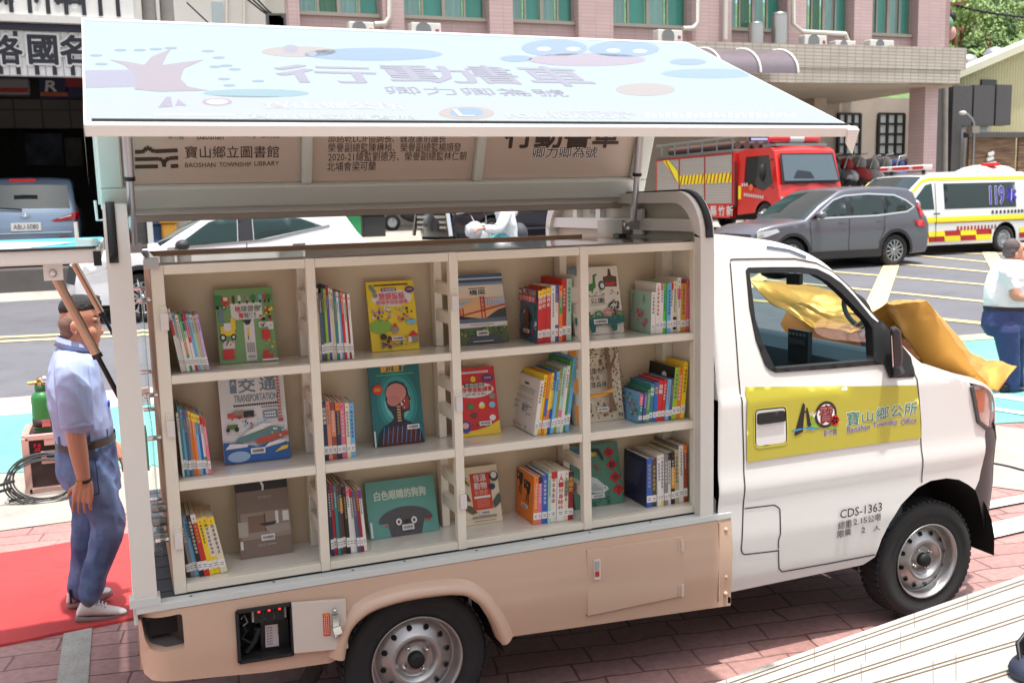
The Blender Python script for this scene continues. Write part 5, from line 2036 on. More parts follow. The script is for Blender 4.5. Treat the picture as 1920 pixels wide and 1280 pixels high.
# ---- printing on the outer face of the wing
wn = (wing(0, -1, 0) - wing(0, 0, 0)).normalized()
who = wing(0, 0, 1.4)
wu = Vector((1, 0, 0))
wv = (wing(0, 0, 1) - wing(0, 0, 0)).normalized()
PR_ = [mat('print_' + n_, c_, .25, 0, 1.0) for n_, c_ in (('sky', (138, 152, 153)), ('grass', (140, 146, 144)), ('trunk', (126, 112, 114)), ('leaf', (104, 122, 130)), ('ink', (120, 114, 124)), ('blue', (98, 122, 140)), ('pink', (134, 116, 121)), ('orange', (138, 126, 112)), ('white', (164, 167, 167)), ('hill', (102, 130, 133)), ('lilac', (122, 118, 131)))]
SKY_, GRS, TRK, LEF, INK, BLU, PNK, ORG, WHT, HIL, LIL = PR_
mb = MB()
L0 = [0]
def wh(x, y):
 return plane_hit(x, y, who + wn * (.0006 + .00018 * L0[0]), wn)
def wclip(p):
 q = p - who
 x = max(WX0 + .006, min(WX1 - .006, p.x))
 d = max(-(1.4 - ZB) + .004, min(HZ - RC - 1.4 - .0, q.dot(wv)))
 return Vector((x, 0, 0)) + (who + wn * (.0006 + .00018 * L0[0])) * 1 + wv * d - Vector((who.x, 0, 0))
def wpoly(pts, m):
 mb.poly([wclip(wh(x, y)) for x, y in pts], m)
def wblob(x, y, rx, ry, m, n=22):
 wpoly([(x + rx * math.cos(2 * math.pi * k / n), y - ry * math.sin(2 * math.pi * k / n)) for k in range(n)], m)
def wlevel(k):
 L0[0] = k
wlevel(0)
lo, hi = ZB + .004, HZ - RC
mb.poly([wing(WX0 + .006, -.0005, lo), wing(WX1 - .006, -.0005, lo), wing(WX1 - .006, -.0005, hi), wing(WX0 + .006, -.0005, hi)], SKY_)
wlevel(1)
wpoly([(150, 250), (1630, 250), (1560, 205), (1300, 186), (1100, 196), (950, 188), (760, 190), (560, 182), (330, 178), (160, 186)], GRS)
wpoly([(150, 132), (290, 130), (310, 150), (255, 163), (150, 165)], LIL)
wblob(560, 97, 70, 10, ORG)
wblob(700, 102, 130, 12, BLU)
wblob(1210, 168, 56, 12, ORG)
wblob(480, 175, 100, 8, HIL)
wblob(1330, 138, 90, 9, HIL)
wlevel(2)
wpoly([(252, 168), (256, 140), (232, 122), (205, 112), (240, 116), (270, 122), (285, 106), (320, 92), (312, 104), (304, 122), (350, 116), (382, 112), (345, 128), (338, 148), (352, 162), (392, 170), (300, 172)], TRK)
wblob(545, 92, 14, 8, INK)
wblob(585, 101, 9, 5, INK)
for (x, y) in ((180, 104), (190, 120), (226, 94), (262, 94), (292, 92), (320, 90), (390, 96), (410, 108), (404, 125), (424, 123), (440, 130), (420, 148), (484, 152), (430, 160)):
 wblob(x, y, 12, 2.2, LEF, 10)
# two plain rounded clouds of colour at the right
wblob(1040, 90, 62, 16, BLU)
wblob(1170, 92, 66, 15, BLU)
wblob(1100, 112, 110, 12, PNK)
wblob(968, 110, 30, 6, BLU)
wblob(1290, 116, 34, 6, BLU)
for (x, y) in ((170, 64), (190, 66), (250, 65)):
 pass
wlevel(3)
for (x, y) in ((1020, 92), (1075, 92), (1150, 95), (1200, 96)):
 wblob(x, y, 14, 4, WHT, 12)
def wtext(s, x0, y0, x1, y1, m, bold):
 a = wh(x0, y0)
 b = wh(x1, y0)
 t = wh(x0, y1)
 h_ = (t - a).dot(wv)
 put_text(mb, s, a, wu, wv, b.x - a.x, h_, m, bold)
wtext('行', 528, 153, 716, 121, INK, .028)
wtext('動', 738, 153, 900, 122, INK, .026)
wtext('書', 905, 156, 985, 123, INK, .026)
wtext('車', 1010, 160, 1120, 125, INK, .028)
wtext('卿力卿為號', 728, 176, 1062, 162, INK, .008)
wtext('寶山鄉公所', 496, 203, 760, 190, WHT, .02)
wtext('寶山鄉立圖書館', 468, 222, 780, 213, WHT, .02)
wtext('LIONS', 1010, 214, 1060, 208, WHT, .02)
wtext('CLUBS INTERNATIONAL', 1070, 214, 1190, 208, WHT, .02)
wtext('FOUNDATION', 955, 221, 1180, 213, WHT, .03)
for k in range(22):
 wpoly([(1210 + 13 * k, 221), (1219 + 13 * k, 221), (1217 + 13 * k, 210 + 3 * (k % 3)), (1209 + 13 * k, 210 + 3 * (k % 2))], WHT)
wblob(875, 212, 52, 12, ORG)
wpoly([(296, 202), (312, 182), (320, 182), (324, 200)], INK)
wpoly([(328, 198), (334, 186), (350, 198)], INK)
wblob(407, 191, 28, 7, PNK)
for y, x0, x1 in ((217, 290, 440), (227, 290, 372), (227, 400, 440)):
 wpoly([(x0, y), (x1, y), (x1, y - 4), (x0, y - 4)], WHT)
wlevel(4)
wblob(875, 211, 32, 9, BLU)
wblob(407, 191, 20, 5, WHT)
wlevel(5)
wtext('L', 862, 218, 890, 205, WHT, .03)
mb.poly([wing(WX0 + .01, -.0045, HZ - RC - .004), wing(WX1 - .01, -.0045, HZ - RC - .004), wing(WX1 - .01, -.0045, HZ - RC - .0005), wing(WX0 + .01, -.0045, HZ - RC - .0005)], MATS['seam'])
mb.build('outer_print', wg)
# ---- gas struts of the wing
AL = mat('strut_silver', (176, 178, 180), .3, .8)
def strut(a, b, split, r1, r2, name='gas_strut', m1=None, m2=None):
 a, b = Vector(a), Vector(b)
 s = a.lerp(b, split)
 mb = MB()
 mb.tube([a, s], r1, m1 or AL, 14)
 o = mb.build(name, truck)
 mb = MB()
 mb.tube([s - (s - a) * .02, b], r2, m2 or AL, 12)
 mb.tube([s + (a - s).normalized() * .008, s - (a - s).normalized() * .008], r1 * 1.12, rub, 14)
 mb.build('rod', o)
 return o
bR = px(1188, 416, X=1.30)
tR = px(1201, 243, X=1.30)
s_o = strut(tR, bR, .48, .019, .015)
yb = bR.y
bL = px(251, 458, Y=yb)
tL = px(237, 243, Y=tR.y)
s_p = strut(tL, bL, .42, .019, .015)
for so, b in ((s_o, bR), (s_p, bL)):
 mb = MB()
 mb.box(b.x - .03, b.x + .03, b.y - .012, b.y + .012, b.z - .035, b.z + .005, AL)
 mb.tube([b + Vector((-.05, 0, -.01)), b + Vector((.05, 0, -.01))], .010, AL, 8)
 mb.box(b.x + (.03 if b.x > 0 else -.045), b.x + (.045 if b.x > 0 else -.03), b.y - .03, b.y + .06, b.z - .06, b.z + .06, PC)
 mb.build('bracket', so)
# ---- tail hatch raised at the back
TZ = 1.985
mb = MB()
mb.box(-2.15, -1.062, .05, 1.58, TZ - .02, TZ + .032, WS)
th_ = mb.build('tail_hatch', truck, bevel=.006)
mb = MB()
mb.box(-2.14, -1.07, .06, 1.57, TZ + .033, TZ + .0345, mat('print_teal', (70, 176, 196), .35))
mb.poly([(-1.9, .1, TZ + .036), (-1.3, .1, TZ + .036), (-1.15, .8, TZ + .036), (-1.5, 1.2, TZ + .036), (-1.9, .9, TZ + .036)], mat('print_pale', (190, 222, 222), .4))
for k in range(4):
 mb.disc((-1.13 - .06 * k, .3 + .17 * k, TZ + .0375), (0, 0, 1), .02, INK, 8)
mb.build('outer_print', th_)
mb = MB()
mb.tube([(-2.14, .046, TZ + .034), (-1.075, .046, TZ + .034)], .005, rub, 6)
mb.box(-1.085, -1.06, .045, .07, TZ - .03, TZ + .02, rub)
c = px(100, 510, Y=.1)
mb.box(c.x - .03, c.x + .03, .08, .12, TZ - .075, TZ - .02, WS)
mb.lathe([(.012, -.005), (.012, .006), (0, .008)], (c.x, .08, TZ - .05), (0, -1, 0), MATS['chrome'], 10)
mb.box(-1.13, -1.07, .10, .22, TZ + .036, TZ + .06, WS)
mb.box(-1.14, -1.13, .10, .22, TZ + .036, TZ + .12, WS)
mb.build('bracket', th_)
BZ = mat('strut_bronze', (186, 158, 136), .22, .85)
DK = mat('rod_black', (36, 36, 38), .4, .5)
strut(px(100, 512, Y=.1), px(235, 766, Y=.1), .60, .016, .009, 'hatch_strut', BZ, DK)
strut(px(139, 494, Y=1.45), px(222, 645, Y=1.45), .62, .016, .008, 'hatch_strut', BZ, DK)
# wire hook on the left of the ridge
mb = MB()
mb.tube([px(x, y, Y=.7) for x, y in ((178, 376), (182, 413), (199, 412))], .006, MATS['ink_white'], 6)
mb.build('hook', wg)
# ================================================================== gold cloth over the bonnet
def cat(P, t):
 n = len(P)
 t = t * (n - 1)
 i = min(int(t), n - 2)
 f = t - i
 p0, p1, p2, p3 = P[max(i - 1, 0)], P[i], P[i + 1], P[min(i + 2, n - 1)]
 return .5 * ((2 * p1) + (p2 - p0) * f + (2 * p0 - 5 * p1 + 4 * p2 - p3) * f * f + (3 * p1 - p0 - 3 * p2 + p3) * f ** 3)
CG = [
 [px(1664, 584, X=2.70), px(1702, 636, X=2.77), px(1741, 691, X=2.84), px(1796, 706, X=2.95), px(1848, 724, X=3.04)],
 [px(1664, 574, X=2.57), px(1736, 567, X=2.68), px(1790, 640, X=2.86), px(1832, 700, X=3.02), px(1870, 734, X=3.10)],
 [px(1662, 567, X=2.72), px(1733, 564, X=2.92), px(1812, 652, X=3.16), px(1850, 676, X=3.26), px(1906, 690, X=3.36)],
 [Vector((2.62, .60, 1.43)), Vector((2.82, .60, 1.40)), Vector((3.02, .62, 1.34)), Vector((3.20, .64, 1.27)), Vector((3.36, .66, 1.14))],
 [px(1594, 626, X=2.60), px(1640, 606, X=2.74), Vector((2.95, .95, 1.36)), Vector((3.16, .92, 1.27)), Vector((3.34, .9, 1.12))],
 [px(1520, 612, X=2.56), px(1560, 596, X=2.66), px(1622, 578, X=2.82), Vector((3.12, 1.2, 1.29)), Vector((3.32, 1.2, 1.12))],
 [px(1452, 574, X=2.50), px(1505, 566, X=2.58), px(1560, 545, X=2.78), Vector((3.06, 1.5, 1.32)), Vector((3.28, 1.5, 1.10))],
 [px(1404, 527, X=2.46), px(1440, 529, X=2.56), px(1500, 532, X=2.74), Vector((3.0, 1.72, 1.30)), Vector((3.2, 1.75, 1.08))],
]
def lin_(P, t):
 t = t * (len(P) - 1)
 i = min(int(t), len(P) - 2)
 f = t - i
 f = f + .12 * math.sin(2 * math.pi * f) / (2 * math.pi) * -1
 return P[i].lerp(P[i + 1], f)
NU, NV = 113, 57
P = []
for i in range(NU):
 r_ = []
 for j in range(NV):
  u_, v_ = i / (NU - 1), j / (NV - 1)
  p = lin_([lin_(row, v_) * .75 + cat(row, v_) * .25 for row in CG], u_)
  w_ = noise.noise(Vector((u_ * 7, v_ * 4, 1.3))) * .016
  for q, (sx, sy, am) in enumerate(((9, 5, .030), (-13, 9, .016), (22, 14, .006))):
   w_ += (abs(noise.noise(Vector((u_ * sx + v_ * sy, v_ * sx * .5 - u_ * sy, 7.7 + 3 * q)))) - .2) * am
  e = min(1, 3 * min(u_, 1 - u_) + .25)
  r_.append(p + Vector((0, -.25 * w_, w_ * e)))
 P.append(r_)
mb = MB()
mb.grid(P, MATS['gold_cloth'])
gc = mb.build('gold_cloth', smooth_angle=24)
tag(gc, 'crumpled shiny gold cloth pulled back over the truck bonnet and windscreen', 'cloth')
sm_ = gc.modifiers.new('thick', 'SOLIDIFY')
sm_.thickness = .004
# ribbon bow end showing through the window
t = empty('red_ribbon', px(1630, 618, X=2.64), 'scrap of red ribbon caught in the gold cloth by the windscreen pillar', 'ribbon')
mb = MB()
A = [px(x, y, X=2.60) for x, y in ((1616, 636), (1634, 598), (1637, 602), (1634, 626), (1626, 634))]
mb.prism([tuple(p) for p in A], (.01, 0, 0), MATS['ink_red'])
A = [px(x, y, X=2.598) for x, y in ((1612, 628), (1622, 612), (1628, 612), (1618, 632))]
mb.prism([tuple(p) for p in A], (.01, 0, 0), MATS['ink_white'])
mb.build('loop', t)
# ================================================================== bookcase on the load bed
mat('case_cream', (222, 215, 198), .42, 0, .2, var=.02, vscale=3)
mat('case_back', (212, 194, 166), .6, var=.03, vscale=2)
mat('shelf_gloss', (220, 214, 202), .22, 0, .5)
mat('case_wood', (176, 142, 112), .55)
mat('top_gloss', (150, 142, 134), .04, .5, .6)
CC, CBK, SG = MATS['case_cream'], MATS['case_back'], MATS['shelf_gloss']
case = empty('bookcase', (.2, .5, .735), 'cream open bookcase with twelve compartments standing on the truck bed', 'bookcase')
CX = [-.862, -.365, -.330, .193, .229, .759, .796, 1.302]
XL, XR = -.905, 1.345
ZT, ZB0 = 1.948, .742
SZ = [1.552, 1.162, .775]            # walking up from the front edge: shelf tops, top to bottom
SU = [1.521, 1.127]
F0, F1, BKY = .050, .085, .335
mb = MB()
mb.box(XL, CX[0], F0, F1, ZB0, ZT, CC)
for a, b in ((1, 2), (3, 4), (5, 6)):
 mb.box(CX[a], CX[b], F0 - .002, F1, ZB0, ZT, CC)
mb.box(CX[7], XR, F0, F1, ZB0, ZT, CC)
for k in range(4):
 x0, x1 = CX[2 * k], CX[2 * k + 1]
 mb.box(x0 + .0005, x1 - .0005, F0 + .001, F1, 1.913, ZT - .001, CC)
 mb.box(x0 + .0005, x1 - .0005, F0 + .001, F1, ZB0 + .001, .775, CC)
 for a, b in ((1.521, 1.552), (1.127, 1.162)):
  mb.box(x0 + .0005, x1 - .0005, F0 + .001, F1, a, b, CC)
mb.build('front_frame', case, bevel=.002)
for z in (1.5515, 1.1615, .7745):
 mb = MB()
 mb.box(XL + .03, XR - .01, F1 + .0005, BKY, z - .028, z, SG)
 mb.build('shelf', case)
mb = MB()
mb.box(XL + .03, XR - .01, BKY + .001, BKY + .012, ZB0, 1.92, CBK)
mb.build('back_panel', case)
mb = MB()
mb.box(XL + .002, XR - .002, F1 + .001, .93, 1.918, ZT - .003, CC)
mb.build('top_board', case)
mb = MB()
mb.box(XL + .03, XR - .03, F1 + .01, .90, ZT, ZT + .006, MATS['top_gloss'])
mb.build('acrylic_top', case)
mb = MB()
mb.box(XL, 1.18, .905, .93, ZT - .02, ZT + .018, MATS['case_wood'])
mb.build('back_rail', case)
mb = MB()
mb.box(XL - .002, XL + .026, F1 + .001, .93, ZB0, ZT - .001, MATS['case_wood'])
mb.build('end_panel', case)
mb = MB()
mb.box(XR - .022, XR, F1 + .001, .93, ZB0, ZT - .001, CC)
mb.build('end_panel', case)
mb = MB()
mb.box(XL - .012, XL + .022, F0 - .004, .93, ZT + .001, ZT + .022, MATS['chrome'])
mb.box(XL - .018, XL + .030, F0 - .012, F0 + .03, ZT - .012, ZT + .026, MATS['rim_steel'])
mb.build('corner_trim', case, bevel=.002)
# open ladder-like dividers between the compartments
for a, b in ((1, 2), (3, 4), (5, 6)):
 xm = (CX[a] + CX[b]) / 2
 mb = MB()
 for z0, z1 in ((1.5525, 1.912), (1.1625, 1.5225), (.7755, 1.1325)):
  mb.box(xm - .0165, xm + .0165, BKY - .075, BKY - .015, z0, z1, CC)
  h = z1 - z0
  for f in (.30, .62):
   mb.box(xm - .015, xm + .015, F1 + .001, BKY - .076, z0 + h * f, z0 + h * (f + .13), CC)
 mb.build('divider', case, bevel=.003)
mb = MB()
for z0, z1 in ((1.5525, 1.912), (1.1625, 1.5225), (.7755, 1.1325)):
 mb.box(CX[7] - .03, CX[7] + .02, BKY - .07, BKY - .002, z0, z1, CC)
mb.build('divider', case)
# little acrylic catches on the stiles
for (x, y) in ((306, 590), (318, 790), (333, 1000), (850, 556), (858, 745), (866, 928), (1308, 535), (1308, 700), (1308, 865)):
 p = px(x, y, Y=F0)
 mb = MB()
 mb.box(p.x - .013, p.x + .013, F0 - .006, F0 - .0005, p.z - .005, p.z + .03, CC)
 mb.box(p.x - .012, p.x + .016, F0 - .016, F0 - .0065, p.z - .055, p.z + .006, MATS['plate_white'])
 for q in (-.006, .006):
  mb.disc((p.x + q, F0 - .0065, p.z + .018), (0, -1, 0), .0022, MATS['rim_steel'], 8)
 mb.build('catch', case, bevel=.002)
# clear brochure holders on the end of the case
ah = empty('brochure_holder', (XL - .03, .4, 1.3), 'tall clear acrylic brochure holder on chrome studs fixed to the end of the bookcase', 'brochure holder')
mb = MB()
for z0, z1 in ((1.42, 1.86), (.86, 1.36)):
 mb.box(XL - .034, XL - .030, .12, .80, z0, z1, MATS['clear_plastic'])
 mb.box(XL - .075, XL - .071, .16, .52, z0 + .02, z0 + .24, MATS['clear_plastic'])
 mb.box(XL - .075, XL - .030, .16, .52, z0 + .015, z0 + .019, MATS['clear_plastic'])
mb.build('panel', ah)
mb = MB()
for z in (1.82, 1.47, 1.31, .92):
 for y in (.16, .74):
  mb.lathe([(.009, 0), (.009, .046), (.0, .048)], (XL - .003, y, z), (-1, 0, 0), MATS['chrome'], 10)
mb.build('stud', ah)
mb = MB()
mb.box(XL - .066, XL - .05, .2, .36, 1.18, 1.32, mat('leaflet_green', (120, 170, 140), .5))
mb.build('leaflet', ah)
mb = MB()
for z in (1.02, .94, .90):
 mb.lathe([(.018, 0), (.018, .05), (.0, .052)], (XL - .002, .22 + (z * 7 % 1) * .2, z), (-1, 0, 0), MATS['rim_steel'], 12)
mb.build('lock', ah)
# ================================================================== books
BAY = [['top left bay', 'second top bay', 'third top bay', 'top right bay'], ['middle left bay', 'second middle bay', 'third middle bay', 'middle right bay'], ['bottom left bay', 'second bottom bay', 'third bottom bay', 'bottom right bay']]
ORD = ['first', 'second', 'third', 'fourth', 'fifth', 'sixth', 'seventh', 'eighth', 'ninth', 'tenth', 'eleventh', 'twelfth', 'thirteenth', 'fourteenth']
CLR = dict(white=(222, 218, 210), cream=(222, 208, 176), navy=(38, 46, 74), black=(34, 32, 33), red=(196, 40, 40), crimson=(140, 30, 44), pink=(222, 110, 140), salmon=(220, 138, 108), rust=(150, 72, 52), orange=(226, 122, 44), yellow=(232, 200, 40), gold=(212, 150, 34), olive=(150, 146, 60), lime=(150, 190, 40), neon=(80, 205, 50), green=(64, 150, 84), mint=(170, 205, 188), teal=(38, 128, 134), sky=(110, 176, 216), blue=(46, 96, 178), lavender=(186, 160, 206), violet=(88, 72, 150), grey=(128, 128, 132), darkgrey=(70, 68, 70), brown=(84, 58, 44), tan=(190, 172, 132), darkgreen=(52, 84, 58), steel=(70, 90, 120))
WORD = dict(darkgrey='dark grey', darkgreen='dark green', sky='light blue', neon='bright green', steel='slate blue')
for k_, v_ in CLR.items():
 mat('book_' + k_, v_, .42)
mat('paper', (226, 214, 190), .85)
mat('label_white', (226, 224, 220), .6)
INKS = [mat('ink_spine_dark', (48, 44, 48), .6), mat('ink_spine_light', (226, 222, 214), .6), mat('ink_spine_red', (180, 40, 46), .6), mat('ink_spine_blue', (50, 84, 150), .6), mat('ink_spine_gold', (206, 168, 74), .6), mat('ink_spine_green', (50, 130, 84), .6)]
rb_ = random.Random(5)
DARK = {'navy', 'black', 'red', 'crimson', 'rust', 'green', 'teal', 'blue', 'violet', 'darkgrey', 'brown', 'darkgreen', 'steel', 'grey', 'orange', 'pink', 'olive'}
def spine_book(M, t, h, d, c, label, group, title=None, band=None, cover=None, top=None):
 """M places the lower left corner of the spine; x thickness, y depth, z height"""
 e = empty('book', M.translation, label, 'book', group)
 mb = MB()
 BM = MATS['book_' + c]
 T = lambda x, y, z: M @ Vector((x, y, z))
 def bx(x0, x1, y0, y1, z0, z1, m):
  mb.hexa([T(x0, y0, z0), T(x1, y0, z0), T(x1, y1, z0), T(x0, y1, z0), T(x0, y0, z1), T(x1, y0, z1), T(x1, y1, z1), T(x0, y1, z1)], m)
 cv = .0018
 bx(0, t, 0, cv, 0, h, BM)
 bx(0, cv, cv, d, 0, h, MATS['book_' + (cover or c)])
 bx(t - cv, t, cv, d, 0, h, BM)
 if band:
  bx(.0004, t - .0004, -.0005, .0002, h * band[1], h * band[2], MATS['book_' + band[0]])
 if top:
  bx(.0004, t - .0004, -.0005, .0002, h * .86, h * .999, MATS['book_' + top])
 mb.build('cover', e)
 mb = MB()
 bx(cv, t - cv, cv, d - .003, .002, h - .003, MATS['paper'])
 mb.build('page_block', e)
 mb = MB()
 ink = INKS[1] if c in DARK else rb_.choice([INKS[0], INKS[0], INKS[2], INKS[3], INKS[5]])
 if c in DARK and rb_.random() < .35:
  ink = INKS[4]
 y = -.0009
 if title:
  s_ = min(t * .84, h * .62 / len(title))
  z = h * .90 - s_
  for ch in title:
   put_text(mb, ch, T((t - s_) / 2, y, z), M.to_3x3() @ Vector((1, 0, 0)), M.to_3x3() @ Vector((0, 0, 1)), s_, s_ * .94, ink, .02)
   z -= s_ * 1.12
 else:
  s_ = t * rb_.uniform(.5, .72)
  z = h * rb_.uniform(.84, .9)
  nchar = rb_.randint(5, 9)
  for k in range(nchar):
   if z - s_ < h * .33:
    break
   for q in range(3):       # short strokes the size of print too small to read
    a = (t - s_) / 2 + s_ * rb_.uniform(0, .25)
    b = (t + s_) / 2 - s_ * rb_.uniform(0, .25)
    zz = z - s_ * (.15 + .3 * q)
    mb.add([T(a, y, zz - s_ * .07), T(b, y, zz - s_ * .07), T(b, y, zz + s_ * .07), T(a, y, zz + s_ * .07)], [(0, 1, 2, 3)], ink)
   a = t / 2 + s_ * rb_.uniform(-.2, .1)
   mb.add([T(a, y, z - s_ * .85), T(a + s_ * .14, y, z - s_ * .85), T(a + s_ * .14, y, z), T(a, y, z)], [(0, 1, 2, 3)], ink)
   z -= s_ * 1.25
 dz = h * .93
 mb.add([T(t / 2 + .003 * math.cos(a), y, dz + .003 * math.sin(a)) for a in [k * math.pi / 4 for k in range(8)]], [tuple(range(8))], INKS[2])
 mb.build('lettering', e)
 mb = MB()
 l0, l1 = h * .10, h * .24
 bx(.0003, t - .0003, -.0012, -.0004, l0, l1, MATS['label_white'])
 mb.add([T(t * .2, -.0014, l0 + (l1 - l0) * .55), T(t * .8, -.0014, l0 + (l1 - l0) * .55), T(t * .8, -.0014, l0 + (l1 - l0) * .63), T(t * .2, -.0014, l0 + (l1 - l0) * .63)], [(0, 1, 2, 3)], INKS[0])
 mb.add([T(t * .25, -.0014, l0 + (l1 - l0) * .3), T(t * .75, -.0014, l0 + (l1 - l0) * .3), T(t * .75, -.0014, l0 + (l1 - l0) * .38), T(t * .25, -.0014, l0 + (l1 - l0) * .38)], [(0, 1, 2, 3)], INKS[0])
 mb.build('spine_label', e)
 return e
def row_of_books(r, c, bl, br, tl, tr, books, y0=.105, depth=.19):
 """books: (colour, relative thickness, relative height[, options])"""
 z = SZ[r] + .001
 A, B = px(*bl, Y=y0), px(*br, Y=y0)
 C, D = px(*tl, Y=y0), px(*tr, Y=y0)
 lean0 = math.atan2(C.x - A.x, C.z - z)
 lean1 = math.atan2(D.x - B.x, D.z - z)
 h0 = math.hypot(C.x - A.x, C.z - z)
 h1 = math.hypot(D.x - B.x, D.z - z)
 lean = (lean0 + lean1) / 2
 tot = sum(b[1] for b in books)
 W0 = (B.x - A.x) * math.cos(lean)
 x = A.x
 g = 'books spine out in the ' + BAY[r][c]
 for i, b in enumerate(books):
  t = W0 * b[1] / tot
  f = (i + .5) / len(books)
  ln = lean0 + (lean1 - lean0) * f * .3 + rb_.uniform(-.004, .004)
  h = (h0 + (h1 - h0) * f) * b[2]
  op = b[3] if len(b) > 3 else {}
  cl = WORD.get(b[0], b[0])
  lb = '%s spined book, %s from the left in the %s of the bookcase' % (cl, ORD[i], BAY[r][c])
  if op.get('say'):
   lb = '%s book, %s from the left in the %s' % (op['say'], ORD[i], BAY[r][c])
  rot = Matrix.Rotation(ln, 4, 'Y')
  if ln < 0:
   M = Matrix.Translation((x, y0 + rb_.uniform(0, .012), z)) @ rot
  else:
   M = Matrix.Translation((x + t / math.cos(ln), y0 + rb_.uniform(0, .012), z)) @ rot @ Matrix.Translation((-t, 0, 0))
  e = spine_book(M, t * .97, h, op.get('d', depth), b[0], lb, g, op.get('title'), op.get('band'), op.get('cover'), op.get('top'))
  if 'art' in op:
   dd = op.get('d', depth)
   q = Art(e, M @ Matrix.Translation((-.0004, dd, 0)) @ Matrix.Rotation(R(-90), 4, 'Z'), dd, h)
   op['art'](q)
   q.done()
  x += t / math.cos(ln)
class Art:
 """flat printed shapes on a cover, in fractions of its width and height"""
 def __init__(self, e, M, W, h):
  self.e, self.M, self.W, self.h, self.mb, self.k = e, M, W, h, MB(), 0
 def pt(self, x, y):
  return self.M @ Vector((x * self.W, -.0006 - .00012 * self.k, y * self.h))
 def poly(self, pts, m):
  self.k += 1
  self.mb.poly([self.pt(*p) for p in pts], m)
 def rect(self, x0, x1, y0, y1, m):
  self.poly([(x0, y0), (x1, y0), (x1, y1), (x0, y1)], m)
 def ell(self, x, y, rx, ry, m, n=20):
  self.poly([(x + rx * math.cos(2 * math.pi * k / n), y + ry * math.sin(2 * math.pi * k / n)) for k in range(n)], m)
 def text(self, s, x0, x1, y0, y1, m, bold=.0, sl=0.0):
  self.k += 1
  u = (self.M.to_3x3() @ Vector((1, 0, sl))).normalized()
  v = self.M.to_3x3() @ Vector((0, 0, 1))
  put_text(self.mb, s, self.pt(x0, y0), u, v, (x1 - x0) * self.W, (y1 - y0) * self.h, m, bold)
 def dots(self, n, x0, x1, y0, y1, ms, s0, s1, rnd):
  """small scattered figures"""
  for _ in range(n):
   x, y, s = rnd.uniform(x0, x1), rnd.uniform(y0, y1), rnd.uniform(s0, s1)
   k = rnd.randint(3, 6)
   a0 = rnd.uniform(0, 6)
   self.poly([(x + s * rnd.uniform(.5, 1.1) * math.cos(a0 + 2 * math.pi * q / k), y + s * .8 * rnd.uniform(.5, 1.1) * math.sin(a0 + 2 * math.pi * q / k)) for q in range(k)], rnd.choice(ms))
 def lines(self, x0, x1, y0, y1, n, m, fill=.5):
  for k in range(n):
   y = y1 - (y1 - y0) * (k + .5) / n
   hh = (y1 - y0) / n * fill / 2
   x = x0
   while x < x1 - .01:
    w_ = min(.035, x1 - x)
    self.rect(x, x + w_ * .8, y - hh, y + hh, m)
    x += w_
 def barcode(self, x0, x1, y0, y1):
  self.rect(x0, x1, y0, y1, MATS['label_white'])
  rr = random.Random(int(x0 * 999))
  x = x0 + (x1 - x0) * .1
  while x < x1 - (x1 - x0) * .12:
   w_ = (x1 - x0) * rr.uniform(.012, .03)
   self.rect(x, x + w_, y0 + (y1 - y0) * .25, y1 - (y1 - y0) * .25, INKS[0])
   x += w_ + (x1 - x0) * rr.uniform(.012, .03)
 def done(self):
  self.mb.build('cover_print', self.e)
rf = random.Random(3)
c_ = lambda n, rgb: mat('print_' + n, rgb, .4)
cw, ck, cr, cb, cy, cg = c_('paperwhite', (222, 220, 216)), c_('black', (36, 36, 38)), c_('red', (206, 52, 44)), c_('blue', (40, 112, 178)), c_('yellow', (236, 200, 50)), c_('green', (60, 130, 70))
co, cp, cs_, ct, cbr, cpu = c_('orange', (230, 120, 50)), c_('rose', (226, 110, 130)), c_('skyblue', (120, 186, 214)), c_('tealdark', (22, 96, 96)), c_('brown', (100, 66, 48)), c_('purple', (92, 52, 130))
def art_manga(a):
 a.rect(0, 1, 0, 1, c_('manga_blue', (70, 110, 140)))
 a.dots(60, .05, .95, .05, .7, [co, cbr, cr, c_('manga_blue2', (50, 80, 110)), cg, cw], .03, .1, rf)
 a.rect(0, 1, .76, 1, c_('manga_mauve', (150, 130, 140)))
 a.dots(14, .05, .95, .9, .98, [cr, ck, cw, cy], .03, .06, rf)
 a.rect(.02, .98, .76, .89, cr)
 a.text('世界的歷史', .05, .95, .775, .87, cw, .02)
 a.poly([(.3, .1), (.62, .08), (.6, .6), (.48, .68), (.34, .5)], cbr)
 a.barcode(.3, .66, .16, .23)
def art_mint(a):
 a.text('小學', .60, .70, .70, .92, ck, 0)
 a.lines(.1, .2, .5, .92, 9, ck, .3)
 for x, y in ((.4, .5), (.48, .4), (.62, .46), (.8, .3), (.7, .2)):
  a.ell(x, y, .07, .06, cp, 9)
 a.dots(10, .1, .3, .3, .5, [ck], .01, .03, rf)
 a.barcode(.3, .62, .26, .33)
def art_plan(a):
 a.rect(.3, .5, .84, .88, ck)
 a.lines(.12, .9, .70, .80, 4, c_('grey_line', (120, 116, 112)), .3)
 a.lines(.12, .9, .58, .64, 2, c_('grey_line', (120, 116, 112)), .3)
 a.rect(.46, .6, .36, .50, cb)
 for x, y in ((.1, .5), (.1, .4), (.72, .48), (.72, .34)):
  a.rect(x, x + .2, y, y + .012, ck)
  a.rect(x, x + .012, y - .06, y, ck)
 a.text('回', .72, .80, .06, .12, ck, 0)
 a.lines(.12, .6, .07, .12, 2, cr, .4)
def art_pond(a):
 a.dots(40, .1, .95, .2, .9, [cg, co, cb, cs_, cw, cr], .03, .09, rf)
 a.rect(.05, .3, .05, .2, cw)
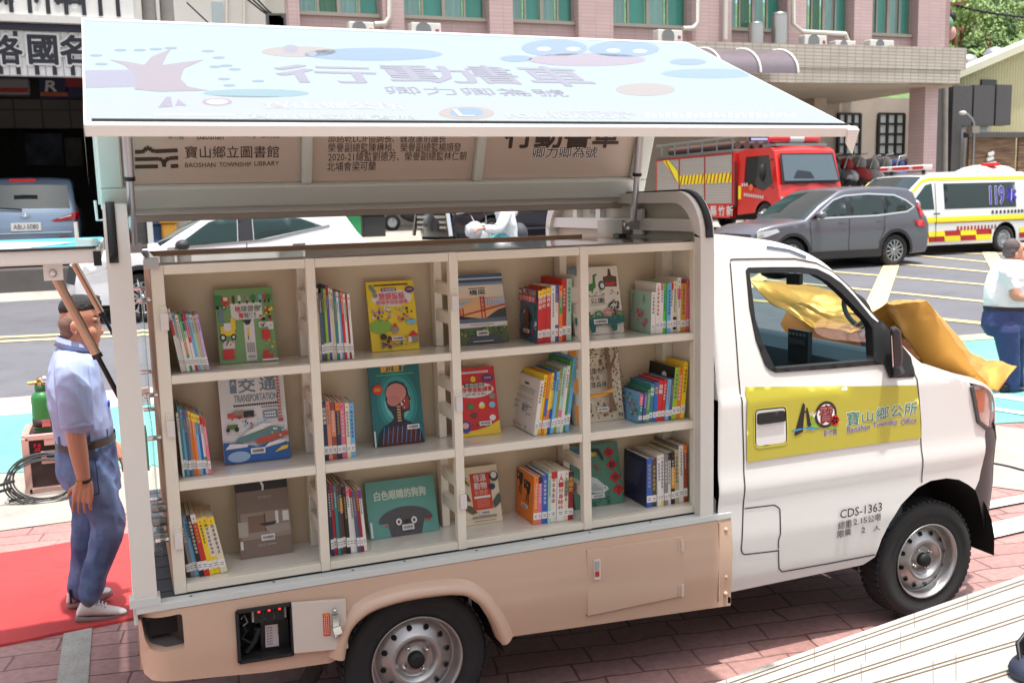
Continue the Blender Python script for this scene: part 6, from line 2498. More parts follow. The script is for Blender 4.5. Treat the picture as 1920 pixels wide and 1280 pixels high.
def art_dark(a):
 a.ell(.62, .8, .09, .07, cw, 12)
 a.poly([(.56, .66), (.74, .66), (.68, .74), (.62, .74)], cb)
 a.lines(.4, .6, .55, .6, 1, cw, .3)
 a.rect(.1, .42, .2, .36, cbr)
 a.dots(8, .12, .4, .22, .34, [co, cr, cy], .02, .05, rf)
 a.rect(0, 1, .0, .14, c_('lawn', (120, 150, 60)))
def art_fig(a):
 for x, y in ((.2, .82), (.62, .72)):
  a.poly([(x - .16, y + .12), (x + .2, y + .1), (x + .16, y - .12), (x + .06, y - .2), (x - .02, y - .05), (x - .14, y - .08)], ck)
  a.rect(x - .02, x + .02, y - .34, y - .18, ck)
  a.rect(x + .08, x + .12, y - .36, y - .18, ck)
  a.dots(3, x - .1, x + .1, y, y + .08, [cw], .02, .03, rf)
 a.barcode(.34, .7, .24, .32)
def art_lines(a):
 a.lines(.1, .9, .45, .9, 12, c_('pale_line', (130, 142, 160)), .18)
 a.rect(.12, .36, .08, .13, c_('pale_line', (130, 142, 160)))
def art_wave(a):
 a.poly([(0, 0), (1, 0), (1, .4), (.7, .44), (.4, .36), (0, .42)], c_('wave_blue', (70, 110, 140)))
 a.dots(20, .1, .9, .1, .4, [c_('wave_pale', (150, 175, 190)), c_('wave_blue', (70, 110, 140))], .04, .1, rf)
 a.ell(.3, .5, .12, .06, co, 10)
 a.rect(.55, .9, .06, .14, cr)
O = dict
row_of_books(0, 0, (340, 699), (394, 695), (313, 583), (372, 590), [('white', 1.1, 1.03, O(top='white', band=('red', .58, .82))), ('white', 1, .97, O(top='sky')), ('white', 1.1, .95), ('green', 1, .95, O(band=('salmon', .3, .55))), ('white', 1, .98, O(top='black', band=('teal', .7, .85))), ('red', 1, .97, O(band=('white', .2, .5))), ('sky', 1, .98), ('mint', 1.0, .98), ('tan', 1, .97), ('lavender', 1.1, 1.0)], depth=.15)
row_of_books(0, 1, (601, 674), (665, 671), (592, 533), (648, 553), [('cream', .8, .95), ('steel', 1, .9), ('darkgreen', .9, .97), ('lime', .9, .97), ('violet', 1.1, 1.02, O(top='crimson')), ('white', .8, 1.0), ('cream', .9, .99), ('teal', 1, .97), ('white', .9, .98), ('sky', .9, .98), ('red', .9, 1.0, O(top='orange')), ('white', 1, .98), ('crimson', .7, .97), ('white', .9, 1.0)], depth=.16)
row_of_books(0, 2, (1008, 642), (1073, 637), (1009, 546), (1073, 527), [('red', 1.1, 1.0, O(title='世界史', cover='steel', top='yellow', say='red and yellow', art=art_manga)), ('red', 1.1, 1.0, O(title='世界史', top='yellow', say='red and yellow')), ('red', 1.1, 1.0, O(title='世界史', top='yellow', say='red and yellow')), ('white', 1.0, 1.02, O(cover='cream')), ('blue', .8, 1.0, O(band=('white', .3, .7))), ('orange', .8, .98, O(band=('green', .5, .8))), ('red', 1.2, 1.07, O(d=.235)), ('mint', 1.2, 1.05, O(d=.24, cover='grey'))])
row_of_books(0, 3, (1222, 622), (1293, 617), (1224, 543), (1293, 530), [('white', 1.2, .93, O(cover='mint', say='white spined pale mint covered', art=art_mint)), ('white', 1.3, 1.12), ('white', .9, 1.1, O(top='pink')), ('neon', 1, 1.08), ('sky', 1.1, 1.07), ('white', .9, 1.06, O(top='red')), ('cream', 1.1, 1.08, O(band=('black', .05, .3))), ('white', 1.0, 1.14, O(band=('pink', .6, .8))), ('gold', 1.6, 1.0), ('pink', 1, 1.05)])
row_of_books(1, 0, (343, 894), (398, 889), (328, 760), (378, 785), [('white', .7, .9), ('teal', 1, 1.0), ('sky', .9, .98), ('steel', 1, .99), ('grey', .9, 1.0), ('orange', 1, 1.0, O(top='yellow', say='orange and yellow')), ('orange', 1, 1.0, O(top='yellow', say='orange and yellow')), ('sky', 1, 1.0, O(top='yellow', say='light blue and yellow')), ('blue', 1, 1.0, O(top='yellow', say='blue and yellow')), ('white', 1, 1.0, O(top='red', band=('green', .1, .3))), ('pink', 1.1, .98, O(top='red'))], depth=.16)
row_of_books(1, 1, (608, 850), (668, 846), (601, 752), (666, 757), [('navy', 1.2, 1.0, O(title='說話療法')), ('salmon', 1, 1.0), ('rust', 1.2, 1.0, O(band=('salmon', .4, .85))), ('navy', 1.1, 1.0, O(top='orange')), ('pink', 1.3, 1.0), ('cream', 1, 1.0), ('sky', 1.2, 1.0)], depth=.17)
row_of_books(1, 2, (1001, 814), (1067, 808), (1015, 712), (1075, 688), [('white', 1.2, .97, O(cover='white', d=.23, art=art_plan)), ('yellow', 1.2, 1.05, O(d=.23)), ('orange', .9, 1.04, O(band=('blue', .3, .6))), ('yellow', .8, 1.04, O(band=('orange', .2, .4))), ('blue', 1, 1.04, O(band=('yellow', .4, .7))), ('sky', .9, 1.03), ('olive', 1, 1.04), ('mint', 1.1, 1.06, O(band=('pink', .1, .35))), ('white', 1.0, 1.06, O(cover='lavender')), ('green', 1, 1.12, O(d=.24, cover='green')), ('sky', 1.1, 1.15, O(d=.24))])
row_of_books(1, 3, (1198, 787), (1283, 787), (1203, 735), (1290, 690), [('teal', 1.1, .92, O(band=('pink', .6, .95), cover='sky', art=art_pond)), ('violet', .8, .9), ('green', .9, .92), ('teal', 1.2, 1.02, O(title='觀察')), ('blue', 1.1, 1.0, O(title='動物')), ('red', 1.3, 1.0, O(title='恐龍')), ('red', 1.0, .98), ('sky', 1.0, .94), ('steel', .8, .92), ('lime', 1.3, 1.12, O(cover='black', d=.235, art=art_dark)), ('orange', 1.2, 1.08, O(d=.23)), ('yellow', 1.2, 1.14, O(d=.235))])
row_of_books(2, 0, (352, 1078), (428, 1058), (328, 965), (385, 977), [('black', .8, .86), ('grey', .9, .92), ('sky', .9, .98), ('black', 1.1, 1.02), ('red', 1.2, 1.04, O(top='white', say='red and white')), ('yellow', 1.2, .98), ('yellow', 1.2, 1.0, O(band=('white', .3, .8))), ('cream', 1.6, 1.0, O(top='yellow'))], depth=.18)
row_of_books(2, 1, (622, 1040), (690, 1032), (612, 905), (666, 922), [('navy', 1, .96), ('red', 1, .99), ('teal', .8, .99), ('darkgrey', .9, 1.0), ('brown', 1.1, 1.02, O(band=('gold', .6, .8))), ('black', 1.1, 1.0), ('white', 1, 1.0, O(top='pink')), ('white', 1, .98, O(top='red')), ('steel', 1, .96), ('crimson', 1, .98, O(top='rust')), ('white', 1, 1.0, O(top='violet'))], depth=.18)
row_of_books(2, 2, (1001, 977), (1075, 969), (1003, 895), (1076, 882), [('orange', 1.1, 1.0, O(cover='orange', d=.2, art=art_fig)), ('pink', 1, .98, O(top='black')), ('blue', 1.3, 1.0), ('mint', .7, 1.03), ('white', 1.5, 1.04, O(top='red', d=.21)), ('white', 1.7, 1.04, O(title='AI分身時代', d=.21)), ('cream', 1.1, 1.03, O(band=('olive', .5, .8))), ('crimson', 1.3, .98, O(top='navy', title='英國史'))])
row_of_books(2, 3, (1214, 945), (1291, 943), (1214, 861), (1288, 845), [('blue', 1.4, 1.0, O(cover='navy', d=.21, say='dark blue', art=art_lines)), ('darkgrey', 1.3, .97), ('white', .9, 1.03, O(d=.21)), ('white', 1, 1.03, O(band=('yellow', .02, .2))), ('grey', 1, 1.02), ('white', .9, 1.03, O(top='black')), ('black', 1, 1.03, O(band=('gold', .3, .7))), ('tan', 1.3, 1.05, O(d=.22)), ('white', 1.2, 1.12, O(cover='grey', d=.245, art=art_wave)), ('rust', 1.0, 1.12, O(d=.25, top='orange'))])
# ---- books standing face out
def face_book(r, c, bl, br, top, col_name, label, t=.012, y0=.225, y1=.292, name='picture_book'):
 z = SZ[r] + .001
 A, B = px(*bl, Y=y0), px(*br, Y=y0)
 T_ = px(*top, Y=y1)
 h = math.hypot(T_.z - z, y1 - y0)
 W = B.x - A.x
 e = empty(name, (A.x + W / 2, y0, z), label, 'book', 'books standing face out on the shelves')
 lean = math.atan2(y1 - y0, T_.z - z)
 M = Matrix.Translation((A.x, y0, z)) @ Matrix.Rotation(-lean, 4, 'X')
 mb = MB()
 def bx(x0, x1, a0, a1, z0, z1, m):
  mb.hexa([M @ Vector(q) for q in ((x0, a0, z0), (x1, a0, z0), (x1, a1, z0), (x0, a1, z0), (x0, a0, z1), (x1, a0, z1), (x1, a1, z1), (x0, a1, z1))], m)
 cm = mat('cover_' + col_name[0], col_name[1], .32, 0, .25)
 bx(0, W, 0, .002, 0, h, cm)
 bx(0, .002, .002, t, 0, h, cm)
 bx(0, W, t, t + .002, 0, h, cm)
 mb.build('cover', e, bevel=.0008)
 mb = MB()
 bx(.002, W - .003, .0021, t - .0001, .002, h - .003, MATS['paper'])
 mb.build('page_block', e)
 return e, M, W, h
# green lorry book
a = Art(*face_book(0, 0, (412, 677), (521, 669), (405, 543), ('sage', (116, 158, 98)), 'green picture book with lorries and a yellow digger, facing out in the top left bay'))
a.rect(.26, .80, .58, .80, cw); a.rect(.46, .64, .02, .58, cw); a.rect(.08, .28, .2, .3, cw); a.rect(.72, .97, .46, .53, cw); a.rect(.88, .97, .42, .46, cw)
a.rect(.0, .13, .76, .92, cg); a.rect(.13, .24, .78, .90, cr); a.rect(.15, .22, .84, .89, cw); a.ell(.15, .755, .035, .03, ck); a.ell(.15, .755, .018, .015, cw); a.ell(.04, .755, .03, .025, ck)
for i, (x, m) in enumerate(((.32, cbr), (.42, cw), (.55, co), (.66, cg), (.78, cs_), (.86, cr), (.93, cg))):
 a.ell(x, .86, .028 if m not in (cg, co) else .045, .05, m)
 a.rect(x - .015, x + .015, .79, .83, ck)
for ch, x, m in (('地', .33, cr), ('球', .44, cb), ('請', .55, co), ('你', .66, cg)):
 a.text(ch, x, x + .095, .68, .76, m, .02)
for ch, x, m in (('幫', .39, cr), ('幫', .48, co), ('忙', .56, cs_), ('!', .66, ck)):
 a.text(ch, x, x + (.08 if ch != '!' else .015), .595, .665, m, .02)
a.rect(.05, .12, .56, .73, cb); a.rect(.06, .30, .37, .50, cy); a.rect(.24, .32, .45, .60, cy); a.rect(.12, .24, .44, .54, cw); a.ell(.09, .35, .055, .05, ck); a.ell(.09, .35, .03, .027, cw); a.ell(.27, .35, .045, .042, ck); a.ell(.27, .35, .022, .02, cw)
a.poly([(.44, .57), (.60, .57), (.56, .51), (.5, .50)], ck); a.rect(.51, .54, .35, .46, cy); a.rect(.515, .53, .30, .35, ck)
a.rect(.06, .26, .06, .19, cr); a.rect(.76, .90, .29, .42, cr); a.rect(.74, .92, .03, .09, cr); a.ell(.80, .12, .05, .03, cr)
a.dots(16, .75, .97, .55, .75, [cy, ck, cr, cy], .02, .045, rf); a.dots(10, .80, .97, .1, .28, [cb, cy, cr], .012, .035, rf); a.dots(10, .08, .27, .22, .30, [ck, cbr, cr], .012, .022, rf); a.dots(6, .74, .95, .46, .52, [cbr, ck], .015, .025, rf)
a.lines(.48, .63, .13, .26, 5, ck, .4); a.barcode(.47, .63, .045, .10)
a.rect(.72, 1, .0, .025, cw)
a.done()
# yellow story book
a = Art(*face_book(0, 1, (698, 655), (787, 648), (693, 529), ('sunny', (234, 204, 30)), 'yellow children story book with a pink title, facing out on the top shelf'))
a.ell(.52, .755, .43, .12, cw); a.lines(.16, .88, .925, .965, 1, cbr, .7); a.rect(.3, .62, .855, .9, cpu); a.text('手指按按', .32, .60, .86, .895, cw, .02)
a.text('雙語童話', .24, .78, .735, .83, cp, .03); a.text('閱讀學習點讀書', .18, .84, .665, .725, cp, .015)
a.ell(.90, .865, .10, .05, cpu); a.text('134', .85, .95, .855, .885, cy, .02)
a.poly([(.04, .93), (.10, .96), (.20, .86), (.14, .83)], cb); a.ell(.17, .80, .05, .035, co)
a.ell(.22, .35, .24, .10, c_('grassy', (136, 180, 70))); a.dots(26, .05, .45, .38, .62, [co, cp, cw, cpu, cg, cs_], .02, .05, rf); a.dots(22, .55, .95, .40, .63, [cp, cp, cbr, ck, cs_, co], .02, .05, rf)
a.ell(.50, .30, .09, .055, co); a.poly([(.45, .33), (.52, .40), (.57, .33)], cr); a.dots(26, .15, .72, .04, .2, [cpu, ck, cr, cw, cg, co], .02, .05, rf)
a.rect(.8, .97, .10, .2, co); a.poly([(.76, .19), (.88, .27), (.99, .19)], cr); a.rect(.76, .83, .1, .18, cw); a.ell(.25, .2, .07, .045, ck); a.rect(.76, .96, .36, .42, cs_)
a.barcode(.42, .68, .14, .20)
a.done()
# bridge book
a = Art(*face_book(0, 2, (853, 648), (954, 639), (856, 516), ('dusk', (222, 210, 188)), 'tall picture book of a red suspension bridge, facing out on the top shelf'))
a.rect(0, 1, .88, 1, c_('slate', (74, 96, 124))); a.rect(0, 1, .93, .945, cw); a.rect(0, 1, .90, .907, ck); a.rect(0, 1, .84, .88, c_('grey_blue', (126, 146, 166)))
a.text('橋梁', .36, .66, .70, .775, ck, .015); a.lines(.35, .66, .785, .805, 1, ck, .6)
a.rect(0, 1, .36, .66, c_('sunset', (226, 176, 122))); a.poly([(0, .60), (.4, .63), (.2, .56), (0, .54)], cs_); a.poly([(.5, .62), (1, .66), (1, .52), (.6, .56)], c_('haze_blue', (176, 190, 200)))
BRc = c_('bridge_red', (186, 62, 46))
a.poly([(0, .40), (1, .555), (1, .53), (0, .375)], BRc)
for x, y0_, y1_ in ((.18, .36, .52), (.58, .36, .68)):
 for q in (-.03, .03):
  a.rect(x + q - .012, x + q + .012, y0_, y1_, BRc)
 for k in range(4):
  a.rect(x - .04, x + .04, y0_ + (y1_ - y0_) * (.3 + .2 * k), y0_ + (y1_ - y0_) * (.34 + .2 * k), BRc)
for k in range(9):
 a.poly([(.58 + .045 * k, .47 + .007 * k), (.586 + .045 * k, .47 + .007 * k), (.586 + .045 * k, .67 - .012 * k), (.58 + .045 * k, .67 - .012 * k)], BRc)
a.poly([(0, .36), (0, .42), (.2, .40), (.5, .36)], ck); a.poly([(.62, .36), (1, .36), (1, .50), (.85, .47)], c_('hill_dark', (62, 64, 66)))
a.rect(0, 1, .3, .36, c_('shore', (96, 110, 128))); a.rect(0, 1, .235, .30, cw)
a.rect(0, 1, 0, .23, c_('meadow', (86, 100, 62))); a.dots(60, 0, 1, .12, .23, [c_('moss', (150, 160, 60)), c_('meadow2', (60, 80, 50)), cg], .015, .04, rf); a.poly([(.2, .0), (.9, .0), (.8, .1), (.5, .13), (.3, .1)], c_('slate2', (70, 76, 84)))
a.lines(.3, .74, .262, .275, 1, ck, .6); a.barcode(.40, .62, .11, .18); a.lines(.32, .7, .02, .04, 1, cw, .6)
a.done()
# park book
a = Art(*face_book(0, 3, (1079, 632), (1171, 622), (1064, 503), ('offwhite', (226, 218, 202)), 'cream book with green trees and a dinosaur, facing out in the top right bay'))
a.poly([(0, 1), (.42, 1), (.40, .93), (.30, .88), (.12, .84), (0, .83)], cb); a.ell(.30, .95, .1, .05, c_('ring_green', (40, 120, 84)))
a.poly([(.28, .70), (.36, .74), (.46, .76), (.48, .88), (.56, .90), (.56, .87), (.52, .86), (.52, .70), (.46, .66), (.44, .60), (.41, .65), (.33, .65), (.31, .60)], cg)
a.poly([(.68, .70), (.95, .69), (.96, .84), (.86, .86), (.84, .96), (.80, .96), (.78, .86), (.68, .84)], cbr); a.rect(.72, .92, .72, .76, cr)
a.ell(.64, .72, .07, .07, c_('arch_blue', (60, 84, 110))); a.ell(.65, .715, .04, .04, MATS['cover_offwhite'])
a.text('公園', .38, .66, .455, .535, ck, .012); a.lines(.36, .68, .555, .57, 1, ck, .6); a.lines(.36, .72, .43, .44, 1, cg, .6)
a.dots(20, .3, .95, .57, .68, [ck, cbr, ck], .01, .025, rf)
for x, y, r_, m in ((.84, .40, .12, ck), (.24, .30, .1, ck), (.70, .30, .1, c_('blossom', (200, 120, 120))), (.50, .28, .1, cg), (.92, .28, .08, c_('bush', (110, 120, 60)))):
 for k in range(16):
  t_ = 2 * math.pi * k / 16
  q = r_ * rf.uniform(.5, 1)
  a.ell(x + q * math.cos(t_), y + q * .7 * math.sin(t_), .022, .016, m, 7)
 a.rect(x - .01, x + .01, y - r_ - .06, y, m)
a.poly([(0, .16), (0, .26), (.2, .24), (.5, .25), (.8, .24), (1, .26), (1, .15), (.84, .13), (.82, .04), (.74, .02), (.7, .13), (.4, .13), (.38, .03), (.3, .02), (.28, .13)], ct); a.dots(30, .1, .98, .2, .28, [cg, ct], .02, .04, rf)
a.barcode(.36, .64, .145, .215)
a.done()
# transport book
a = Art(*face_book(1, 0, (421, 867), (544, 855), (410, 702), ('papery', (222, 220, 218)), 'white transport book with ships and a crane, facing out in the middle left bay', .016))
a.lines(.22, .66, .945, .975, 1, cb, .8); a.text('3D', .46, .55, .935, .98, cb, .03); a.rect(.17, .27, .775, .93, cb); a.text('大', .185, .255, .86, .91, cw, .03)
a.text('交', .30, .55, .775, .925, cb, .026); a.text('通', .62, .87, .78, .93, cb, .026); a.text('TRANSPORTATION', .22, .88, .67, .75, cb, .012); a.lines(.2, .88, .62, .645, 1, ck, .8); a.lines(.62, .88, .59, .605, 1, ck, .7)
CR = c_('crane_red', (186, 74, 62))
a.rect(.88, .92, .44, .99, CR)
for k in range(14):
 a.rect(.885, .915, .45 + .037 * k, .465 + .037 * k, cw)
a.rect(.86, .94, .42, .455, CR); a.ell(.86, .955, .04, .03, cbr); a.ell(.09, .985, .05, .015, cbr)
a.rect(.64, .86, .465, .555, cb); a.lines(.66, .84, .475, .545, 2, cw, .6)
a.rect(.10, .34, .50, .555, CR); a.rect(.2, .34, .53, .58, co); a.rect(.34, .50, .495, .57, ck); a.dots(10, .08, .55, .48, .53, [ck, CR, cbr], .012, .03, rf)
a.rect(.08, .24, .38, .43, c_('tractor', (84, 110, 50))); a.ell(.09, .375, .03, .025, ck); a.ell(.22, .375, .035, .028, ck); a.dots(24, .05, .3, .3, .36, [ck], .004, .008, rf); a.dots(10, .3, .7, .40, .47, [ck, cs_], .01, .03, rf)
a.poly([(0, 0), (1, 0), (1, .17), (.85, .22), (.5, .16), (.25, .22), (0, .24)], c_('sea', (36, 92, 160)))
a.poly([(.18, .23), (.62, .23), (.88, .30), (.95, .34), (.80, .37), (.3, .30), (.22, .27)], c_('hull', (90, 130, 128))); a.poly([(.5, .25), (.98, .31), (1, .26), (.62, .2), (.5, .19)], CR)
a.poly([(.28, .29), (.6, .35), (.8, .40), (.62, .42), (.4, .35)], cw); a.poly([(.4, .36), (.46, .37), (.48, .42), (.45, .42)], co); a.dots(14, .55, .95, .26, .36, [co, cw, cy], .015, .03, rf)
a.poly([(.6, .14), (.9, .18), (.97, .20), (.85, .22), (.68, .19)], cw); a.poly([(.76, .08), (.96, .11), (.98, .15), (.88, .14)], cy); a.poly([(.02, .16), (.35, .17), (.38, .2), (.1, .22)], cw)
a.ell(.22, .07, .17, .06, c_('spray', (150, 180, 210))); a.barcode(.40, .62, .085, .15)
a.done()
# anatomy book
a = Art(*face_book(1, 1, (702, 828), (797, 817), (692, 664), ('deepteal', (20, 104, 106)), 'teal anatomy book with a head in profile, facing out in the second middle bay', .014))
for r_, m in ((.40, c_('glow1', (34, 128, 126))), (.33, c_('glow2', (60, 150, 146))), (.26, c_('glow3', (110, 184, 178)))):
 a.ell(.52, .47, r_, r_ * .82, m)
OR = c_('title_gold', (238, 176, 60))
a.text('哇!人體百科', .12, .86, .875, .955, OR, .02); a.text('變立體了', .24, .72, .79, .87, OR, .025); a.lines(.14, .88, .755, .77, 1, c_('mintline', (90, 190, 140)), .7)
HB = c_('silhouette', (34, 40, 52))
a.poly([(.32, .40), (.28, .50), (.30, .60), (.38, .67), (.52, .69), (.66, .66), (.73, .59), (.74, .54), (.78, .48), (.755, .46), (.76, .42), (.74, .36), (.66, .35), (.62, .33), (.62, .27), (.78, .22), (.92, .16), (.98, 0), (.06, 0), (.1, .13), (.2, .2), (.38, .26), (.42, .30), (.38, .36)], HB)
a.ell(.50, .56, .20, .105, c_('brain', (200, 132, 122))); a.ell(.44, .48, .13, .06, c_('brain2', (190, 120, 110))); a.poly([(.55, .44), (.72, .52), (.75, .46), (.72, .38), (.62, .37)], c_('muscle', (150, 60, 54))); a.dots(8, .58, .74, .38, .54, [cw, c_('muscle', (150, 60, 54))], .015, .03, rf)
for k in range(6):
 a.rect(.49, .56, .25 + .03 * k, .268 + .03 * k, c_('spine_tan', (200, 150, 90)))
a.poly([(.14, 0), (.2, .14), (.45, .2), (.8, .17), (.9, .1), (.94, 0)], c_('ribs', (84, 32, 36)))
for k in range(9):
 x = .16 + .09 * k
 a.poly([(x, .02), (x + .012, .02), (x + .06, .2), (x + .045, .2)], c_('vein', (70, 140, 190)))
a.ell(.14, .61, .10, .055, cr); a.lines(.08, .2, .59, .63, 3, cy, .5); a.barcode(.66, .90, .155, .205); a.rect(0, .03, .0, .17, cw)
a.done()
# red word book
a = Art(*face_book(1, 2, (858, 813), (939, 805), (853, 692), ('cherry', (204, 34, 36)), 'red children word book with a yellow lower edge, facing out on the middle shelf', .012))
a.poly([(0, .0), (1, 0), (1, .20), (.75, .12), (.45, .08), (.2, .07), (0, .12)], cy); a.ell(.5, .665, .44, .11, cw); a.lines(.12, .86, .91, .95, 1, cw, .8); a.rect(.26, .72, .72, .775, ck); a.text('手指按按', .28, .7, .725, .77, cw, .02)
a.text('單字學習點讀書', .10, .90, .635, .71, cr, .02); a.text('[中.英.注音]', .28, .74, .585, .62, ck, 0); a.ell(.82, .83, .14, .06, cpu); a.text('300', .74, .9, .82, .85, cy, .02); a.ell(.48, .83, .06, .045, cy)
for x, y, m in ((.36, .43, cg), (.62, .43, cy), (.86, .43, cs_), (.88, .56, co), (.12, .45, cb), (.42, .3, cbr), (.84, .24, cw)):
 a.ell(x, y, .075, .045, m)
a.ell(.62, .455, .05, .03, cw); a.ell(.2, .14, .12, .09, c_('plum', (64, 70, 150))); a.ell(.2, .16, .075, .045, c_('face', (220, 180, 150))); a.dots(12, .4, .72, .1, .2, [co, cg, cr], .015, .035, rf); a.barcode(.52, .80, .14, .20)
a.done()
# forest book
a = Art(*face_book(1, 3, (1076, 788), (1171, 779), (1062, 648), ('parchment', (222, 210, 184)), 'cream forest book with dense brown leaves, facing out in the middle right bay', .016))
LV = [cbr, c_('leaf_olive', (110, 110, 60)), c_('bark', (120, 92, 66)), ck, c_('fox', (160, 90, 50))]
a.dots(120, .18, .98, .66, .98, LV, .008, .028, rf); a.dots(70, .2, .98, .05, .26, LV, .01, .035, rf); a.dots(50, .78, .99, .25, .66, LV, .01, .03, rf)
a.poly([(.68, .12), (.66, .4), (.70, .7), (.66, .98), (.76, .98), (.77, .6), (.76, .3), (.82, .12)], c_('bark', (120, 92, 66))); a.poly([(.70, .66), (.88, .84), (.9, .82), (.75, .6)], c_('bark', (120, 92, 66)))
a.text('如果你', .28, .60, .60, .68, ck, .015); a.text('今天', .34, .54, .52, .59, ck, .015); a.text('走進森林', .24, .66, .435, .51, ck, .015); a.poly([(.2, .37), (.5, .36), (.78, .41), (.78, .36), (.5, .31), (.2, .32)], c_('ribbon', (226, 160, 60))); a.lines(.26, .74, .345, .36, 1, cbr, .5)
a.ell(.42, .82, .14, .025, MATS['cover_parchment']); a.lines(.34, .5, .81, .83, 1, cbr, .6); a.rect(0, .12, 0, 1, c_('spine_orange', (226, 150, 40))); a.barcode(.42, .64, .13, .18)
a.done()
# brown interior design book
a = Art(*face_book(2, 0, (451, 1041), (549, 1030), (441, 893), ('taupe', (124, 106, 94)), 'grey brown book with a black top band, facing out in the bottom left bay', .016))
a.rect(0, 1, .80, 1, ck); a.poly([(.49, .95), (.53, .95), (.52, .90), (.55, .86), (.54, .80), (.50, .79), (.51, .84), (.48, .89)], cw); a.text('安設計', .42, .68, .70, .735, c_('pale_grey', (170, 160, 152)), .01)
a.rect(.06, 1, .22, .54, c_('room', (150, 134, 120))); a.rect(.2, .5, .3, .5, c_('room2', (128, 100, 84))); a.rect(.5, .53, .3, .52, c_('room_dark', (92, 72, 60))); a.rect(.72, .78, .38, .53, cw); a.rect(.86, .98, .40, .52, cw); a.rect(.0, .18, .26, .44, c_('room3', (176, 166, 154)))
a.poly([(.5, .36), (.98, .37), (1, .28), (.6, .26)], c_('sofa', (160, 148, 136))); a.poly([(.4, .40), (.74, .41), (.7, .37), (.5, .36)], c_('lamp_dark', (60, 52, 46))); a.text('2021', .34, .52, .125, .155, c_('pale_grey', (170, 160, 152)), 0); a.lines(.54, .7, .13, .15, 1, c_('pale_grey', (170, 160, 152)), .7); a.rect(.02, .07, .11, .21, cw); a.barcode(.42, .68, .19, .26)
a.done()
# teal dog book
a = Art(*face_book(2, 1, (694, 1003), (824, 990), (686, 905), ('seafoam', (96, 160, 148)), 'wide teal book with a shaggy grey dog, facing out in the second bottom bay', .012))
a.text('白色眼睛的狗狗', .12, .86, .66, .82, c_('cream_ink', (210, 220, 206)), .03)
DG = c_('dog_grey', (84, 82, 86))
ds_ = []
for k in range(60):
 t_ = math.pi * k / 59
 q = 1 + .05 * (k % 2)
 ds_.append((.53 - .38 * math.cos(t_) * q, .26 + .24 * math.sin(t_) * q))
a.poly(ds_ + [(.88, .24), (.80, .24), (.74, 0), (.3, 0), (.27, .24), (.17, .24)], DG)
rr = random.Random(9)
for k in range(90):
 x, y = rr.uniform(.3, .75), rr.uniform(.02, .44)
 a.poly([(x, y), (x + .006, y + .004), (x + .012 * rr.uniform(-1, 1), y + .04)], rr.choice([ck, c_('dog_light', (110, 108, 112))]))
for x in (.42, .64):
 a.ell(x, .25, .042, .06, cw); a.ell(x, .25, .02, .03, DG)
a.ell(.54, .25, .035, .03, ck); a.poly([(.18, .2), (.27, .22), (.25, .18)], cr); a.poly([(.80, .24), (.9, .25), (.86, .20)], cr); a.barcode(.46, .63, .09, .19); a.rect(.01, .04, .03, .3, cw)
a.done()
# cream animals book
a = Art(*face_book(2, 2, (874, 977), (943, 970), (870, 877), ('ivory', (222, 208, 178)), 'cream book with a red title panel, facing out in the third bottom bay', .018))
RP = c_('panel_red', (196, 58, 30))
a.rect(.24, .78, .24, .88, RP); a.text('恆溫', .33, .67, .74, .86, cw, .02); a.text('動物', .33, .67, .60, .72, cw, .02); a.text('形貌史', .33, .69, .50, .585, c_('peach', (230, 180, 150)), 0); a.rect(.3, .74, .44, .48, cw); a.lines(.36, .7, .28, .42, 4, c_('peach', (230, 180, 150)), .25)
a.ell(.88, .80, .12, .09, c_('owl', (70, 62, 56))); a.ell(.88, .82, .08, .06, cw); a.ell(.80, .62, .09, .055, c_('stamp', (40, 52, 84)))
a.poly([(0, .86), (.1, .84), (.2, .74), (.2, .66), (.1, .74), (0, .78)], ck); a.poly([(.05, .84), (.16, .78), (.2, .68), (.13, .76)], cy); a.poly([(0, .74), (.1, .72), (.06, .66), (0, .66)], cg)
a.poly([(0, .62), (.14, .52), (.2, .40), (.1, .42), (0, .5)], c_('squirrel', (96, 74, 56))); a.poly([(.02, .36), (.2, .32), (.34, .2), (.2, .18), (.04, .26)], c_('moss_brown', (90, 84, 58))); a.poly([(.78, .36), (.95, .50), (1, .46), (1, .34), (.86, .26), (.8, .24)], c_('tapir', (74, 84, 74)))
a.rect(.18, .84, .10, .135, co); a.lines(.22, .82, .04, .06, 1, ck, .5); a.barcode(.40, .68, .16, .22)
a.done()
# green paper-cut book
a = Art(*face_book(2, 3, (1079, 946), (1171, 939), (1064, 838), ('jade', (66, 124, 100)), 'green book with a column of red diamonds, facing out in the bottom right bay', .014))
RD = c_('couplet_red', (176, 38, 40))
for k, ch in enumerate('年獸來了'):
 x, y = .80 + .035 * k, .84 - .205 * k
 a.poly([(x - .13, y), (x, y - .1), (x + .13, y), (x, y + .1)], RD)
 a.text(ch, x - .06, x + .06, y - .045, y + .045, ck, .02)
a.rect(0, .2, .72, .96, c_('inset_blue', (50, 90, 130))); a.text('年獸', .32, .54, .80, .87, cy, .02)
FW = c_('fish_white', (190, 200, 198))
a.poly([(.2, .40), (.3, .52), (.5, .44), (.66, .30), (.72, .26), (.6, .2), (.4, .22), (.2, .28)], FW); a.ell(.64, .28, .05, .03, cw); a.ell(.64, .28, .02, .014, ck)
for k in range(16):
 a.poly([(.25 + .025 * k, .46 - .012 * k), (.255 + .025 * k, .46 - .012 * k), (.27 + .02 * k, .25), (.262 + .02 * k, .25)], c_('fish_grey', (120, 134, 134)))
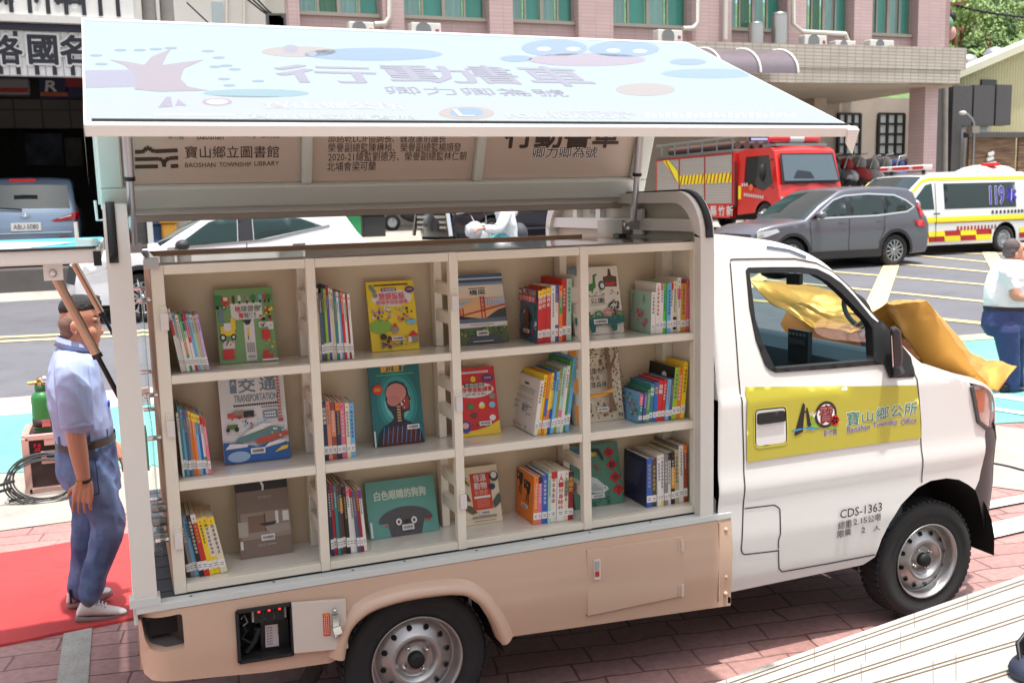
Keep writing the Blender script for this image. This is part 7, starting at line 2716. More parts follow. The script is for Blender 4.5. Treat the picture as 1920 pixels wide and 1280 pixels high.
a.poly([(.3, .94), (.6, .92), (.68, .74), (.64, .72), (.56, .86), (.4, .9)], ck); a.poly([(.46, .70), (.56, .58), (.58, .54), (.48, .62)], RD); a.dots(14, .2, .7, .02, .2, [c_('jade_dark', (40, 90, 76)), ct], .02, .05, rf); a.dots(14, .25, .7, .5, .95, [cw], .004, .008, rf); a.barcode(.34, .60, .135, .2)
a.done()
# flat book lying on the row at the right of the top shelf
p = px(1256, 520, Y=.24)
e = empty('book', (p.x, .24, p.z), 'pale teal book lying flat on top of the spines in the top right bay', 'book')
mb = MB()
mb.box(p.x - .0, CX[7] - .032, .20, .32, p.z - .012, p.z, mat('book_paleteal', (140, 186, 180), .4))
mb.build('cover', e)
mb = MB()
mb.box(p.x + .002, CX[7] - .034, .198, .2005, p.z - .010, p.z - .002, MATS['paper'])
mb.build('page_block', e)
# ================================================================== vehicles
mat('car_black_trim', (40, 41, 44), .6)
mat('car_under', (14, 14, 15), .9)
glass('car_glass', (120, 150, 150), .45)
glass('car_glass_dark', (104, 124, 124), .7)
mat('alloy', (176, 178, 182), .3, .8)
mat('head_lamp', (214, 218, 222), .12, .3)
mat('tail_red', (178, 24, 32), .25, 0, .3)
mat('plate_plain', (206, 206, 200), .5)
class Car:
 def __init__(self, name, label, loc, head, prof, W, belt, paint, tumble=.16, r=.07, taper=(.18, .10), xf=1.3, xr=-1.4, crown=.03, bulge=.12, cat_='car', group=None, scale=1.0):
  self.root = empty(name, loc, label, cat_, group, (0, 0, head))
  self.W, self.belt, self.tumble, self.taper, self.xf, self.xr = W, belt, tumble, taper, xf, xr
  self.prof, self.r, self.paint, self.crown, self.bulge = prof, r, paint, crown, bulge
  self.pts = [Vector((p[0], p[1])) for p in prof]
  nn = []
  n = len(self.pts)
  for i in range(n):
   a, b = self.pts[max(i - 1, 0)], self.pts[min(i + 1, n - 1)]
   d = (b - a).normalized()
   nn.append(Vector((d.y, -d.x)))
  self.nn = nn
  self.ins = [p + q * r for p, q in zip(self.pts, nn)]
 def yw(self, x, z):
  y = self.W - self.tumble * max(0, z - self.belt) ** 1.15 - .10 * max(0, .45 - z) ** 1.2
  y += .012 * math.exp(-((z - self.belt * .82) / .08) ** 2)
  if x > self.xf:
   y -= self.taper[0] * (x - self.xf) ** 2
  if x < self.xr:
   y -= self.taper[1] * (self.xr - x) ** 2
  return y
 def sd(self, off=0.0, s=-1):
  return lambda x, z: Vector((x, s * (self.yw(x, z) + off), z))
 def body(self, arches, zb, holes=(), tags=None):
  """outer shell: both sides and everything across; prof runs from the back bottom over the roof to the front bottom"""
  tags = tags or {}
  out = [tuple(p) for p in self.ins]
  out[0] = (out[0][0], zb + .02)
  out[-1] = (out[-1][0], zb + .02)
  bot = []
  for xc, zc, ra in sorted(arches, reverse=True):
   a0 = math.asin(max(-1, min(1, (zb - zc) / ra)))
   for k in range(13):
    t = a0 + (math.pi - 2 * a0) * k / 12
    bot.append((xc + ra * math.cos(t), zc + ra * math.sin(t)))
  out += bot
  mb = MB()
  for s in (-1, 1):
   skin(mb, out, holes, .14, self.sd(0, s), self.paint, s > 0)
  rows = []
  for p, n, q in zip(self.pts, self.nn, self.ins):
   y = self.yw(*q)
   row = []
   for k in range(4):
    f = R(90) * k / 3
    c = q - n * self.r * math.sin(f)
    row.append((c.x, -(y - self.r * (1 - math.cos(f))), c.y))
   hw = y - self.r
   fbv = 0
   if p.x > self.xf:
    fbv = self.bulge * min(1, (p.x - self.xf) / .5)
   if p.x < self.xr:
    fbv = -self.bulge * .6 * min(1, (self.xr - p.x) / .5)
   for t in (-.85, -.5, 0, .5, .85):
    c = p - n * self.crown * (1 - t * t)
    row.append((c.x + fbv * (1 - t * t), hw * t, c.y))
   for k in (3, 2, 1, 0):
    f = R(90) * k / 3
    c = q - n * self.r * math.sin(f)
    row.append((c.x, (y - self.r * (1 - math.cos(f))), c.y))
   rows.append(row)
  self.rows = rows
  nv = len(rows[0])
  vs = [p for r_ in rows for p in r_]
  by = {}
  for i in range(len(rows) - 1):
   tg = self.prof[i][2]
   for j in range(nv - 1):
    q = (i * nv + j, i * nv + j + 1, (i + 1) * nv + j + 1, (i + 1) * nv + j)
    g = tg if (tg is None or 3 <= j < nv - 4) else None
    by.setdefault(g, []).append(q)
  mb.add(vs, by.pop(None, []), self.paint, True)
  mb.build('body', self.root, False, weld=1e-3, smooth_angle=38)
  for tg, fs in by.items():
   nm, mm = tags[tg]
   m2 = MB()
   m2.add(vs, fs, mm, True)
   m2.build(nm, self.root, False, weld=1e-4)
  m2 = MB()
  W = self.W - .12
  x0, x1 = self.pts[0].x + .1, self.pts[-1].x - .1
  m2.box(x0, x1, -W, W, zb - .05, zb + .1, MATS['car_under'])
  for xc, zc, ra in arches:
   pr = [(xc + ra * 1.0 * math.cos(t), zc + ra * math.sin(t)) for t in [R(k) for k in range(0, 181, 15)]]
   for s in (-1, 1):
    m2.grid([[(p[0], s * (self.W - .06), p[1]), (p[0], s * (self.W - .42), p[1])] for p in pr], MATS['car_under'])
  m2.build('underbody', self.root, False)
  return self
 def patch(self, name, poly, m, off=.006, sides=(-1, 1), h=.12, parent=None):
  o = None
  for s in sides:
   mb = MB()
   skin(mb, poly, [], h, self.sd(off, s), m, s > 0)
   o = mb.build(name, parent or self.root, False)
  return o
 def line(self, name, pts, wd, m, off=.008, sides=(-1, 1), closed=False):
  for s in sides:
   mb = MB()
   ribbon(mb, pts, wd, m, 0, self.sd(off, s), closed)
   o = mb.build(name, self.root, False)
  return o
 def wheels(self, xs, r, style='alloy', wd=.2, sides=(-1, 1), inset=.03):
  for x in xs:
   for s in sides:
    y = s * (self.W - wd / 2 - inset)
    mb = MB()
    w2 = wd / 2
    ax = (0, s, 0)
    c = (x, y, r)
    mb.lathe([(r * .62, -w2), (r * .92, -w2), (r, -w2 * .6), (r, w2 * .6), (r * .94, w2), (r * .68, w2 * 1.02), (r * .66, w2 * .8)], c, ax, MATS['tyre_rubber'], 28)
    t = mb.build('wheel', self.root, False)
    mb = MB()
    if style == 'alloy':
     mb.lathe([(r * .66, w2 * .8), (r * .64, w2 * .95), (r * .6, w2 * .8), (r * .58, w2 * .2), (0, w2 * .1)], c, ax, MATS['car_black_trim'], 28)
     for k in range(6):
      a = 2 * math.pi * k / 6 + .2
      for da in (-.13, .13):
       e0 = Vector((math.cos(a + da * .5), 0, math.sin(a + da * .5)))
       e1 = Vector((math.cos(a + da * 2.2), 0, math.sin(a + da * 2.2)))
       b0 = Vector(c) + Vector((0, s * w2 * .75, 0))
       mb.bar(b0 + e0 * r * .10, b0 + e1 * r * .61, r * .09, .03, MATS['alloy'], (0, 1, 0))
     mb.lathe([(r * .14, w2 * .6), (r * .14, w2 * .9), (0, w2 * .95)], c, ax, MATS['alloy'], 14)
     mb.lathe([(r * .66, w2 * .86), (r * .64, w2 * .98), (r * .61, w2 * .86)], c, ax, MATS['alloy'], 28)
    else:
     mb.lathe([(r * .66, w2 * .8), (r * .64, w2), (r * .58, w2 * .8), (r * .5, w2 * .4), (r * .36, w2 * .7), (r * .3, w2 * .75), (r * .2, w2 * .3), (0, w2 * .3)], c, ax, MATS['alloy'], 28)
     for k in range(10):
      a = 2 * math.pi * k / 10
      mb.disc((x + r * .5 * math.cos(a), y + s * (w2 * .62), r + r * .5 * math.sin(a)), ax, r * .05, MATS['hole_black'], 8)
    mb.build('rim', t, False)
 def box(self, name, x0, x1, y0, y1, z0, z1, m, bevel=.02):
  mb = MB()
  mb.box(x0, x1, y0, y1, z0, z1, m)
  return mb.build(name, self.root, False, bevel=bevel)
 def mirror(self, x, z, m, sides=(-1, 1), sz=(.11, .1, .08)):
  for s in sides:
   mb = MB()
   y = s * (self.yw(x, z) + .13)
   mb.ball((x, y, z + .03), sz, m, 12, 8)
   mb.bar((x + .03, s * (self.yw(x, z) - .02), z - .02), (x, y, z), .05, .04, MATS['car_black_trim'])
   mb.build('mirror', self.root, False)
SUVP = lambda H: [(-2.28, .32, None), (-2.32, .62, None), (-2.30, .88, None), (-2.24, 1.02, None), (-2.10, 1.16, 'rear'), (-1.86, H - .13, None), (-1.72, H - .05, None), (-1.3, H - .01, None), (-.7, H, None), (-.1, H - .03, None), (.12, H - .07, 'wind'), (.62, H - .34, 'wind'), (1.02, 1.06, None), (1.30, 1.03, None), (1.75, .98, None), (2.05, .91, None), (2.22, .80, 'grille'), (2.28, .56, None), (2.27, .32, None)]
SUVTAG = {'rear': ('rear_window', MATS['car_glass_dark']), 'wind': ('windscreen', MATS['car_glass']), 'grille': ('grille', MATS['car_black_trim'])}
# ---- grey suv crossing the junction
grey = mat('suv_grey', (104, 103, 111), .28, .45, .5)
yn = 13.7
xa, xb = px(1487, 470, Y=yn).x, px(1680, 470, Y=yn).x
k_ = (xb - xa) / 2.66
g = Car('grey_suv', 'metallic grey sport utility car driving left behind the truck cab', ((xa + xb) / 2, yn + .93, gz(yn)), math.pi, SUVP(1.70), .93, .98, grey)
g.root.scale = (k_, 1.0, 1.03)
g.body([(1.33, .345, .40), (-1.33, .345, .40)], .26, tags=SUVTAG)
wl = [(.86, 1.08), (.30, 1.45), (.02, 1.53), (-.6, 1.56), (-1.30, 1.52), (-1.62, 1.40), (-1.84, 1.26), (-1.62, 1.16), (-.8, 1.10)]
g.patch('window', [(.74, 1.10), (.26, 1.43), (.02, 1.50), (-.02, 1.12)], MATS['car_glass_dark'], .004)
g.patch('window', [(-.14, 1.12), (-.12, 1.51), (-.5, 1.53), (-.96, 1.52), (-1.00, 1.13)], MATS['car_glass_dark'], .004)
g.patch('window', [(-1.10, 1.14), (-1.06, 1.51), (-1.34, 1.49), (-1.60, 1.39), (-1.78, 1.27), (-1.6, 1.18)], MATS['car_glass_dark'], .004)
g.patch('window_surround', wl, MATS['car_black_trim'], .002)
g.line('chrome_trim', wl, .035, MATS['chrome'], .008, closed=True)
g.patch('sill_trim', [(-.9, .24), (.9, .24), (.9, .40), (-.9, .40)], MATS['car_black_trim'], .012)
for s in (-1, 1):
 for x in (1.33, -1.33):
  mb = MB()
  pr = [(x + q * math.cos(t), .345 + q * math.sin(t)) for q in (.40,) for t in [R(k) for k in range(-10, 191, 10)]]
  mb.grid([[g.sd(.012, s)(x + .395 * math.cos(t), .345 + .395 * math.sin(t)), g.sd(.012, s)(x + .46 * math.cos(t), .345 + .46 * math.sin(t))] for t in [R(k) for k in range(-8, 189, 7)]], MATS['car_black_trim'])
  mb.build('arch_trim', g.root, False)
g.line('door_gap', [(-.08, 1.10), (-.08, .40)], .014, MATS['seam'], .006)
g.line('door_gap', [(-1.02, 1.12), (-1.0, .8), (-.86, .5)], .014, MATS['seam'], .006)
g.line('door_gap', [(.92, 1.02), (.86, .42)], .014, MATS['seam'], .006)
g.patch('headlight', [(2.14, .84), (1.72, .90), (1.66, .84), (1.95, .74), (2.14, .70)], MATS['head_lamp'], .02)
g.patch('tail_light', [(-2.10, .96), (-1.80, .98), (-1.92, .84), (-2.18, .82)], MATS['tail_red'], .015)
g.patch('tail_light', [(-2.02, 1.0), (-1.90, 1.28), (-1.94, 1.36), (-2.12, 1.10)], MATS['tail_red'], .012)
for x in (.18, -.82):
 g.patch('door_handle', [(x, .96), (x - .18, .955), (x - .18, .985), (x, .99)], grey, .03)
g.mirror(.72, 1.12, grey)
g.wheels((1.33, -1.33), .345)
mb = MB()
mb.box(2.33, 2.37, -.5, .5, .50, .72, MATS['car_black_trim'])
mb.box(2.37, 2.385, -.25, .25, .40, .50, MATS['plate_plain'])
mb.disc((2.39, 0, .75), (1, 0, 0), .06, MATS['chrome'], 14)
for z in (.56, .63):
 mb.box(2.368, 2.38, -.48, .48, z, z + .015, MATS['chrome'])
mb.build('front_grille', g.root, False)
# ---- white crossover passing behind the shelves, with its driver
white = mat('crossover_white', (224, 226, 230), .28, .0, .5)
yn = 12.4
x0 = px(131, 500, Y=yn).x
wsv = Car('white_crossover', 'white crossover car driving left on the road behind the bookcase', (x0 + 2.28, yn + .93, gz(yn) + .02), math.pi, SUVP(1.62), .93, .98, white)
wsv.root.scale = (.985, 1, 1.07)
wsv.body([(1.33, .345, .41), (-1.33, .345, .41)], .26, tags=SUVTAG)
wn_ = [(.92, 1.02), (.28, 1.42), (.0, 1.49), (-.7, 1.50), (-1.2, 1.43), (-1.62, 1.28), (-.6, 1.10)]
wsv.patch('window', [(.80, 1.05), (.28, 1.38), (.0, 1.46), (-.16, 1.46), (-.14, 1.08)], MATS['car_glass'], .004)
wsv.patch('window', [(-.40, 1.10), (-.40, 1.47), (-.7, 1.47), (-1.16, 1.40), (-1.5, 1.28)], MATS['car_glass'], .004)
wsv.patch('pillar', [(-.15, 1.07), (-.17, 1.47), (-.39, 1.48), (-.39, 1.08)], MATS['car_black_trim'], .005)
wsv.line('chrome_trim', [(.92, 1.02), (-.6, 1.10), (-1.62, 1.28)], .03, MATS['chrome'], .008)
wsv.line('door_gap', [(-.28, 1.08), (-.26, .4)], .014, MATS['seam'], .005)
wsv.patch('tail_light', [(-2.30, .92), (-1.98, .98), (-2.04, .86), (-2.26, .80)], MATS['tail_red'], .012)
wsv.patch('headlight', [(2.14, .82), (1.70, .88), (1.66, .82), (2.14, .70)], MATS['head_lamp'], .02)
wsv.mirror(.70, 1.04, MATS['car_black_trim'])
wsv.wheels((1.33, -1.33), .345)
for s in (-1, 1):
 for x in (1.33, -1.33):
  mb = MB()
  mb.grid([[wsv.sd(.012, s)(x + .405 * math.cos(t), .345 + .405 * math.sin(t)), wsv.sd(.012, s)(x + .47 * math.cos(t), .345 + .47 * math.sin(t))] for t in [R(k) for k in range(-8, 189, 7)]], MATS['car_black_trim'])
  mb.build('arch_trim', wsv.root, False)
wsv.patch('door_handle', [(-1.0, 1.0), (-1.2, 1.005), (-1.2, 1.03), (-1.0, 1.025)], MATS['car_black_trim'], .02)
# ---- black people carrier with a chrome grille
blk = mat('mpv_black', (28, 28, 34), .15, .2, .6)
yn = 17.0
MPV = [(-2.4, .30, None), (-2.45, .9, None), (-2.40, 1.2, 'rear'), (-2.22, 1.75, None), (-1.6, 1.86, None), (-.4, 1.88, None), (.5, 1.82, None), (.72, 1.74, 'wind'), (1.15, 1.40, 'wind'), (1.52, 1.12, None), (1.9, 1.06, None), (2.2, .98, None), (2.34, .86, None), (2.40, .55, None), (2.38, .28, None)]
xg = px(846, 430, Y=yn).x
m_ = Car('black_people_carrier', 'glossy black people carrier with a large chrome grille behind the scooter rider', (xg + 2.25, yn + 1.5, gz(yn)), math.pi + R(14), MPV, .92, 1.02, blk, .12)
m_.body([(1.45, .34, .40), (-1.5, .34, .40)], .24, tags=SUVTAG)
m_.patch('window', [(1.05, 1.14), (.6, 1.56), (.35, 1.66), (.30, 1.12)], MATS['car_glass_dark'], .004)
m_.patch('window', [(.2, 1.12), (.22, 1.67), (-.9, 1.70), (-.9, 1.12)], MATS['car_glass_dark'], .004)
m_.patch('window', [(-1.0, 1.12), (-1.0, 1.70), (-2.1, 1.66), (-2.25, 1.2)], MATS['car_glass_dark'], .004)
m_.wheels((1.45, -1.5), .34)
mb = MB()
for k in range(4):
 z = .46 + .115 * k
 mb.box(2.455, 2.50, -.62, .62, z, z + .055, MATS['chrome'])
mb.box(2.44, 2.47, -.64, .64, .42, .93, MATS['car_black_trim'])
for s in (-1, 1):
 mb.bar((2.49, s * .80, .30), (2.47, s * .64, .92), .07, .05, MATS['chrome'])
mb.ball((2.48, 0, .90), (.03, .13, .07), MATS['chrome'], 12, 8)
mb.box(2.48, 2.5, -.26, .26, .33, .44, MATS['plate_plain'])
mb.build('front_grille', m_.root, False)
m_.patch('headlight', [(2.30, .94), (1.80, 1.02), (1.62, 1.01), (1.78, .90), (2.30, .82)], MATS['head_lamp'], .025)
m_.patch('headlight_trim', [(2.30, .82), (1.72, .90), (1.68, .88), (2.32, .76)], MATS['chrome'], .03)
m_.line('chrome_trim', [(1.3, .40), (-1.2, .40)], .04, MATS['chrome'], .01)
m_.mirror(1.0, 1.2, blk)
# ---- ambulance
amb = mat('ambulance_white', (224, 224, 222), .35, 0, .4)
yel = mat('ambulance_yellow', (238, 226, 40), .45)
redd = mat('ambulance_red', (170, 34, 34), .45)
yn = 15.0
xa, xb = px(1690, 440, Y=yn).x, px(1885, 440, Y=yn).x
AMB = [(-2.9, .32, None), (-2.95, 1.0, None), (-2.92, 1.35, 'rear'), (-2.82, 1.9, None), (-2.4, 1.98, None), (-1.0, 2.0, None), (.6, 1.97, None), (.95, 1.90, 'wind'), (1.45, 1.52, 'wind'), (1.92, 1.16, None), (2.25, 1.08, None), (2.5, .92, None), (2.58, .6, None), (2.56, .3, None)]
a_ = Car('ambulance', 'white and yellow ambulance numbered 119 with a red light bar, behind the grey car', (xa + 1.65, yn + .95, gz(yn)), math.pi, AMB, .95, 1.05, amb, .10, xf=1.6)
k_ = (xb - xa) / 3.3
a_.root.scale = (k_, 1, 1.0)
a_.body([(1.65, .34, .42), (-1.65, .34, .42)], .26, tags=SUVTAG)
a_.patch('window', [(1.50, 1.12), (.92, 1.70), (.72, 1.74), (.66, 1.12)], MATS['car_glass'], .004)
a_.patch('window', [(.34, 1.12), (.36, 1.73), (-2.0, 1.73), (-2.02, 1.12)], MATS['car_glass_dark'], .004)
a_.line('roof_stripe', [(1.75, 1.16), (1.05, 1.78), (.8, 1.84), (-2.8, 1.84)], .07, yel, .005)
a_.patch('yellow_band', [(1.5, .80), (1.5, .93), (-2.7, .93), (-2.7, .80)], yel, .006)
a_.line('red_line', [(.66, .795), (-2.7, .795)], .02, redd, .009)
for k in range(9):
 x1 = 1.3 - .5 * k
 for q in (0, 1):
  z0 = .34 + .13 * q
  mm = (yel, redd)[(k + q) % 2]
  lo_, hi_ = (x1 - .5, x1)
  if lo_ < -1.2 and hi_ > -2.1:
   if lo_ < -1.75:
    continue
   lo_ = max(lo_, -1.12)
   if lo_ >= hi_:
    continue
  a_.patch('checker', [(lo_, z0), (hi_, z0), (hi_ + .03, z0 + .13), (lo_ + .03, z0 + .13)], mm, .006, (1,))
mb = MB()
def car_text(c, s, x, z, wdt, h, m, bold=0.0, side_=1, off=.012):
 y = side_ * (c.yw(x, z) + off + .004)
 put_text(mb, s, (x, y, z), (-1 if side_ > 0 else 1, 0, 0), (0, -side_ * c.tumble * 1.0 if z > c.belt else 0, 1), wdt, h, m, bold)
blu = mat('ambulance_blue', (62, 52, 170), .5)
car_text(a_, '119', -1.10, 1.20, .46, .44, MATS['sign_white'], .05)
car_text(a_, '119', -1.10, 1.20, .46, .44, blu, .018, off=.018)
cx, cz = -1.82, 1.42
for k in range(3):
 a = R(90 + 60 * k)
 y = a_.yw(cx, cz) + .012
 e = Vector((math.cos(a), -.1 * math.sin(a), math.sin(a)))
 mb.bar(Vector((cx, y, cz)) - e * .2, Vector((cx, y, cz)) + e * .2, .09, .004, blu, (0, 1, 0))
mb.bar(Vector((cx, a_.yw(cx, cz) + .03, cz - .14)), Vector((cx, a_.yw(cx, cz) + .03, cz + .14)), .025, .004, MATS['sign_white'], (0, 1, 0))
for (dx, dz) in ((.05, .15), (.15, .05)):
 x, z = 1.06, .78
 y = a_.yw(x, z) + .014
 mb.poly([(x - dx, y, z - dz), (x + dx, y, z - dz), (x + dx, y, z + dz), (x - dx, y, z + dz)], redd)
ink_ = mat('ambulance_ink', (130, 90, 90), .6)
for k in range(12):
 x = -.05 - .11 * k
 y = a_.yw(x, .64) + .012
 mb.poly([(x, y, .60), (x - .07, y, .60), (x - .06, y, .70), (x - .01, y, .70)], [redd, ink_][k > 8])
for k in range(10):
 x = -1.15 - .13 * k
 y = a_.yw(x, .99) + .012
 mb.poly([(x, y, .97), (x - .08, y, .97), (x - .07, y, 1.05), (x - .01, y, 1.05)], MATS['seam'])
mb.build('lettering', a_.root, False)
a_.patch('door_handle', [(.70, 1.0), (.50, 1.0), (.50, 1.03), (.70, 1.03)], MATS['car_black_trim'], .02)
a_.line('door_gap', [(.62, 1.75), (.60, .36)], .016, MATS['seam'], .010)
a_.mirror(1.35, 1.2, MATS['alloy'], sz=(.1, .12, .14))
a_.wheels((1.65, -1.65), .335, 'steel')
mb = MB()
mb.box(.55, .85, -.75, .75, 2.07, 2.19, MATS['sign_white'])
lb_ = mb.build('light_bar', a_.root, False, bevel=.03)
mb = MB()
for y0, y1, m2 in ((.74, .40, redd), (.28, -.28, redd), (-.44, -.74, redd)):
 mb.box(.53, .86, min(y0, y1), max(y0, y1), 2.09, 2.16, mat('lamp_red', (220, 40, 44), .3, 0, .4))
mb.box(.60, .66, .5, .56, 1.98, 2.07, MATS['car_black_trim'])
mb.box(.60, .66, -.56, -.5, 1.98, 2.07, MATS['car_black_trim'])
mb.build('lamp', lb_, False)
mb = MB()
mb.ball((-1.9, 0, 1.98), (.75, .7, .22), amb, 16, 8)
mb.build('roof_unit', a_.root, False)
mb = MB()
mb.box(-1.75, -1.55, .2, .6, 2.14, 2.22, MATS['lamp_red'])
mb.build('rear_lamp', a_.root, False)
# ---- fire engine facing the road
fr = mat('engine_red', (206, 38, 30), .3, 0, .5)
ft = empty('fire_engine', (15.6, 19.6, 1.16), 'red fire engine with silver shutters and a red and white roof lamp, facing the road', 'fire engine', rot=(0, 0, R(-90)))
# local frame: +x forward (towards the camera side), y to its left
FX0 = 19.6 - 17.25         # front of the cab ahead of the origin
fl_ = lambda x, y, z: (x, y, z)
WF = .98
cabp = [(.35, .55), (.35, 2.18), (.6, 2.24), (1.75, 2.22), (1.92, 2.12), (2.15, 1.22), (2.18, 1.12), (2.20, .48)]
mb = MB()
arch_ = [(1.55 + .43 * math.cos(t), .42 + .43 * math.sin(t)) for t in [R(k) for k in range(8, 173, 12)]]
so = [(.35, .48), (.35, 2.16), (.6, 2.20), (1.72, 2.18), (1.88, 2.08), (2.10, 1.22), (2.14, 1.1), (2.16, .48)] + arch_
fw = [(.62, 1.30), (.64, 2.0), (1.66, 2.0), (1.90, 1.28), (1.5, 1.10), (1.1, 1.20)]
yf = lambda x, z: WF - .05 * max(0, z - 1.2)
for s in (-1, 1):
 skin(mb, so, [fw], .14, lambda x, z, s=s: Vector((x, s * yf(x, z), z)), fr, s > 0)
rows = []
for x, z in [(.35, 2.16), (.6, 2.20), (1.72, 2.18), (1.88, 2.08), (2.10, 1.22), (2.14, 1.1), (2.16, .48)]:
 y = yf(x, z)
 rows.append([(x, -y, z)] + [(x + .05 * (1 - (t / .95) ** 2), y * t, z + (.04 if z > 2 else 0) * (1 - t * t)) for t in (-.95, -.6, 0, .6, .95)] + [(x, y, z)])
mb.grid(rows, fr, True)
fcab = mb.build('cab', ft, False, smooth_angle=35)
mb = MB()
w0 = [(1.90, 2.05), (2.10, 1.24)]
mb.poly([(1.955, -.83, 2.03), (1.955, .83, 2.03), (2.175, .90, 1.28), (2.175, -.90, 1.28)], MATS['rubber'])
wsn = mb.build('windscreen_seal', ft, False)
mb = MB()
mb.poly([(1.975, -.78, 1.99), (1.975, .78, 1.99), (2.185, .84, 1.33), (2.185, -.84, 1.33)], mat('screen_grey', (74, 88, 94), .05, 0, .8))
mb.poly([(2.172, -.55, 1.40), (2.172, .1, 1.38), (2.14, .0, 1.55), (2.13, -.4, 1.60)], MATS['dash_dark'])
mb.build('windscreen', ft, False)
mb = MB()
for s in (-1, 1):
 skin(mb, fw, [], .2, lambda x, z, s=s: Vector((x, s * (yf(x, z) - .03), z)), MATS['car_glass_dark'], s > 0)
mb.build('side_window', ft, False)
mb = MB()
for s in (-1, 1):
 mb.ball((1.72, s * 1.17, 1.55), (.06, .1, .22), MATS['rubber'], 10, 8)
 mb.tube([(1.85, s * .96, 1.9), (1.74, s * 1.14, 1.78), (1.74, s * 1.14, 1.3), (1.95, s * .95, 1.15)], .018, MATS['rubber'], 6)
mb.build('mirror', ft, False)
mb = MB()
for s in (-1, 1):
 mb.prism([(2.18, s * .95, .95), (2.18, s * .95, .55), (2.24, s * .6, .60), (2.24, s * .62, .82)], (.02, 0, 0), MATS['head_lamp'])
mb.build('headlight', ft, False)
mb = MB()
mb.box(2.18, 2.30, -.98, .98, .32, .54, MATS['sign_white'])
mb.box(2.20, 2.24, -.55, .55, .60, .80, MATS['car_black_trim'])
mb.build('front_bumper', ft, False, bevel=.02)
mb = MB()
mb.bar((2.2, -.5, 1.28), (2.19, -.1, 1.24), .02, .02, MATS['rubber'])
mb.bar((2.2, .3, 1.28), (2.19, .7, 1.24), .02, .02, MATS['rubber'])
mb.build('wiper', ft, False)
mb = MB()
mb.tube([(1.45, -.80, 2.42), (1.45, -.72, 2.42), (1.45, .72, 2.42), (1.45, .80, 2.42)], [.05, .13, .13, .05], MATS['lamp_red'], 14)
lbr = mb.build('roof_lamp', ft, False)
mb = MB()
mb.tube([(1.45, -.22, 2.42), (1.45, .22, 2.42)], .133, MATS['sign_white'], 14)
mb.build('speaker_grille', lbr, False)
mb = MB()
mb.box(1.2, 1.75, -.8, .8, 2.22, 2.29, MATS['steel_grey'])
mb.build('lamp_tray', ft, False)
# equipment body with shutters
mb = MB()
B0, B1 = -4.0, .22
mb.box(B0, B1, -1.0, 1.0, .75, 2.16, fr)
mb.box(B0, B1 - .2, -1.01, 1.01, .40, .752, fr)
fbd = mb.build('equipment_body', ft, False, bevel=.02)
SH = mat('shutter_silver', (176, 170, 164), .4, .4)
for x0, x1 in ((-1.18, .12), (-2.55, -1.25), (-3.9, -2.62)):
 for s in (-1, 1):
  mb = MB()
  n = 17
  P = []
  for k in range(n * 2 + 1):
   z = .80 + 1.30 * k / (n * 2)
   P.append([(x0, s * (1.012 + (.008 if k % 2 else 0)), z), (x1, s * (1.012 + (.008 if k % 2 else 0)), z)])
  mb.grid(P, SH, False)
  mb.build('shutter', ft, False)
mb = MB()
for x0, x1 in ((-1.18, .12), (-2.55, -1.25)):
 for s in (-1, 1):
  y = s * 1.024
  mb.poly([(x0, y, 1.36), (x1, y, 1.36), (x1, y, 1.62), (x0, y, 1.62)], yel)
  n = 7
  for k in range(n):
   x = x0 + (x1 - x0) * k / n
   q = (x1 - x0) / n
   mb.poly([(x + q * .1, y + s * .003, 1.36), (x + q * .45, y + s * .003, 1.36), (x + q * .95, y + s * .003, 1.62), (x + q * .6, y + s * .003, 1.62)], redd)
for s in (-1, 1):
 y = s * 1.03
 mb.poly([(-2.6, y, 1.40), (-2.65, y, 1.75), (-3.2, y, 2.10), (-3.5, y, 2.10)], yel)
 mb.poly([(-2.75, y + s * .003, 1.45), (-2.85, y + s * .003, 1.6), (-3.3, y + s * .003, 2.09), (-3.38, y + s * .003, 2.09)], redd)
mb.build('warning_stripe', ft, False)
mb = MB()
mb.box(B0, B1, -1.03, 1.03, 2.16, 2.24, MATS['steel_grey'])
for k in range(6):
 x = B0 + .3 + .75 * k
 mb.tube([(x, -.95, 2.24), (x, -.95, 2.56)], .025, MATS['steel_grey'], 6)
mb.tube([(B0, -.95, 2.56), (B1, -.95, 2.56)], .03, MATS['steel_grey'], 6)
mb.build('roof_rail', ft, False)
mb = MB()
for k in range(4):
 mb.tube([(B0 + .4, -.7 + .3 * k, 2.36), (B1 - .3, -.7 + .3 * k, 2.36)], .11, mat('hose_brown', (84, 60, 54), .8), 10)
mb.build('hose_roll', ft, False)
mb = MB()
for ch, x in (('竹', -.52), ('新', -.12)):
 put_text(mb, ch, (x, -1.016, .46), (1, 0, 0), (0, 0, 1), .30, .27, MATS['sign_white'], .03)
put_text(mb, '縣', (-.92, -1.016, .46), (1, 0, 0), (0, 0, 1), .30, .27, MATS['sign_white'], .03)
for k in range(9):
 x = .66 + .10 * k
 mb.poly([(x, -1.0, .98 - .01 * k), (x + .07, -1.0, .98 - .01 * k), (x + .065, -1.0, 1.06 - .01 * k), (x + .005, -1.0, 1.06 - .01 * k)], MATS['sign_white'])
for k in range(3):
 x = .55 + .10 * k
 mb.poly([(x, -.995, 1.24), (x + .07, -.995, 1.24), (x + .065, -.995, 1.32), (x + .005, -.995, 1.32)], MATS['sign_white'])
mb.disc((.98, -1.0, 1.20), (0, -1, 0), .09, mat('badge_orange', (222, 110, 40), .5), 12)
mb.build('lettering', ft, False)
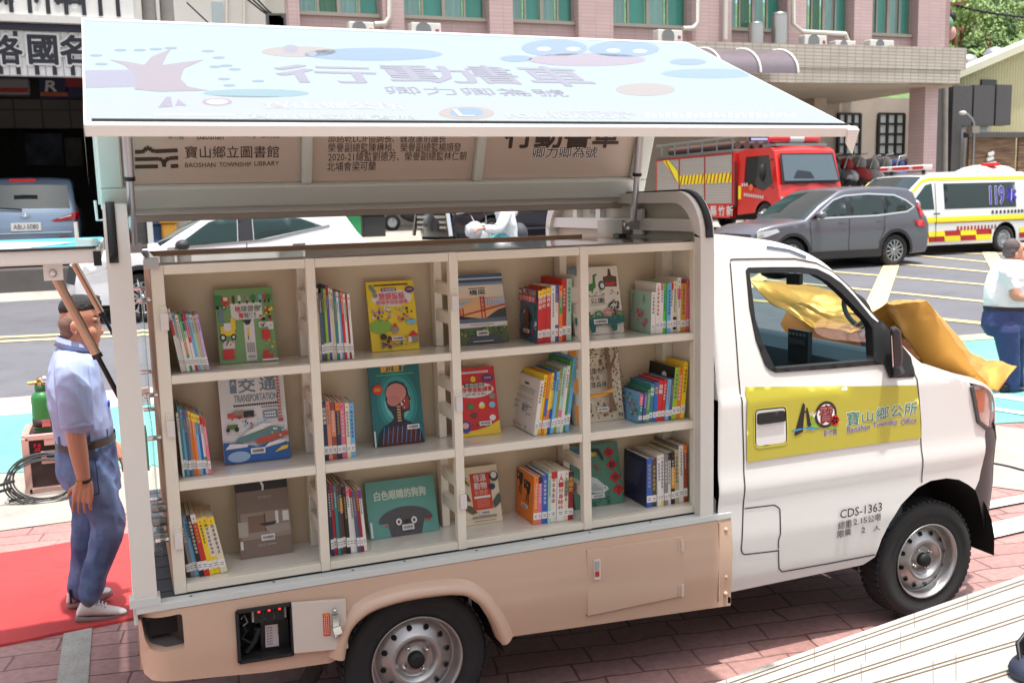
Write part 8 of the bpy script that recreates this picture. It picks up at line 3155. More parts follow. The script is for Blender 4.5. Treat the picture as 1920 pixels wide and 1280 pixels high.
for x in (1.55, -2.9):
 for s in (-1, 1):
  mb = MB()
  c = (x, s * .86, .40)
  mb.lathe([(.22, -.12), (.36, -.12), (.40, -.07), (.40, .07), (.36, .11), (.25, .12)], c, (0, s, 0), MATS['tyre_rubber'], 24)
  t = mb.build('wheel', ft, False)
  mb = MB()
  mb.lathe([(.25, .10), (.22, .05), (.14, .04), (.10, .09), (0, .09)], c, (0, s, 0), MATS['alloy'], 20)
  mb.build('rim', t, False)
mb = MB()
mb.box(B0, 2.1, -.8, .8, .35, .5, MATS['car_under'])
mb.box(.25, 1.1, -.9, .9, .45, .8, MATS['car_under'])
mb.build('underbody', ft, False)
mb = MB()
mb.tube([(.30, -1.02, .7), (.30, -1.02, 1.9)], .03, MATS['car_black_trim'], 6)
mb.box(.42, .5, -1.01, -.98, .9, 1.25, yel)
mb.build('grab_rail', ft, False)
# blue banner and pink panel behind the roof lamp
t = empty('blue_shelter_sign', px(1431, 258, Y=27), 'blue and white striped board behind the fire engine cab', 'sign')
A, B = px(1408, 268, Y=27), px(1442, 246, Y=27)
mb = MB()
mb.box(A.x, B.x, 27, 27.1, A.z - .1, B.z, mat('board_blue', (52, 70, 160), .5))
for z in (.25, .6):
 mb.box(A.x, B.x, 26.98, 27, A.z + (B.z - A.z) * z, A.z + (B.z - A.z) * (z + .14), MATS['sign_white'])
mb.build('board', t)
# ---- minivan in the workshop
mv = mat('minivan_blue', (128, 146, 164), .3, .4, .5)
yr = 16.9
c0 = px(47, 400, Y=yr)
MV = [(-2.2, .36, None), (-2.26, .62, None), (-2.20, .92, None), (-2.12, 1.06, 'rear'), (-1.86, 1.50, None), (-1.70, 1.60, None), (-1.0, 1.66, None), (.1, 1.62, None), (.4, 1.54, 'wind'), (1.25, 1.06, None), (1.9, .90, None), (2.2, .7, None), (2.25, .32, None)]
v_ = Car('blue_minivan', 'blue grey minivan parked tail out in the workshop doorway', (c0.x, yr + 2.26, 1.165), R(90), MV, .90, .95, mv, .16, .10, taper=(.18, .32), xr=-1.75, bulge=.10)
v_.body([(1.4, .32, .38), (-1.35, .32, .38)], .26, tags=SUVTAG)
v_.patch('window', [(-1.95, 1.14), (-1.72, 1.46), (-1.0, 1.50), (-.9, 1.06)], MATS['car_glass_dark'], .004)
v_.patch('window', [(-.8, 1.06), (-.9, 1.50), (.2, 1.46), (.8, 1.06)], MATS['car_glass_dark'], .004)
v_.patch('tail_light', [(-2.2, .98), (-1.82, 1.04), (-1.78, .94), (-2.2, .82)], MATS['tail_red'], .014)
v_.wheels((1.4, -1.35), .32)
mb = MB()
for s in (-1, 1):
 mb.prism([(-2.275, s * .86, 1.0), (-2.275, s * .42, .84), (-2.275, s * .50, .82), (-2.26, s * .84, .86)], (.05, 0, 0), MATS['tail_red'])
 mb.box(-2.30, -2.27, min(s * .72, s * .55), max(s * .72, s * .55), .50, .54, MATS['tail_red'])
 mb.prism([(-2.285, s * .78, .955), (-2.285, s * .56, .885), (-2.285, s * .56, .87), (-2.285, s * .78, .92)], (.01, 0, 0), MATS['sign_white'])
mb.box(-2.20, -2.14, -.22, .22, 1.56, 1.62, MATS['tail_red'])
mb.build('tail_lamp', v_.root, False)
mb = MB()
mb.box(-2.345, -2.33, -.25, .25, .67, .82, MATS['plate_plain'])
put_text(mb, 'ABU-5080', (-2.348, .21, .70), (0, -1, 0), (0, 0, 1), .42, .09, MATS['seam'], .01)
mb.build('number_plate', v_.root, False)
mb = MB()
for q in ((.06, .0), (-.06, .0), (0, .03)):
 mb.tube([(-2.335, .0, .93), (-2.335, q[0], .95 + q[1]), (-2.335, q[0] * 1.4, .98)], .012, MATS['chrome'], 6)
mb.build('badge', v_.root, False)
mb = MB()
mb.bar((-2.24, .05, 1.06), (-2.2, .55, 1.10), .02, .03, MATS['rubber'])
mb.build('wiper', v_.root, False)
mb = MB()
mb.box(-2.355, -2.28, -.78, .78, .60, .635, mv)
mb.box(-2.33, -2.25, -.7, .7, .32, .42, MATS['car_black_trim'])
mb.build('rear_bumper', v_.root, False, bevel=.012)
# ---- dark car beyond, between the strut and the fire engine
p_ = px(1268, 330, Y=18.2)
d_ = Car('black_van', 'black van seen in part between the hatch strut and the fire engine', (p_.x - 2.2, 18.2 + .9, gz(18.2)), 0, MPV, .9, 1.0, blk, .1)
d_.root.scale = (1, 1, .93)
d_.body([(1.45, .34, .40), (-1.5, .34, .40)], .24, tags=SUVTAG)
d_.patch('window', [(.2, 1.12), (.22, 1.67), (-.9, 1.70), (-.9, 1.12)], MATS['car_glass_dark'], .004)
d_.patch('window', [(1.05, 1.14), (.6, 1.56), (.35, 1.66), (.30, 1.12)], MATS['car_glass_dark'], .004)
d_.wheels((1.45, -1.5), .34)
# ---- parked motorcycle far behind
pm = px(735, 410, Y=30)
t = empty('parked_motorcycle', (pm.x, 30, gz(30)), 'dark motorcycle parked across the road beyond the white car', 'motorcycle')
mb = MB()
zc = gz(30) + .28
for dx in (0, 1.25):
 mb.lathe([(.17, -.05), (.28, -.05), (.30, 0), (.28, .05), (.17, .05)], (pm.x + dx, 30, zc), (0, -1, 0), MATS['tyre_rubber'], 18)
 mb.lathe([(.17, -.03), (.05, -.04), (0, -.04)], (pm.x + dx, 30, zc), (0, 1, 0), MATS['alloy'], 12)
mb.build('wheel', t)
mb = MB()
mb.tube([(pm.x, 30, zc), (pm.x + .2, 30, zc + .6), (pm.x + .35, 30, zc + .75)], .05, MATS['steel_grey'], 8)
mb.tube([(pm.x + .2, 30, zc + .5), (pm.x + .6, 30, zc + .1), (pm.x + 1.25, 30, zc)], .09, MATS['car_black_trim'], 8)
mb.ball((pm.x + .65, 30, zc + .25), (.35, .16, .2), MATS['car_black_trim'])
mb.ball((pm.x + .95, 30, zc + .55), (.4, .14, .1), MATS['rubber'])
mb.build('frame', t)
# ---- scooter with rider passing in front of the black carrier
ys_c = 9.6
sc0 = px(884, 432, Y=ys_c)
sgz = gz(ys_c)
t = empty('motor_scooter', (sc0.x + .6, ys_c, sgz), 'silver motor scooter ridden leftwards past the black people carrier', 'scooter')
mb = MB()
SV = mat('scooter_silver', (196, 200, 204), .3, .4, .4)
fx = sc0.x + .05
mb.ball((fx, ys_c, sc0.z), (.13, .15, .13), SV, 14, 10)
mb.ball((fx + .12, ys_c, sc0.z - .2), (.12, .2, .3), SV, 14, 10)
mb.ball((fx + 1.0, ys_c, sgz + .62), (.42, .16, .2), SV, 14, 10)
mb.box(fx + .2, fx + .7, ys_c - .14, ys_c + .14, sgz + .28, sgz + .36, MATS['car_black_trim'])
mb.build('body', t)
mb = MB()
mb.lathe([(.001, -.13), (.08, -.12), (.09, -.09)], (fx, ys_c, sc0.z), (1, 0, 0), MATS['head_lamp'], 14)
mb.build('headlight', t)
mb = MB()
for s in (-1, 1):
 mb.tube([(fx + .05, ys_c, sc0.z + .05), (fx + .22, ys_c + s * .3, sc0.z + .06)], .018, MATS['rubber'], 6)
 mb.tube([(fx + .1, ys_c + s * .2, sc0.z + .05), (fx + .05, ys_c + s * .32, sc0.z + .22)], .008, MATS['steel_grey'], 5)
 mb.ball((fx + .05, ys_c + s * .33, sc0.z + .25), (.02, .06, .045), MATS['car_black_trim'], 10, 6)
mb.build('handlebar', t)
for dx in (0, 1.2):
 mb = MB()
 mb.lathe([(.14, -.06), (.23, -.06), (.25, 0), (.23, .06), (.14, .06)], (fx + .05 + dx, ys_c, sgz + .25), (0, -1, 0), MATS['tyre_rubber'], 18)
 mb.lathe([(.14, -.04), (.03, -.05), (0, -.05)], (fx + .05 + dx, ys_c, sgz + .25), (0, 1, 0), MATS['alloy'], 12)
 mb.build('wheel', t)
mb = MB()
mb.ball((fx + .85, ys_c, sgz + .78), (.36, .15, .07), MATS['rubber'])
mb.build('seat', t)
# ================================================================== people
def remesh(mb, name, parent, voxel, m, smooth=2, fold=0.0, fscale=9.0, seed=0, paint=None, fdir=None):
 """melt overlapping closed shapes into one continuous surface"""
 o = mb.build(name + '_raw', None)
 md = o.modifiers.new('r', 'REMESH')
 md.mode = 'VOXEL'
 md.voxel_size = voxel
 if smooth:
  s_ = o.modifiers.new('s', 'SMOOTH')
  s_.factor = .5
  s_.iterations = smooth
 dg = bpy.context.evaluated_depsgraph_get()
 me = bpy.data.meshes.new_from_object(o.evaluated_get(dg))
 raw = o.data
 bpy.data.objects.remove(o)
 bpy.data.meshes.remove(raw)
 me.name = name
 me.materials.clear()
 ms = [m] if not isinstance(m, list) else m
 for x in ms:
  me.materials.append(x)
 if fold:
  nrm = [v.normal.copy() for v in me.vertices]
  for v, n in zip(me.vertices, nrm):
   p = v.co * fscale
   a = noise.noise(Vector((p.x * 1.2, p.y * 1.2, p.z * .7 + seed)))
   b = abs(noise.noise(Vector((p.x * 1.9 + p.z * .9, p.y * 1.9, p.z * 1.1 - p.x * .8 + seed + 5))))
   v.co += n * fold * (a * .7 + (.28 - b) * 1.1)
 if paint:
  for f in me.polygons:
   f.material_index = paint(f.center, f.normal)
 inv = world_of(parent).inverted()
 for v in me.vertices:
  v.co = inv @ v.co
 me.shade_smooth()
 ob = bpy.data.objects.new(name, me)
 col.objects.link(ob)
 ob.parent = parent
 return ob
def rings(mb, rr, n=20):
 """closed body from elliptical rings: (centre, half extent vector, half extent vector)"""
 P = []
 for c, a, b in rr:
  c, a, b = Vector(c), Vector(a), Vector(b)
  P.append([c + a * math.cos(2 * math.pi * k / n) + b * math.sin(2 * math.pi * k / n) for k in range(n + 1)])
 mb.grid(P, None)
 mb.add(P[0][:-1], [tuple(range(n))], None)
 mb.add(P[-1][:-1], [tuple(range(n))[::-1]], None)
 return mb
def limb(mb, pts, rad_, n=12):
 """rounded limb through joints"""
 P = [Vector(p) for p in pts]
 Q, S = [], []
 k = 5
 for i in range(len(P) - 1):
  p0, p1, p2, p3 = P[max(i - 1, 0)], P[i], P[i + 1], P[min(i + 2, len(P) - 1)]
  for j in range(k):
   t = j / k
   Q.append(.5 * ((2 * p1) + (p2 - p0) * t + (2 * p0 - 5 * p1 + 4 * p2 - p3) * t * t + (3 * p1 - p0 - 3 * p2 + p3) * t ** 3))
   S.append(rad_[i] + (rad_[i + 1] - rad_[i]) * t)
 Q.append(P[-1])
 S.append(rad_[-1])
 mb.tube(Q, S, None, n)
 mb.ball(Q[0], S[0], None, n, 8)
 mb.ball(Q[-1], S[-1], None, n, 8)
 return mb
def hand(mb, wrist, dirv, palm_n, size=.185, curl=.5, thumb_side=1, spread=1.0):
 """palm with four fingers and a thumb; dirv from wrist to knuckles, palm_n out of the palm"""
 d = Vector(dirv).normalized()
 n = Vector(palm_n)
 n = (n - d * n.dot(d)).normalized()
 s = d.cross(n) * thumb_side
 L = size
 w = Vector(wrist)
 pl = L * .50
 for q in (-.5, -.17, .17, .5):
  limb(mb, [w + s * q * L * .24, w + d * pl * .55 + s * q * L * .36, w + d * pl + s * q * L * .40], [L * .105, L * .10, L * .075], 8)
 lens = (.40, .47, .44, .34)
 for q, f, e in zip((.5, .17, -.17, -.5), lens, (.9, 1.0, 1.1, 1.25)):
  b = w + d * pl + s * q * L * .42
  a1 = curl * .6 * e
  d1 = d * math.cos(a1) + n * math.sin(a1) + s * q * .12 * spread
  a2 = curl * 1.4 * e
  d2 = d * math.cos(a2) + n * math.sin(a2)
  a3 = curl * 2.0 * e
  d3 = d * math.cos(a3) + n * math.sin(a3)
  f *= L
  p1 = b + d1 * f * .45
  p2 = p1 + d2 * f * .3
  p3 = p2 + d3 * f * .25
  limb(mb, [b, p1, p2, p3], [.0095, .0088, .0080, .0068], 8)
 b = w + d * pl * .25 + s * L * .20
 d1 = (d * .55 + s * .62 + n * .35).normalized()
 d2 = (d * .85 + s * .25 + n * .4).normalized()
 limb(mb, [b, b + d1 * L * .22, b + d1 * L * .22 + d2 * L * .22], [.0135, .0112, .0085], 8)
 return mb
skin_m = mat('skin_tan', (198, 142, 116), .5, var=.05, vscale=18)
skin_m.node_tree.nodes['Principled BSDF'].inputs['Subsurface Weight'].default_value = .08
skin_m.node_tree.nodes['Principled BSDF'].inputs['Subsurface Radius'].default_value = (.01, .004, .002)
hair_m = mat('hair_black', (38, 35, 36), .6, bump=.6, bscale=160)
fade_m = mat('hair_faded', (128, 104, 92), .7, var=.12, vscale=60)
shirt_m = mat('shirt_blue', (164, 180, 218), .75, var=.03, vscale=12)
mat('shirt_white', (228, 228, 230), .75)
def _denim(t, tc):
 n = noisef(t, tc.outputs['Object'], 4.5, 5)
 n2 = noisef(t, tc.outputs['Object'], 240, 2)
 c = mixc(t, maprange(t, n, .35, .68, 0, 1), lin((70, 92, 132)), lin((122, 148, 190)))
 c = mixc(t, .35, c, mixc(t, maprange(t, n2, .3, .7, 0, 1), (.6, .6, .6), (1.3, 1.3, 1.3)), 'MULTIPLY')
 return c, n2, .15
node_mat('denim', _denim, .8)
mat('navy_cloth', (46, 58, 102), .75, var=.06, vscale=6)
mat('belt_brown', (72, 60, 52), .5)
mat('shoe_white', (216, 212, 208), .6, bump=.25, bscale=220)
mat('sole_grey', (150, 148, 144), .7)
mat('shoe_black', (26, 26, 30), .35)
mat('sock_grey', (104, 100, 104), .9)
# ------------------------------------------------ man walking past the tail of the truck
MY = 1.93
J = lambda x, y, yy=MY: px(x, y, Y=yy)
man = empty('person', (J(165, 1165).x, MY, 0), 'man in a pale blue short sleeved shirt and jeans walking on the red carpet', 'person')
mb = MB()
# skull, jaw, neck
hc = J(153, 601)
mb.ball(hc + Vector((-.006, 0, .030)), (.098, .076, .098), None, 20, 14)
mb.ball(J(146, 600), (.082, .074, .090), None, 18, 12)
mb.ball(J(164, 622), (.066, .064, .090), None, 16, 12)
mb.ball(J(168, 640), (.046, .050, .036), None, 14, 10)          # jaw
mb.ball(J(178, 647), (.020, .028, .020), None, 12, 8)           # chin
mb.ball(J(176, 628), (.028, .040, .040), None, 12, 8)           # muzzle
limb(mb, [J(184, 603), J(187.5, 613), J(190.5, 621)], [.009, .010, .013], 10)     # nose
mb.ball(J(187, 624), (.014, .019, .010), None, 10, 8)
mb.ball(J(184.5, 633), (.011, .024, .007), None, 10, 6)         # lips
mb.ball(J(184, 637.5), (.011, .022, .007), None, 10, 6)
for s in (-1, 1):
 mb.ball(J(177, 598, MY + s * .034), (.018, .026, .009), None, 10, 6)          # brow ridge
 mb.ball(J(171, 622, MY + s * .046), (.026, .018, .030), None, 10, 8)          # cheek
 e = J(139, 614, MY + s * .078)
 mb.ball(e, (.020, .010, .033), None, 12, 8)                 # ear
 mb.ball(e + Vector((-.006, s * .008, .006)), (.014, .006, .024), None, 10, 8)
 mb.ball(e + Vector((.004, s * .004, -.028)), (.010, .007, .012), None, 8, 6)
limb(mb, [J(146, 628), J(138, 650), J(132, 676)], [.060, .060, .070], 14)
# shoulders under the shirt, arms and hands
SN, SF = MY - .175, MY + .175
limb(mb, [J(136, 706, SN), J(134, 702, MY), J(142, 706, SF)], [.045, .065, .045], 12)
wr = J(158, 905, MY - .245)
limb(mb, [J(137, 700, SN), J(141, 770, MY - .225), J(141, 806, MY - .24), J(148, 850, MY - .25), wr], [.050, .050, .049, .045, .029], 14)
hand(mb, wr, J(151, 960, MY - .25) - wr, Vector((.25, 1, 0)), .185, .42, -1)
wf = J(206, 832, MY + .13)
limb(mb, [J(150, 704, SF), J(176, 765, MY + .22), J(196, 800, MY + .2), wf], [.046, .048, .042, .028], 12)
hand(mb, wf, J(222, 862, MY + .10) - wf, Vector((-.5, 1.0, -.3)), .18, .5, 1)
remesh(mb, 'body', man, .0042, skin_m, 2)
# eyes, brows
mb = MB()
for s in (-1, 1):
 c = J(179.5, 607, MY + s * .036)
 mb.ball(c, (.010, .015, .0055), MATS['sign_white'], 10, 8)
 mb.ball(c + Vector((.006, s * -.002, 0)), (.006, .006, .0058), hair_m, 8, 6)
 mb.ball(c + Vector((.002, 0, .0062)), (.011, .017, .0026), hair_m, 10, 6)
mb.build('eye', man)
mb = MB()
for s in (-1, 1):
 limb(mb, [J(170, 595, MY + s * .056), J(178, 592, MY + s * .046), J(183.5, 595, MY + s * .026)], [.003, .0055, .004], 8)
mb.m = [hair_m] * len(mb.f)
mb.build('eyebrow', man)
# hair: dark top, clipped sides
mb = MB()
mb.ball(J(148, 574), (.096, .076, .062), None, 20, 12)
mb.ball(J(166, 569), (.064, .066, .042), None, 18, 12)
mb.ball(J(132, 577), (.060, .066, .056), None, 16, 10)
for k in range(26):
 rr = random.Random(k)
 c = J(122 + 58 * rr.random(), 557 + 16 * rr.random(), MY + rr.uniform(-.05, .05))
 mb.ball(c, (.026, .016, .010 + .008 * rr.random()), None, 8, 6)
remesh(mb, 'hair', man, .005, hair_m, 1, .003, 30)
mb = MB()
for dx, dy, ra in ((141, 600, (.077, .079, .060)), (134, 606, (.066, .074, .062)), (130, 624, (.046, .062, .034))):
 mb.ball(J(dx, dy), ra, None, 18, 12)
remesh(mb, 'clipped_hair', man, .006, fade_m, 1)
# shirt
mb = MB()
sec = [(636, 112, 150, .074), (650, 106, 172, .082), (668, 97, 180, .13), (690, 90, 186, .185), (720, 85, 194, .215), (760, 88, 203, .215), (795, 96, 211, .20), (826, 103, 214, .185)]
rr = []
for y, xb, xf_, hw in sec:
 a, b = J(xb, y + (4 if y < 640 else 0)), J(xf_, y + (22 if y < 640 else (14 if y < 660 else 0)))
 rr.append(((a + b) / 2, (b - a) / 2, Vector((0, hw, 0))))
rings(mb, rr, 24)
limb(mb, [J(132, 697, SN + .02), J(139, 740, MY - .215), J(144, 786, MY - .235)], [.082, .084, .078], 16)
limb(mb, [J(150, 697, SF - .02), J(168, 745, MY + .20), J(180, 772, MY + .21)], [.080, .076, .072], 16)
remesh(mb, 'shirt', man, .0075, shirt_m, 2, .0125, 7.0, 2)
# sleeve hem and collar
mb = MB()
c = J(144.5, 797, MY - .238)
ax = (J(144, 786, MY - .235) - J(139, 740, MY - .215)).normalized()
mb.lathe([(.060, -.020), (.0765, -.020), (.079, 0), (.078, .012), (.058, .012)], c, ax, shirt_m, 24)
mb.build('sleeve_hem', man)
mb = MB()
P = []
for k in range(25):
 t = 2 * math.pi * k / 24
 cx_ = J(136, 644)
 x = .070 * math.cos(t)
 y = .064 * math.sin(t)
 z = -.024 * math.cos(t)
 P.append([cx_ + Vector((x * 1.0, y * 1.0, z + .022)), cx_ + Vector((x * 1.22, y * 1.25, z - .020)), cx_ + Vector((x * 1.27, y * 1.3, z - .024)), cx_ + Vector((x * 1.05, y * 1.06, z + .01))])
mb.grid(P, shirt_m)
mb.build('collar', man)
mb = MB()
c = J(204, 756, MY - .05)
mb.obox(Matrix.Translation(c), .012, .07, .028, mat('badge_blue', (60, 84, 190), .5))
mb.build('badge', man)
# belt
mb = MB()
a, b = J(104, 832), J(216, 814)
c = (a + b) / 2
P = []
for k in range(33):
 t = 2 * math.pi * k / 32
 q = c + (b - a) / 2 * 1.02 * math.cos(t) + Vector((0, .192 * math.sin(t), 0))
 n = Vector((0, 0, .021))
 P.append([q - n, q + n])
mb.grid(P, MATS['belt_brown'])
mb.build('belt', man)
# jeans
mb = MB()
LN, LF = MY - .095, MY + .095
a, b = J(104, 838), J(216, 820)
rr = [((a + b) / 2, (b - a) / 2 * .985, Vector((0, .183, 0)))]
for y, xb, xf_, hw in ((856, 103, 221, .182), (890, 106, 226, .182), (912, 116, 228, .17)):
 a, b = J(xb, y), J(xf_, y)
 rr.append(((a + b) / 2, (b - a) / 2, Vector((0, hw, 0))))
rings(mb, rr, 24)
limb(mb, [J(160, 880, LN), J(192, 945, LN - .01), J(203, 985, LN), J(186, 1050, LN), J(168, 1112, LN)], [.112, .090, .083, .071, .059], 16)
limb(mb, [J(158, 880, LF), J(166, 950, LF), J(160, 1000, LF), J(156, 1060, LF + .02), J(148, 1104, LF + .03)], [.106, .085, .078, .066, .058], 16)
remesh(mb, 'jeans', man, .008, MATS['denim'], 2, .012, 8.0, 7)
mb = MB()
for dx in (112, 166, 200):
 c = J(dx, 830 - (dx - 104) * .16, MY - (.186 if dx == 166 else .12))
 mb.box(c.x - .008, c.x + .008, c.y - .006, c.y + .004, c.z - .035, c.z + .03, MATS['denim'])
pk = [J(x, y, MY - .202) for x, y in ((146, 866), (178, 858), (186, 925), (160, 932))]
for a, b in zip(pk, pk[1:] + pk[:1]):
 mb.bar(a, b, .004, .004, mat('denim_seam', (66, 74, 104), .8))
mb.build('pocket', man)
# bracelet
mb = MB()
c = wr + (wr - J(148, 850, MY - .25)).normalized() * -.012
ax = (wr - J(148, 850, MY - .25)).normalized()
mb.lathe([(.030, -.008), (.0345, -.008), (.0345, .008), (.030, .008)], c, ax, MATS['ink_black'], 20)
mb.box(c.x - .034, c.x - .008, c.y - .036, c.y - .02, c.z - .008, c.z + .006, mat('gold_bit', (214, 160, 60), .3, .7))
mb.build('bracelet', man)
def shoe(parent, heel, toe, yy, tilt, up, sole, name='shoe', width=.088, h=.085):
 """trainer from heel to toe point in the walking plane"""
 a, b = Vector(heel), Vector(toe)
 d = (b - a)
 L = d.length
 d.normalize()
 s = Vector((0, 1, 0))
 n = s.cross(d) * -1
 if n.z < 0:
  n = -n
 mb = MB()
 st_ = [(.0, .55, .30), (.08, .80, .92), (.22, .88, 1.05), (.34, .86, .98), (.48, .92, .74), (.64, 1.0, .56), (.80, .98, .44), (.92, .80, .34), (1.0, .40, .20)]
 rr = []
 for t, w_, hh in st_:
  c = a + d * L * t + n * (.022 + h * hh / 2)
  rr.append((c, s * width / 2 * w_, n * h * hh / 2))
 rings(mb, rr, 18)
 remesh(mb, name, parent, .006, up, 2)
 mb = MB()
 P = []
 for k in range(29):
  t = 2 * math.pi * k / 28
  cx_ = .5 + .515 * math.cos(t)
  wv_ = width / 2 * (1.06 if math.cos(t) > -.2 else .95) * (abs(math.sin(t)) ** .75) * (1 if math.sin(t) > 0 else -1)
  q = a + d * L * cx_ + s * wv_
  lift = n * (.012 * max(0, math.cos(t) - .5) * 1.6)
  P.append([a + d * L * .5 + n * .0, q + lift, q + n * .022 + lift, q * .985 + (a + d * L * .5) * .015 + n * .030 + lift])
 mb.grid(P, sole)
 mb.build('sole', parent)
 return d, n
d, n = shoe(man, J(142, 1163, LN), J(238, 1157, LN), LN, 0, MATS['shoe_white'], MATS['sole_grey'])
mb = MB()
for t in (.42, .49, .56):
 c = J(142, 1163, LN) + (J(238, 1157, LN) - J(142, 1163, LN)) * t + n * (.10 - .12 * (t - .42))
 mb.tube([c + Vector((0, -.03, -.006)), c + Vector((.004, 0, .004)), c + Vector((0, .03, -.006))], .0045, MATS['sign_white'], 6)
mb.build('lace', man)
mb = MB()
c = J(166, 1126, LN)
mb.lathe([(.036, -.03), (.038, .03)], c, (0, 0, 1), MATS['sock_grey'], 16)
mb.build('sock', man)
hp, tp = J(128, 1140, LF + .03), J(212, 1116, LF + .03)
shoe(man, hp, tp, LF, 0, MATS['shoe_white'], MATS['sole_grey'])
mb = MB()
mb.bar(J(131, 1105, LF - .02), J(133, 1130, LF - .02), .018, .01, MATS['ink_black'])
mb.build('heel_tab', man)
# ------------------------------------------------ man in white shirt at the right edge
RY = 4.15
Jr = lambda x, y, yy=RY: px(x, y, Y=yy)
mr = empty('person', (Jr(1895, 738).x, RY, 0), 'man in a white short sleeved shirt and navy trousers at the right edge', 'person')
mb = MB()
mb.ball(Jr(1902, 468), (.092, .08, .105), None, 18, 12)
mb.ball(Jr(1911, 482), (.06, .062, .08), None, 14, 10)
mb.ball(Jr(1906, 478, RY - .078), (.02, .012, .03), None, 10, 8)
limb(mb, [Jr(1898, 482), Jr(1893, 500)], [.06, .065], 12)
limb(mb, [Jr(1893, 515, RY - .14), Jr(1901, 545, RY - .19), Jr(1906, 556, RY - .2), Jr(1932, 559, RY - .16)], [.06, .05, .044, .034], 12)
wv2 = Jr(1932, 559, RY - .16)
hand(mb, wv2, Vector((1, .2, -.1)), Vector((0, 1, -.3)), .18, .6, 1)
limb(mb, [Jr(1915, 515, RY + .14), Jr(1925, 550, RY + .18), Jr(1940, 562, RY + .1)], [.055, .046, .034], 10)
remesh(mb, 'body', mr, .006, skin_m, 2)
mb = MB()
mb.ball(Jr(1897, 462), (.088, .083, .085), None, 16, 12)
mb.ball(Jr(1893, 472), (.062, .078, .07), None, 14, 10)
remesh(mb, 'hair', mr, .008, mat('hair_grey', (92, 84, 82), .7, bump=.5, bscale=120), 1, .003, 30)
mb = MB()
rr = []
for y, xb, xf_, hw in ((487, 1878, 1912, .09), (500, 1868, 1926, .16), (518, 1861, 1936, .21), (540, 1853, 1940, .205), (560, 1850, 1942, .19), (576, 1852, 1942, .18)):
 a, b = Jr(xb, y), Jr(xf_, y)
 rr.append(((a + b) / 2, (b - a) / 2, Vector((0, hw, 0))))
rings(mb, rr, 22)
limb(mb, [Jr(1886, 509, RY - .13), Jr(1899, 538, RY - .17)], [.072, .066], 14)
limb(mb, [Jr(1916, 510, RY + .15), Jr(1925, 535, RY + .17)], [.08, .07], 14)
remesh(mb, 'shirt', mr, .011, MATS['shirt_white'], 3, .010, 8, 4)
mb = MB()
rr = []
for y, xb, xf_, hw in ((574, 1853, 1941, .175), (590, 1849, 1938, .185), (612, 1846, 1934, .185), (630, 1856, 1934, .175)):
 a, b = Jr(xb, y), Jr(xf_, y)
 rr.append(((a + b) / 2, (b - a) / 2, Vector((0, hw, 0))))
rings(mb, rr, 22)
limb(mb, [Jr(1886, 620, RY - .09), Jr(1892, 665, RY - .09), Jr(1896, 700, RY - .09), Jr(1896, 727, RY - .09)], [.13, .105, .088, .078], 14)
limb(mb, [Jr(1900, 620, RY + .09), Jr(1902, 665, RY + .09), Jr(1904, 700, RY + .09), Jr(1906, 722, RY + .09)], [.125, .10, .085, .076], 14)
remesh(mb, 'trousers', mr, .012, MATS['navy_cloth'], 3, .009, 8, 9)
mb = MB()
a, b = Jr(1851, 577), Jr(1942, 577)
c = (a + b) / 2
mb.grid([[c + (b - a) / 2 * 1.02 * math.cos(t) + Vector((0, .186 * math.sin(t), z)) for z in (-.018, .018)] for t in [2 * math.pi * k / 28 for k in range(29)]], MATS['ink_black'])
mb.build('belt', mr)
g0 = Jr(1876, 737, RY - .09)
shoe(mr, Vector((g0.x, RY - .09, .0)), Vector((g0.x + .29, RY - .12, .0)), RY, 0, MATS['shoe_black'], MATS['ink_black'], h=.085)
shoe(mr, Vector((g0.x + .12, RY + .09, .0)), Vector((g0.x + .40, RY + .06, .0)), RY, 0, MATS['shoe_black'], MATS['ink_black'], h=.085)
# the dark bag he carries
t = empty('hand_bag', Jr(1920, 610), 'dark bag with yellow trim carried by the man in the white shirt', 'bag')
c = Jr(1924, 606, RY - .1)
mb = MB()
mb.box(c.x - .07, c.x + .2, c.y - .06, c.y + .06, c.z - .15, c.z + .12, mat('bag_dark', (48, 34, 36), .6))
mb.build('body', t, bevel=.02)
mb = MB()
for z in (-.14, .08):
 mb.bar((c.x - .075, c.y - .065, c.z + z), (c.x + .2, c.y - .065, c.z + z + .05), .01, .02, mat('trim_yellow', (226, 170, 60), .6))
mb.build('trim', t)
# ------------------------------------------------ scooter rider
SY = 9.6
Js = lambda x, y, yy=SY: px(x, y, Y=yy)
rd = empty('person', (Js(940, 440).x, SY, gz(SY)), 'rider in a white hooded jacket on the silver scooter', 'person')
mb = MB()
mb.ball(Js(936, 372), (.10, .09, .13), None, 14, 10)
limb(mb, [Js(938, 384), Js(945, 396)], [.06, .06], 10)
for s in (-1, 1):
 w0_ = Js(906, 428, SY + s * .26)
 limb(mb, [Js(948, 402, SY + s * .16), Js(932, 428, SY + s * .24), w0_], [.05, .045, .03], 10)
 hand(mb, w0_, Vector((-1, 0, -.1)), Vector((0, 0, -1)), .18, .8, s)
limb(mb, [Js(958, 452, SY - .1), Js(925, 462, SY - .12), Vector((Js(920, 470).x, SY - .12, gz(SY) + .42))], [.08, .07, .05], 10)
limb(mb, [Js(958, 452, SY + .1), Js(925, 462, SY + .12), Vector((Js(920, 470).x, SY + .12, gz(SY) + .42))], [.08, .07, .05], 10)
remesh(mb, 'body', rd, .008, skin_m, 1)
mb = MB()
rr = []
for y, xb, xf_, hw in ((389, 930, 962, .10), (400, 930, 962, .20), (420, 936, 966, .21), (440, 940, 968, .19), (455, 940, 970, .18)):
 a, b = Js(xf_, y), Js(xb, y)
 rr.append(((a + b) / 2, (b - a) / 2, Vector((0, hw, 0))))
rings(mb, rr, 20)
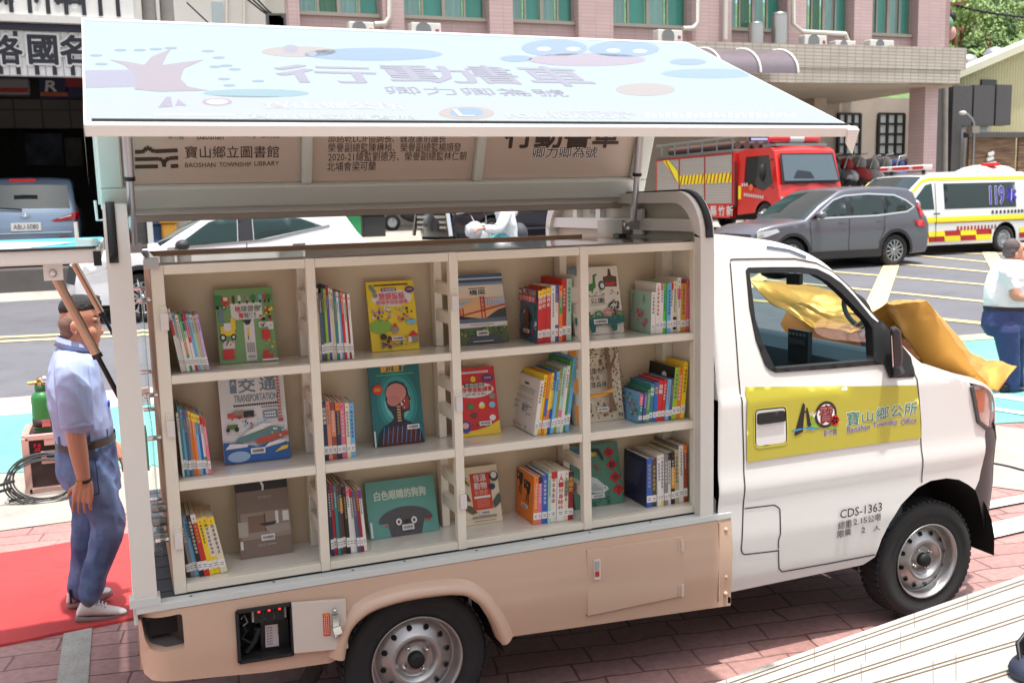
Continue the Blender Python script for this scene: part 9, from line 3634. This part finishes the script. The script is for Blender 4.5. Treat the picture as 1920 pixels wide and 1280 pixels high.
for s in (-1, 1):
 limb(mb, [Js(949, 403, SY + s * .16), Js(934, 428, SY + s * .25), Js(914, 429, SY + s * .26)], [.085, .07, .06], 12)
mb.ball(Js(958, 398), (.09, .14, .08), None, 12, 8)
remesh(mb, 'jacket', rd, .012, mat('jacket_white', (216, 218, 222), .8), 2, .010, 8, 3)
mb = MB()
mb.ball(Js(938, 368), (.14, .13, .13), MATS['shirt_white'], 16, 10)
mb.build('helmet', rd)
mb = MB()
for s in (-1, 1):
 limb(mb, [Js(958, 452, SY + s * .1), Js(922, 460, SY + s * .13), Vector((Js(925, 470).x, SY + s * .12, gz(SY) + .40))], [.09, .08, .06], 12)
remesh(mb, 'trousers', rd, .014, mat('trousers_teal', (70, 160, 170), .8), 2)
bp_ = empty('backpack', Js(968, 436), 'dark round backpack worn by the scooter rider', 'backpack')
mb = MB()
mb.ball(Js(972, 438), (.13, .17, .16), mat('pack_dark', (62, 62, 70), .7), 14, 10)
mb.build('pouch', bp_)
# ------------------------------------------------ driver of the white crossover
DY = 13.75
Jd = lambda x, y: px(x, y, Y=DY)
dv_ = empty('person', Jd(420, 470), 'driver in dark clothes at the wheel of the white crossover', 'person')
mb = MB()
mb.ball(Jd(420, 428), (.10, .085, .13), None, 14, 10)
limb(mb, [Jd(422, 438), Jd(424, 452)], [.06, .07], 10)
remesh(mb, 'body', dv_, .012, skin_m, 1)
mb = MB()
mb.ball(Jd(424, 421), (.105, .095, .10), hair_m, 14, 10)
mb.build('hair', dv_)
mb = MB()
rings(mb, [(Jd(426, 450), Vector((.09, 0, 0)), Vector((0, .12, 0))), (Jd(428, 458), Vector((.12, 0, 0)), Vector((0, .22, 0))), (Jd(430, 490), Vector((.14, 0, 0)), Vector((0, .22, 0)))], 16)
remesh(mb, 'shirt', dv_, .014, mat('shirt_dark', (50, 56, 60), .8), 1)
# ================================================================== gas bottle, flight case and cable behind the man
CYc = 4.55
p0, p1 = px(57, 935, Y=CYc), px(150, 935, Y=CYc)
top_z = px(80, 818, Y=CYc).z
z_b = .0
fc0 = empty('flight_case', ((p0.x + p1.x) / 2, CYc, z_b), 'dark brown flight case with pinkish metal edges and a red tape mark', 'case')
PK = mat('case_pink', (206, 168, 156), .4, .3)
BRN = mat('case_brown', (58, 42, 40), .55)
x0, x1 = p0.x, p1.x
mb = MB()
mb.box(x0 + .01, x1 - .01, CYc + .008, CYc + .44, z_b + .05, top_z - .008, BRN)
mb.build('shell', fc0)
mb = MB()
for a, b in (((x0, CYc, z_b + .03), (x0, CYc, top_z)), ((x1, CYc, z_b + .03), (x1, CYc, top_z)), ((x0, CYc + .45, z_b + .03), (x0, CYc + .45, top_z)), ((x1, CYc + .45, z_b + .03), (x1, CYc + .45, top_z))):
 mb.bar(Vector(a) + Vector((.0, .0, 0)), b, .05, .05, PK, (0, 1, 0))
for z in (z_b + .05, top_z - .0):
 mb.bar((x0, CYc, z), (x1, CYc, z), .05, .04, PK)
 mb.bar((x0, CYc + .45, z), (x1, CYc + .45, z), .05, .04, PK)
 mb.bar((x0, CYc, z), (x0, CYc + .45, z), .05, .04, PK)
 mb.bar((x1, CYc, z), (x1, CYc + .45, z), .05, .04, PK)
mb.build('edge_trim', fc0, bevel=.004)
mb = MB()
a, b = px(78, 870, Y=CYc - .01), px(116, 842, Y=CYc - .01)
mb.box(a.x, b.x, CYc - .012, CYc + .007, a.z, b.z, PK)
mb.box(a.x + .04, b.x - .02, CYc - .022, CYc - .013, a.z + .03, a.z + .06, rub)
a, b = px(83, 835, Y=CYc - .01), px(120, 818, Y=CYc - .01)
mb.box(a.x, b.x, CYc - .022, CYc - .005, a.z, b.z + .02, PK)
mb.build('handle', fc0, bevel=.006)
mb = MB()
T1 = mat('tape_red', (206, 46, 50), .6)
for q in (((64, 832), (74, 845)), ((66, 846), (75, 832)), ((63, 836), (76, 839))):
 a, b = px(*q[0], Y=CYc - .001), px(*q[1], Y=CYc - .001)
 mb.bar(a, b, .018, .003, T1, (0, 1, 0))
mb.build('tape_mark', fc0)
c = px(80, 812, Y=CYc + .2)
r_ = (px(101, 760, Y=CYc + .2).x - px(58, 760, Y=CYc + .2).x) / 2
zt_ = px(80, 708, Y=CYc + .2).z
zs = px(80, 748, Y=CYc + .2).z
cyx = px(80, 760, Y=CYc + .2).x
gcyl = empty('gas_cylinder', (cyx, CYc + .2, top_z + .02), 'green gas cylinder with a brass valve and brown strap standing on the flight case', 'gas cylinder')
GR = mat('cylinder_green', (44, 118, 56), .35, .1, .3, var=.06, vscale=8)
mb = MB()
zb_ = top_z + .021
mb.lathe([(0.001, zb_), (r_ * .96, zb_), (r_, zb_ + .02), (r_, zs), (r_ * .96, zs + .025), (r_ * .80, zs + .05), (r_ * .55, zs + .065), (r_ * .52, zs + .075)], (cyx, CYc + .2, 0), (0, 0, 1), GR, 28)
mb.build('bottle', gcyl)
mb = MB()
mb.lathe([(r_ * .55, zs + .06), (r_ * .58, zs + .065), (r_ * .58, zs + .11), (r_ * .48, zs + .115)], (cyx, CYc + .2, 0), (0, 0, 1), mat('cylinder_dark', (30, 78, 44), .4), 20)
mb.build('collar', gcyl)
mb = MB()
BRS = mat('brass', (196, 152, 80), .3, .9)
mb.lathe([(.03, zs + .11), (.03, zs + .13), (.018, zs + .135), (.018, zt_ - .02), (.03, zt_ - .02), (.03, zt_), (0, zt_)], (cyx, CYc + .2, 0), (0, 0, 1), BRS, 14)
mb.tube([(cyx - .09, CYc + .2, zt_ - .035), (cyx + .05, CYc + .2, zt_ - .035)], .014, BRS, 8)
mb.lathe([(.028, 0), (.028, .02), (0, .022)], (cyx + .03, CYc + .17, zt_ - .01), (0, -1, 0), MATS['chrome'], 12)
mb.build('valve', gcyl)
mb = MB()
zz = px(80, 790, Y=CYc + .2).z
mb.lathe([(r_ * 1.01, zz - .03), (r_ * 1.03, zz - .03), (r_ * 1.03, zz + .03), (r_ * 1.01, zz + .03)], (cyx, CYc + .2, 0), (0, 0, 1), mat('strap_brown', (64, 34, 34), .6), 28)
mb.box(cyx - .01, cyx + .05, CYc + .2 - r_ * 1.12, CYc + .2 - r_ * 1.0, zz - .025, zz + .025, MATS['chrome'])
mb.build('strap', gcyl)
# coiled cable leaning on the case
cc = px(86, 912, Y=CYc - .2)
cb_ = empty('coiled_cable', (cc.x, CYc - .2, 0), 'coil of black cable leaning against the flight case', 'cable')
mb = MB()
for k in range(6):
 rx = .25 - .016 * (k % 4) + .006 * k
 rz = .165 - .010 * (k % 3)
 ox, oz = .014 * (k % 3) - .02, .008 * (k % 4)
 mb.tube([(cc.x + ox + rx * math.cos(t), CYc - .10 - .022 * k + .10 * math.sin(t) * .8, .175 + oz + rz * math.sin(t) - .004 * k) for t in [2 * math.pi * q / 40 for q in range(40)]], .0065, mat('cable_black', (44, 44, 46), .55), 7, False, True)
mb.build('loop', cb_)
mb = MB()
for dx, dz in ((-.25, .18), (-.27, .13), (-.2, .05)):
 mb.bar((cc.x + dx - .05, CYc - .24, dz), (cc.x + dx + .05, CYc - .24, dz + .02), .015, .02, MATS['cable_black'])
mb.build('plug', cb_)
# thin cable across the forecourt at the right
cp_ = [gpx(x, y) for x, y in ((1845, 868), (1874, 873), (1893, 877), (1915, 883), (1960, 894))]
mb = MB()
mb.tube([Vector((p.x, p.y, .012)) for p in cp_], .009, MATS['cable_black'], 6)
tag(mb.build('ground_cable'), 'thin black cable lying on the pale forecourt in front of the truck', 'cable')
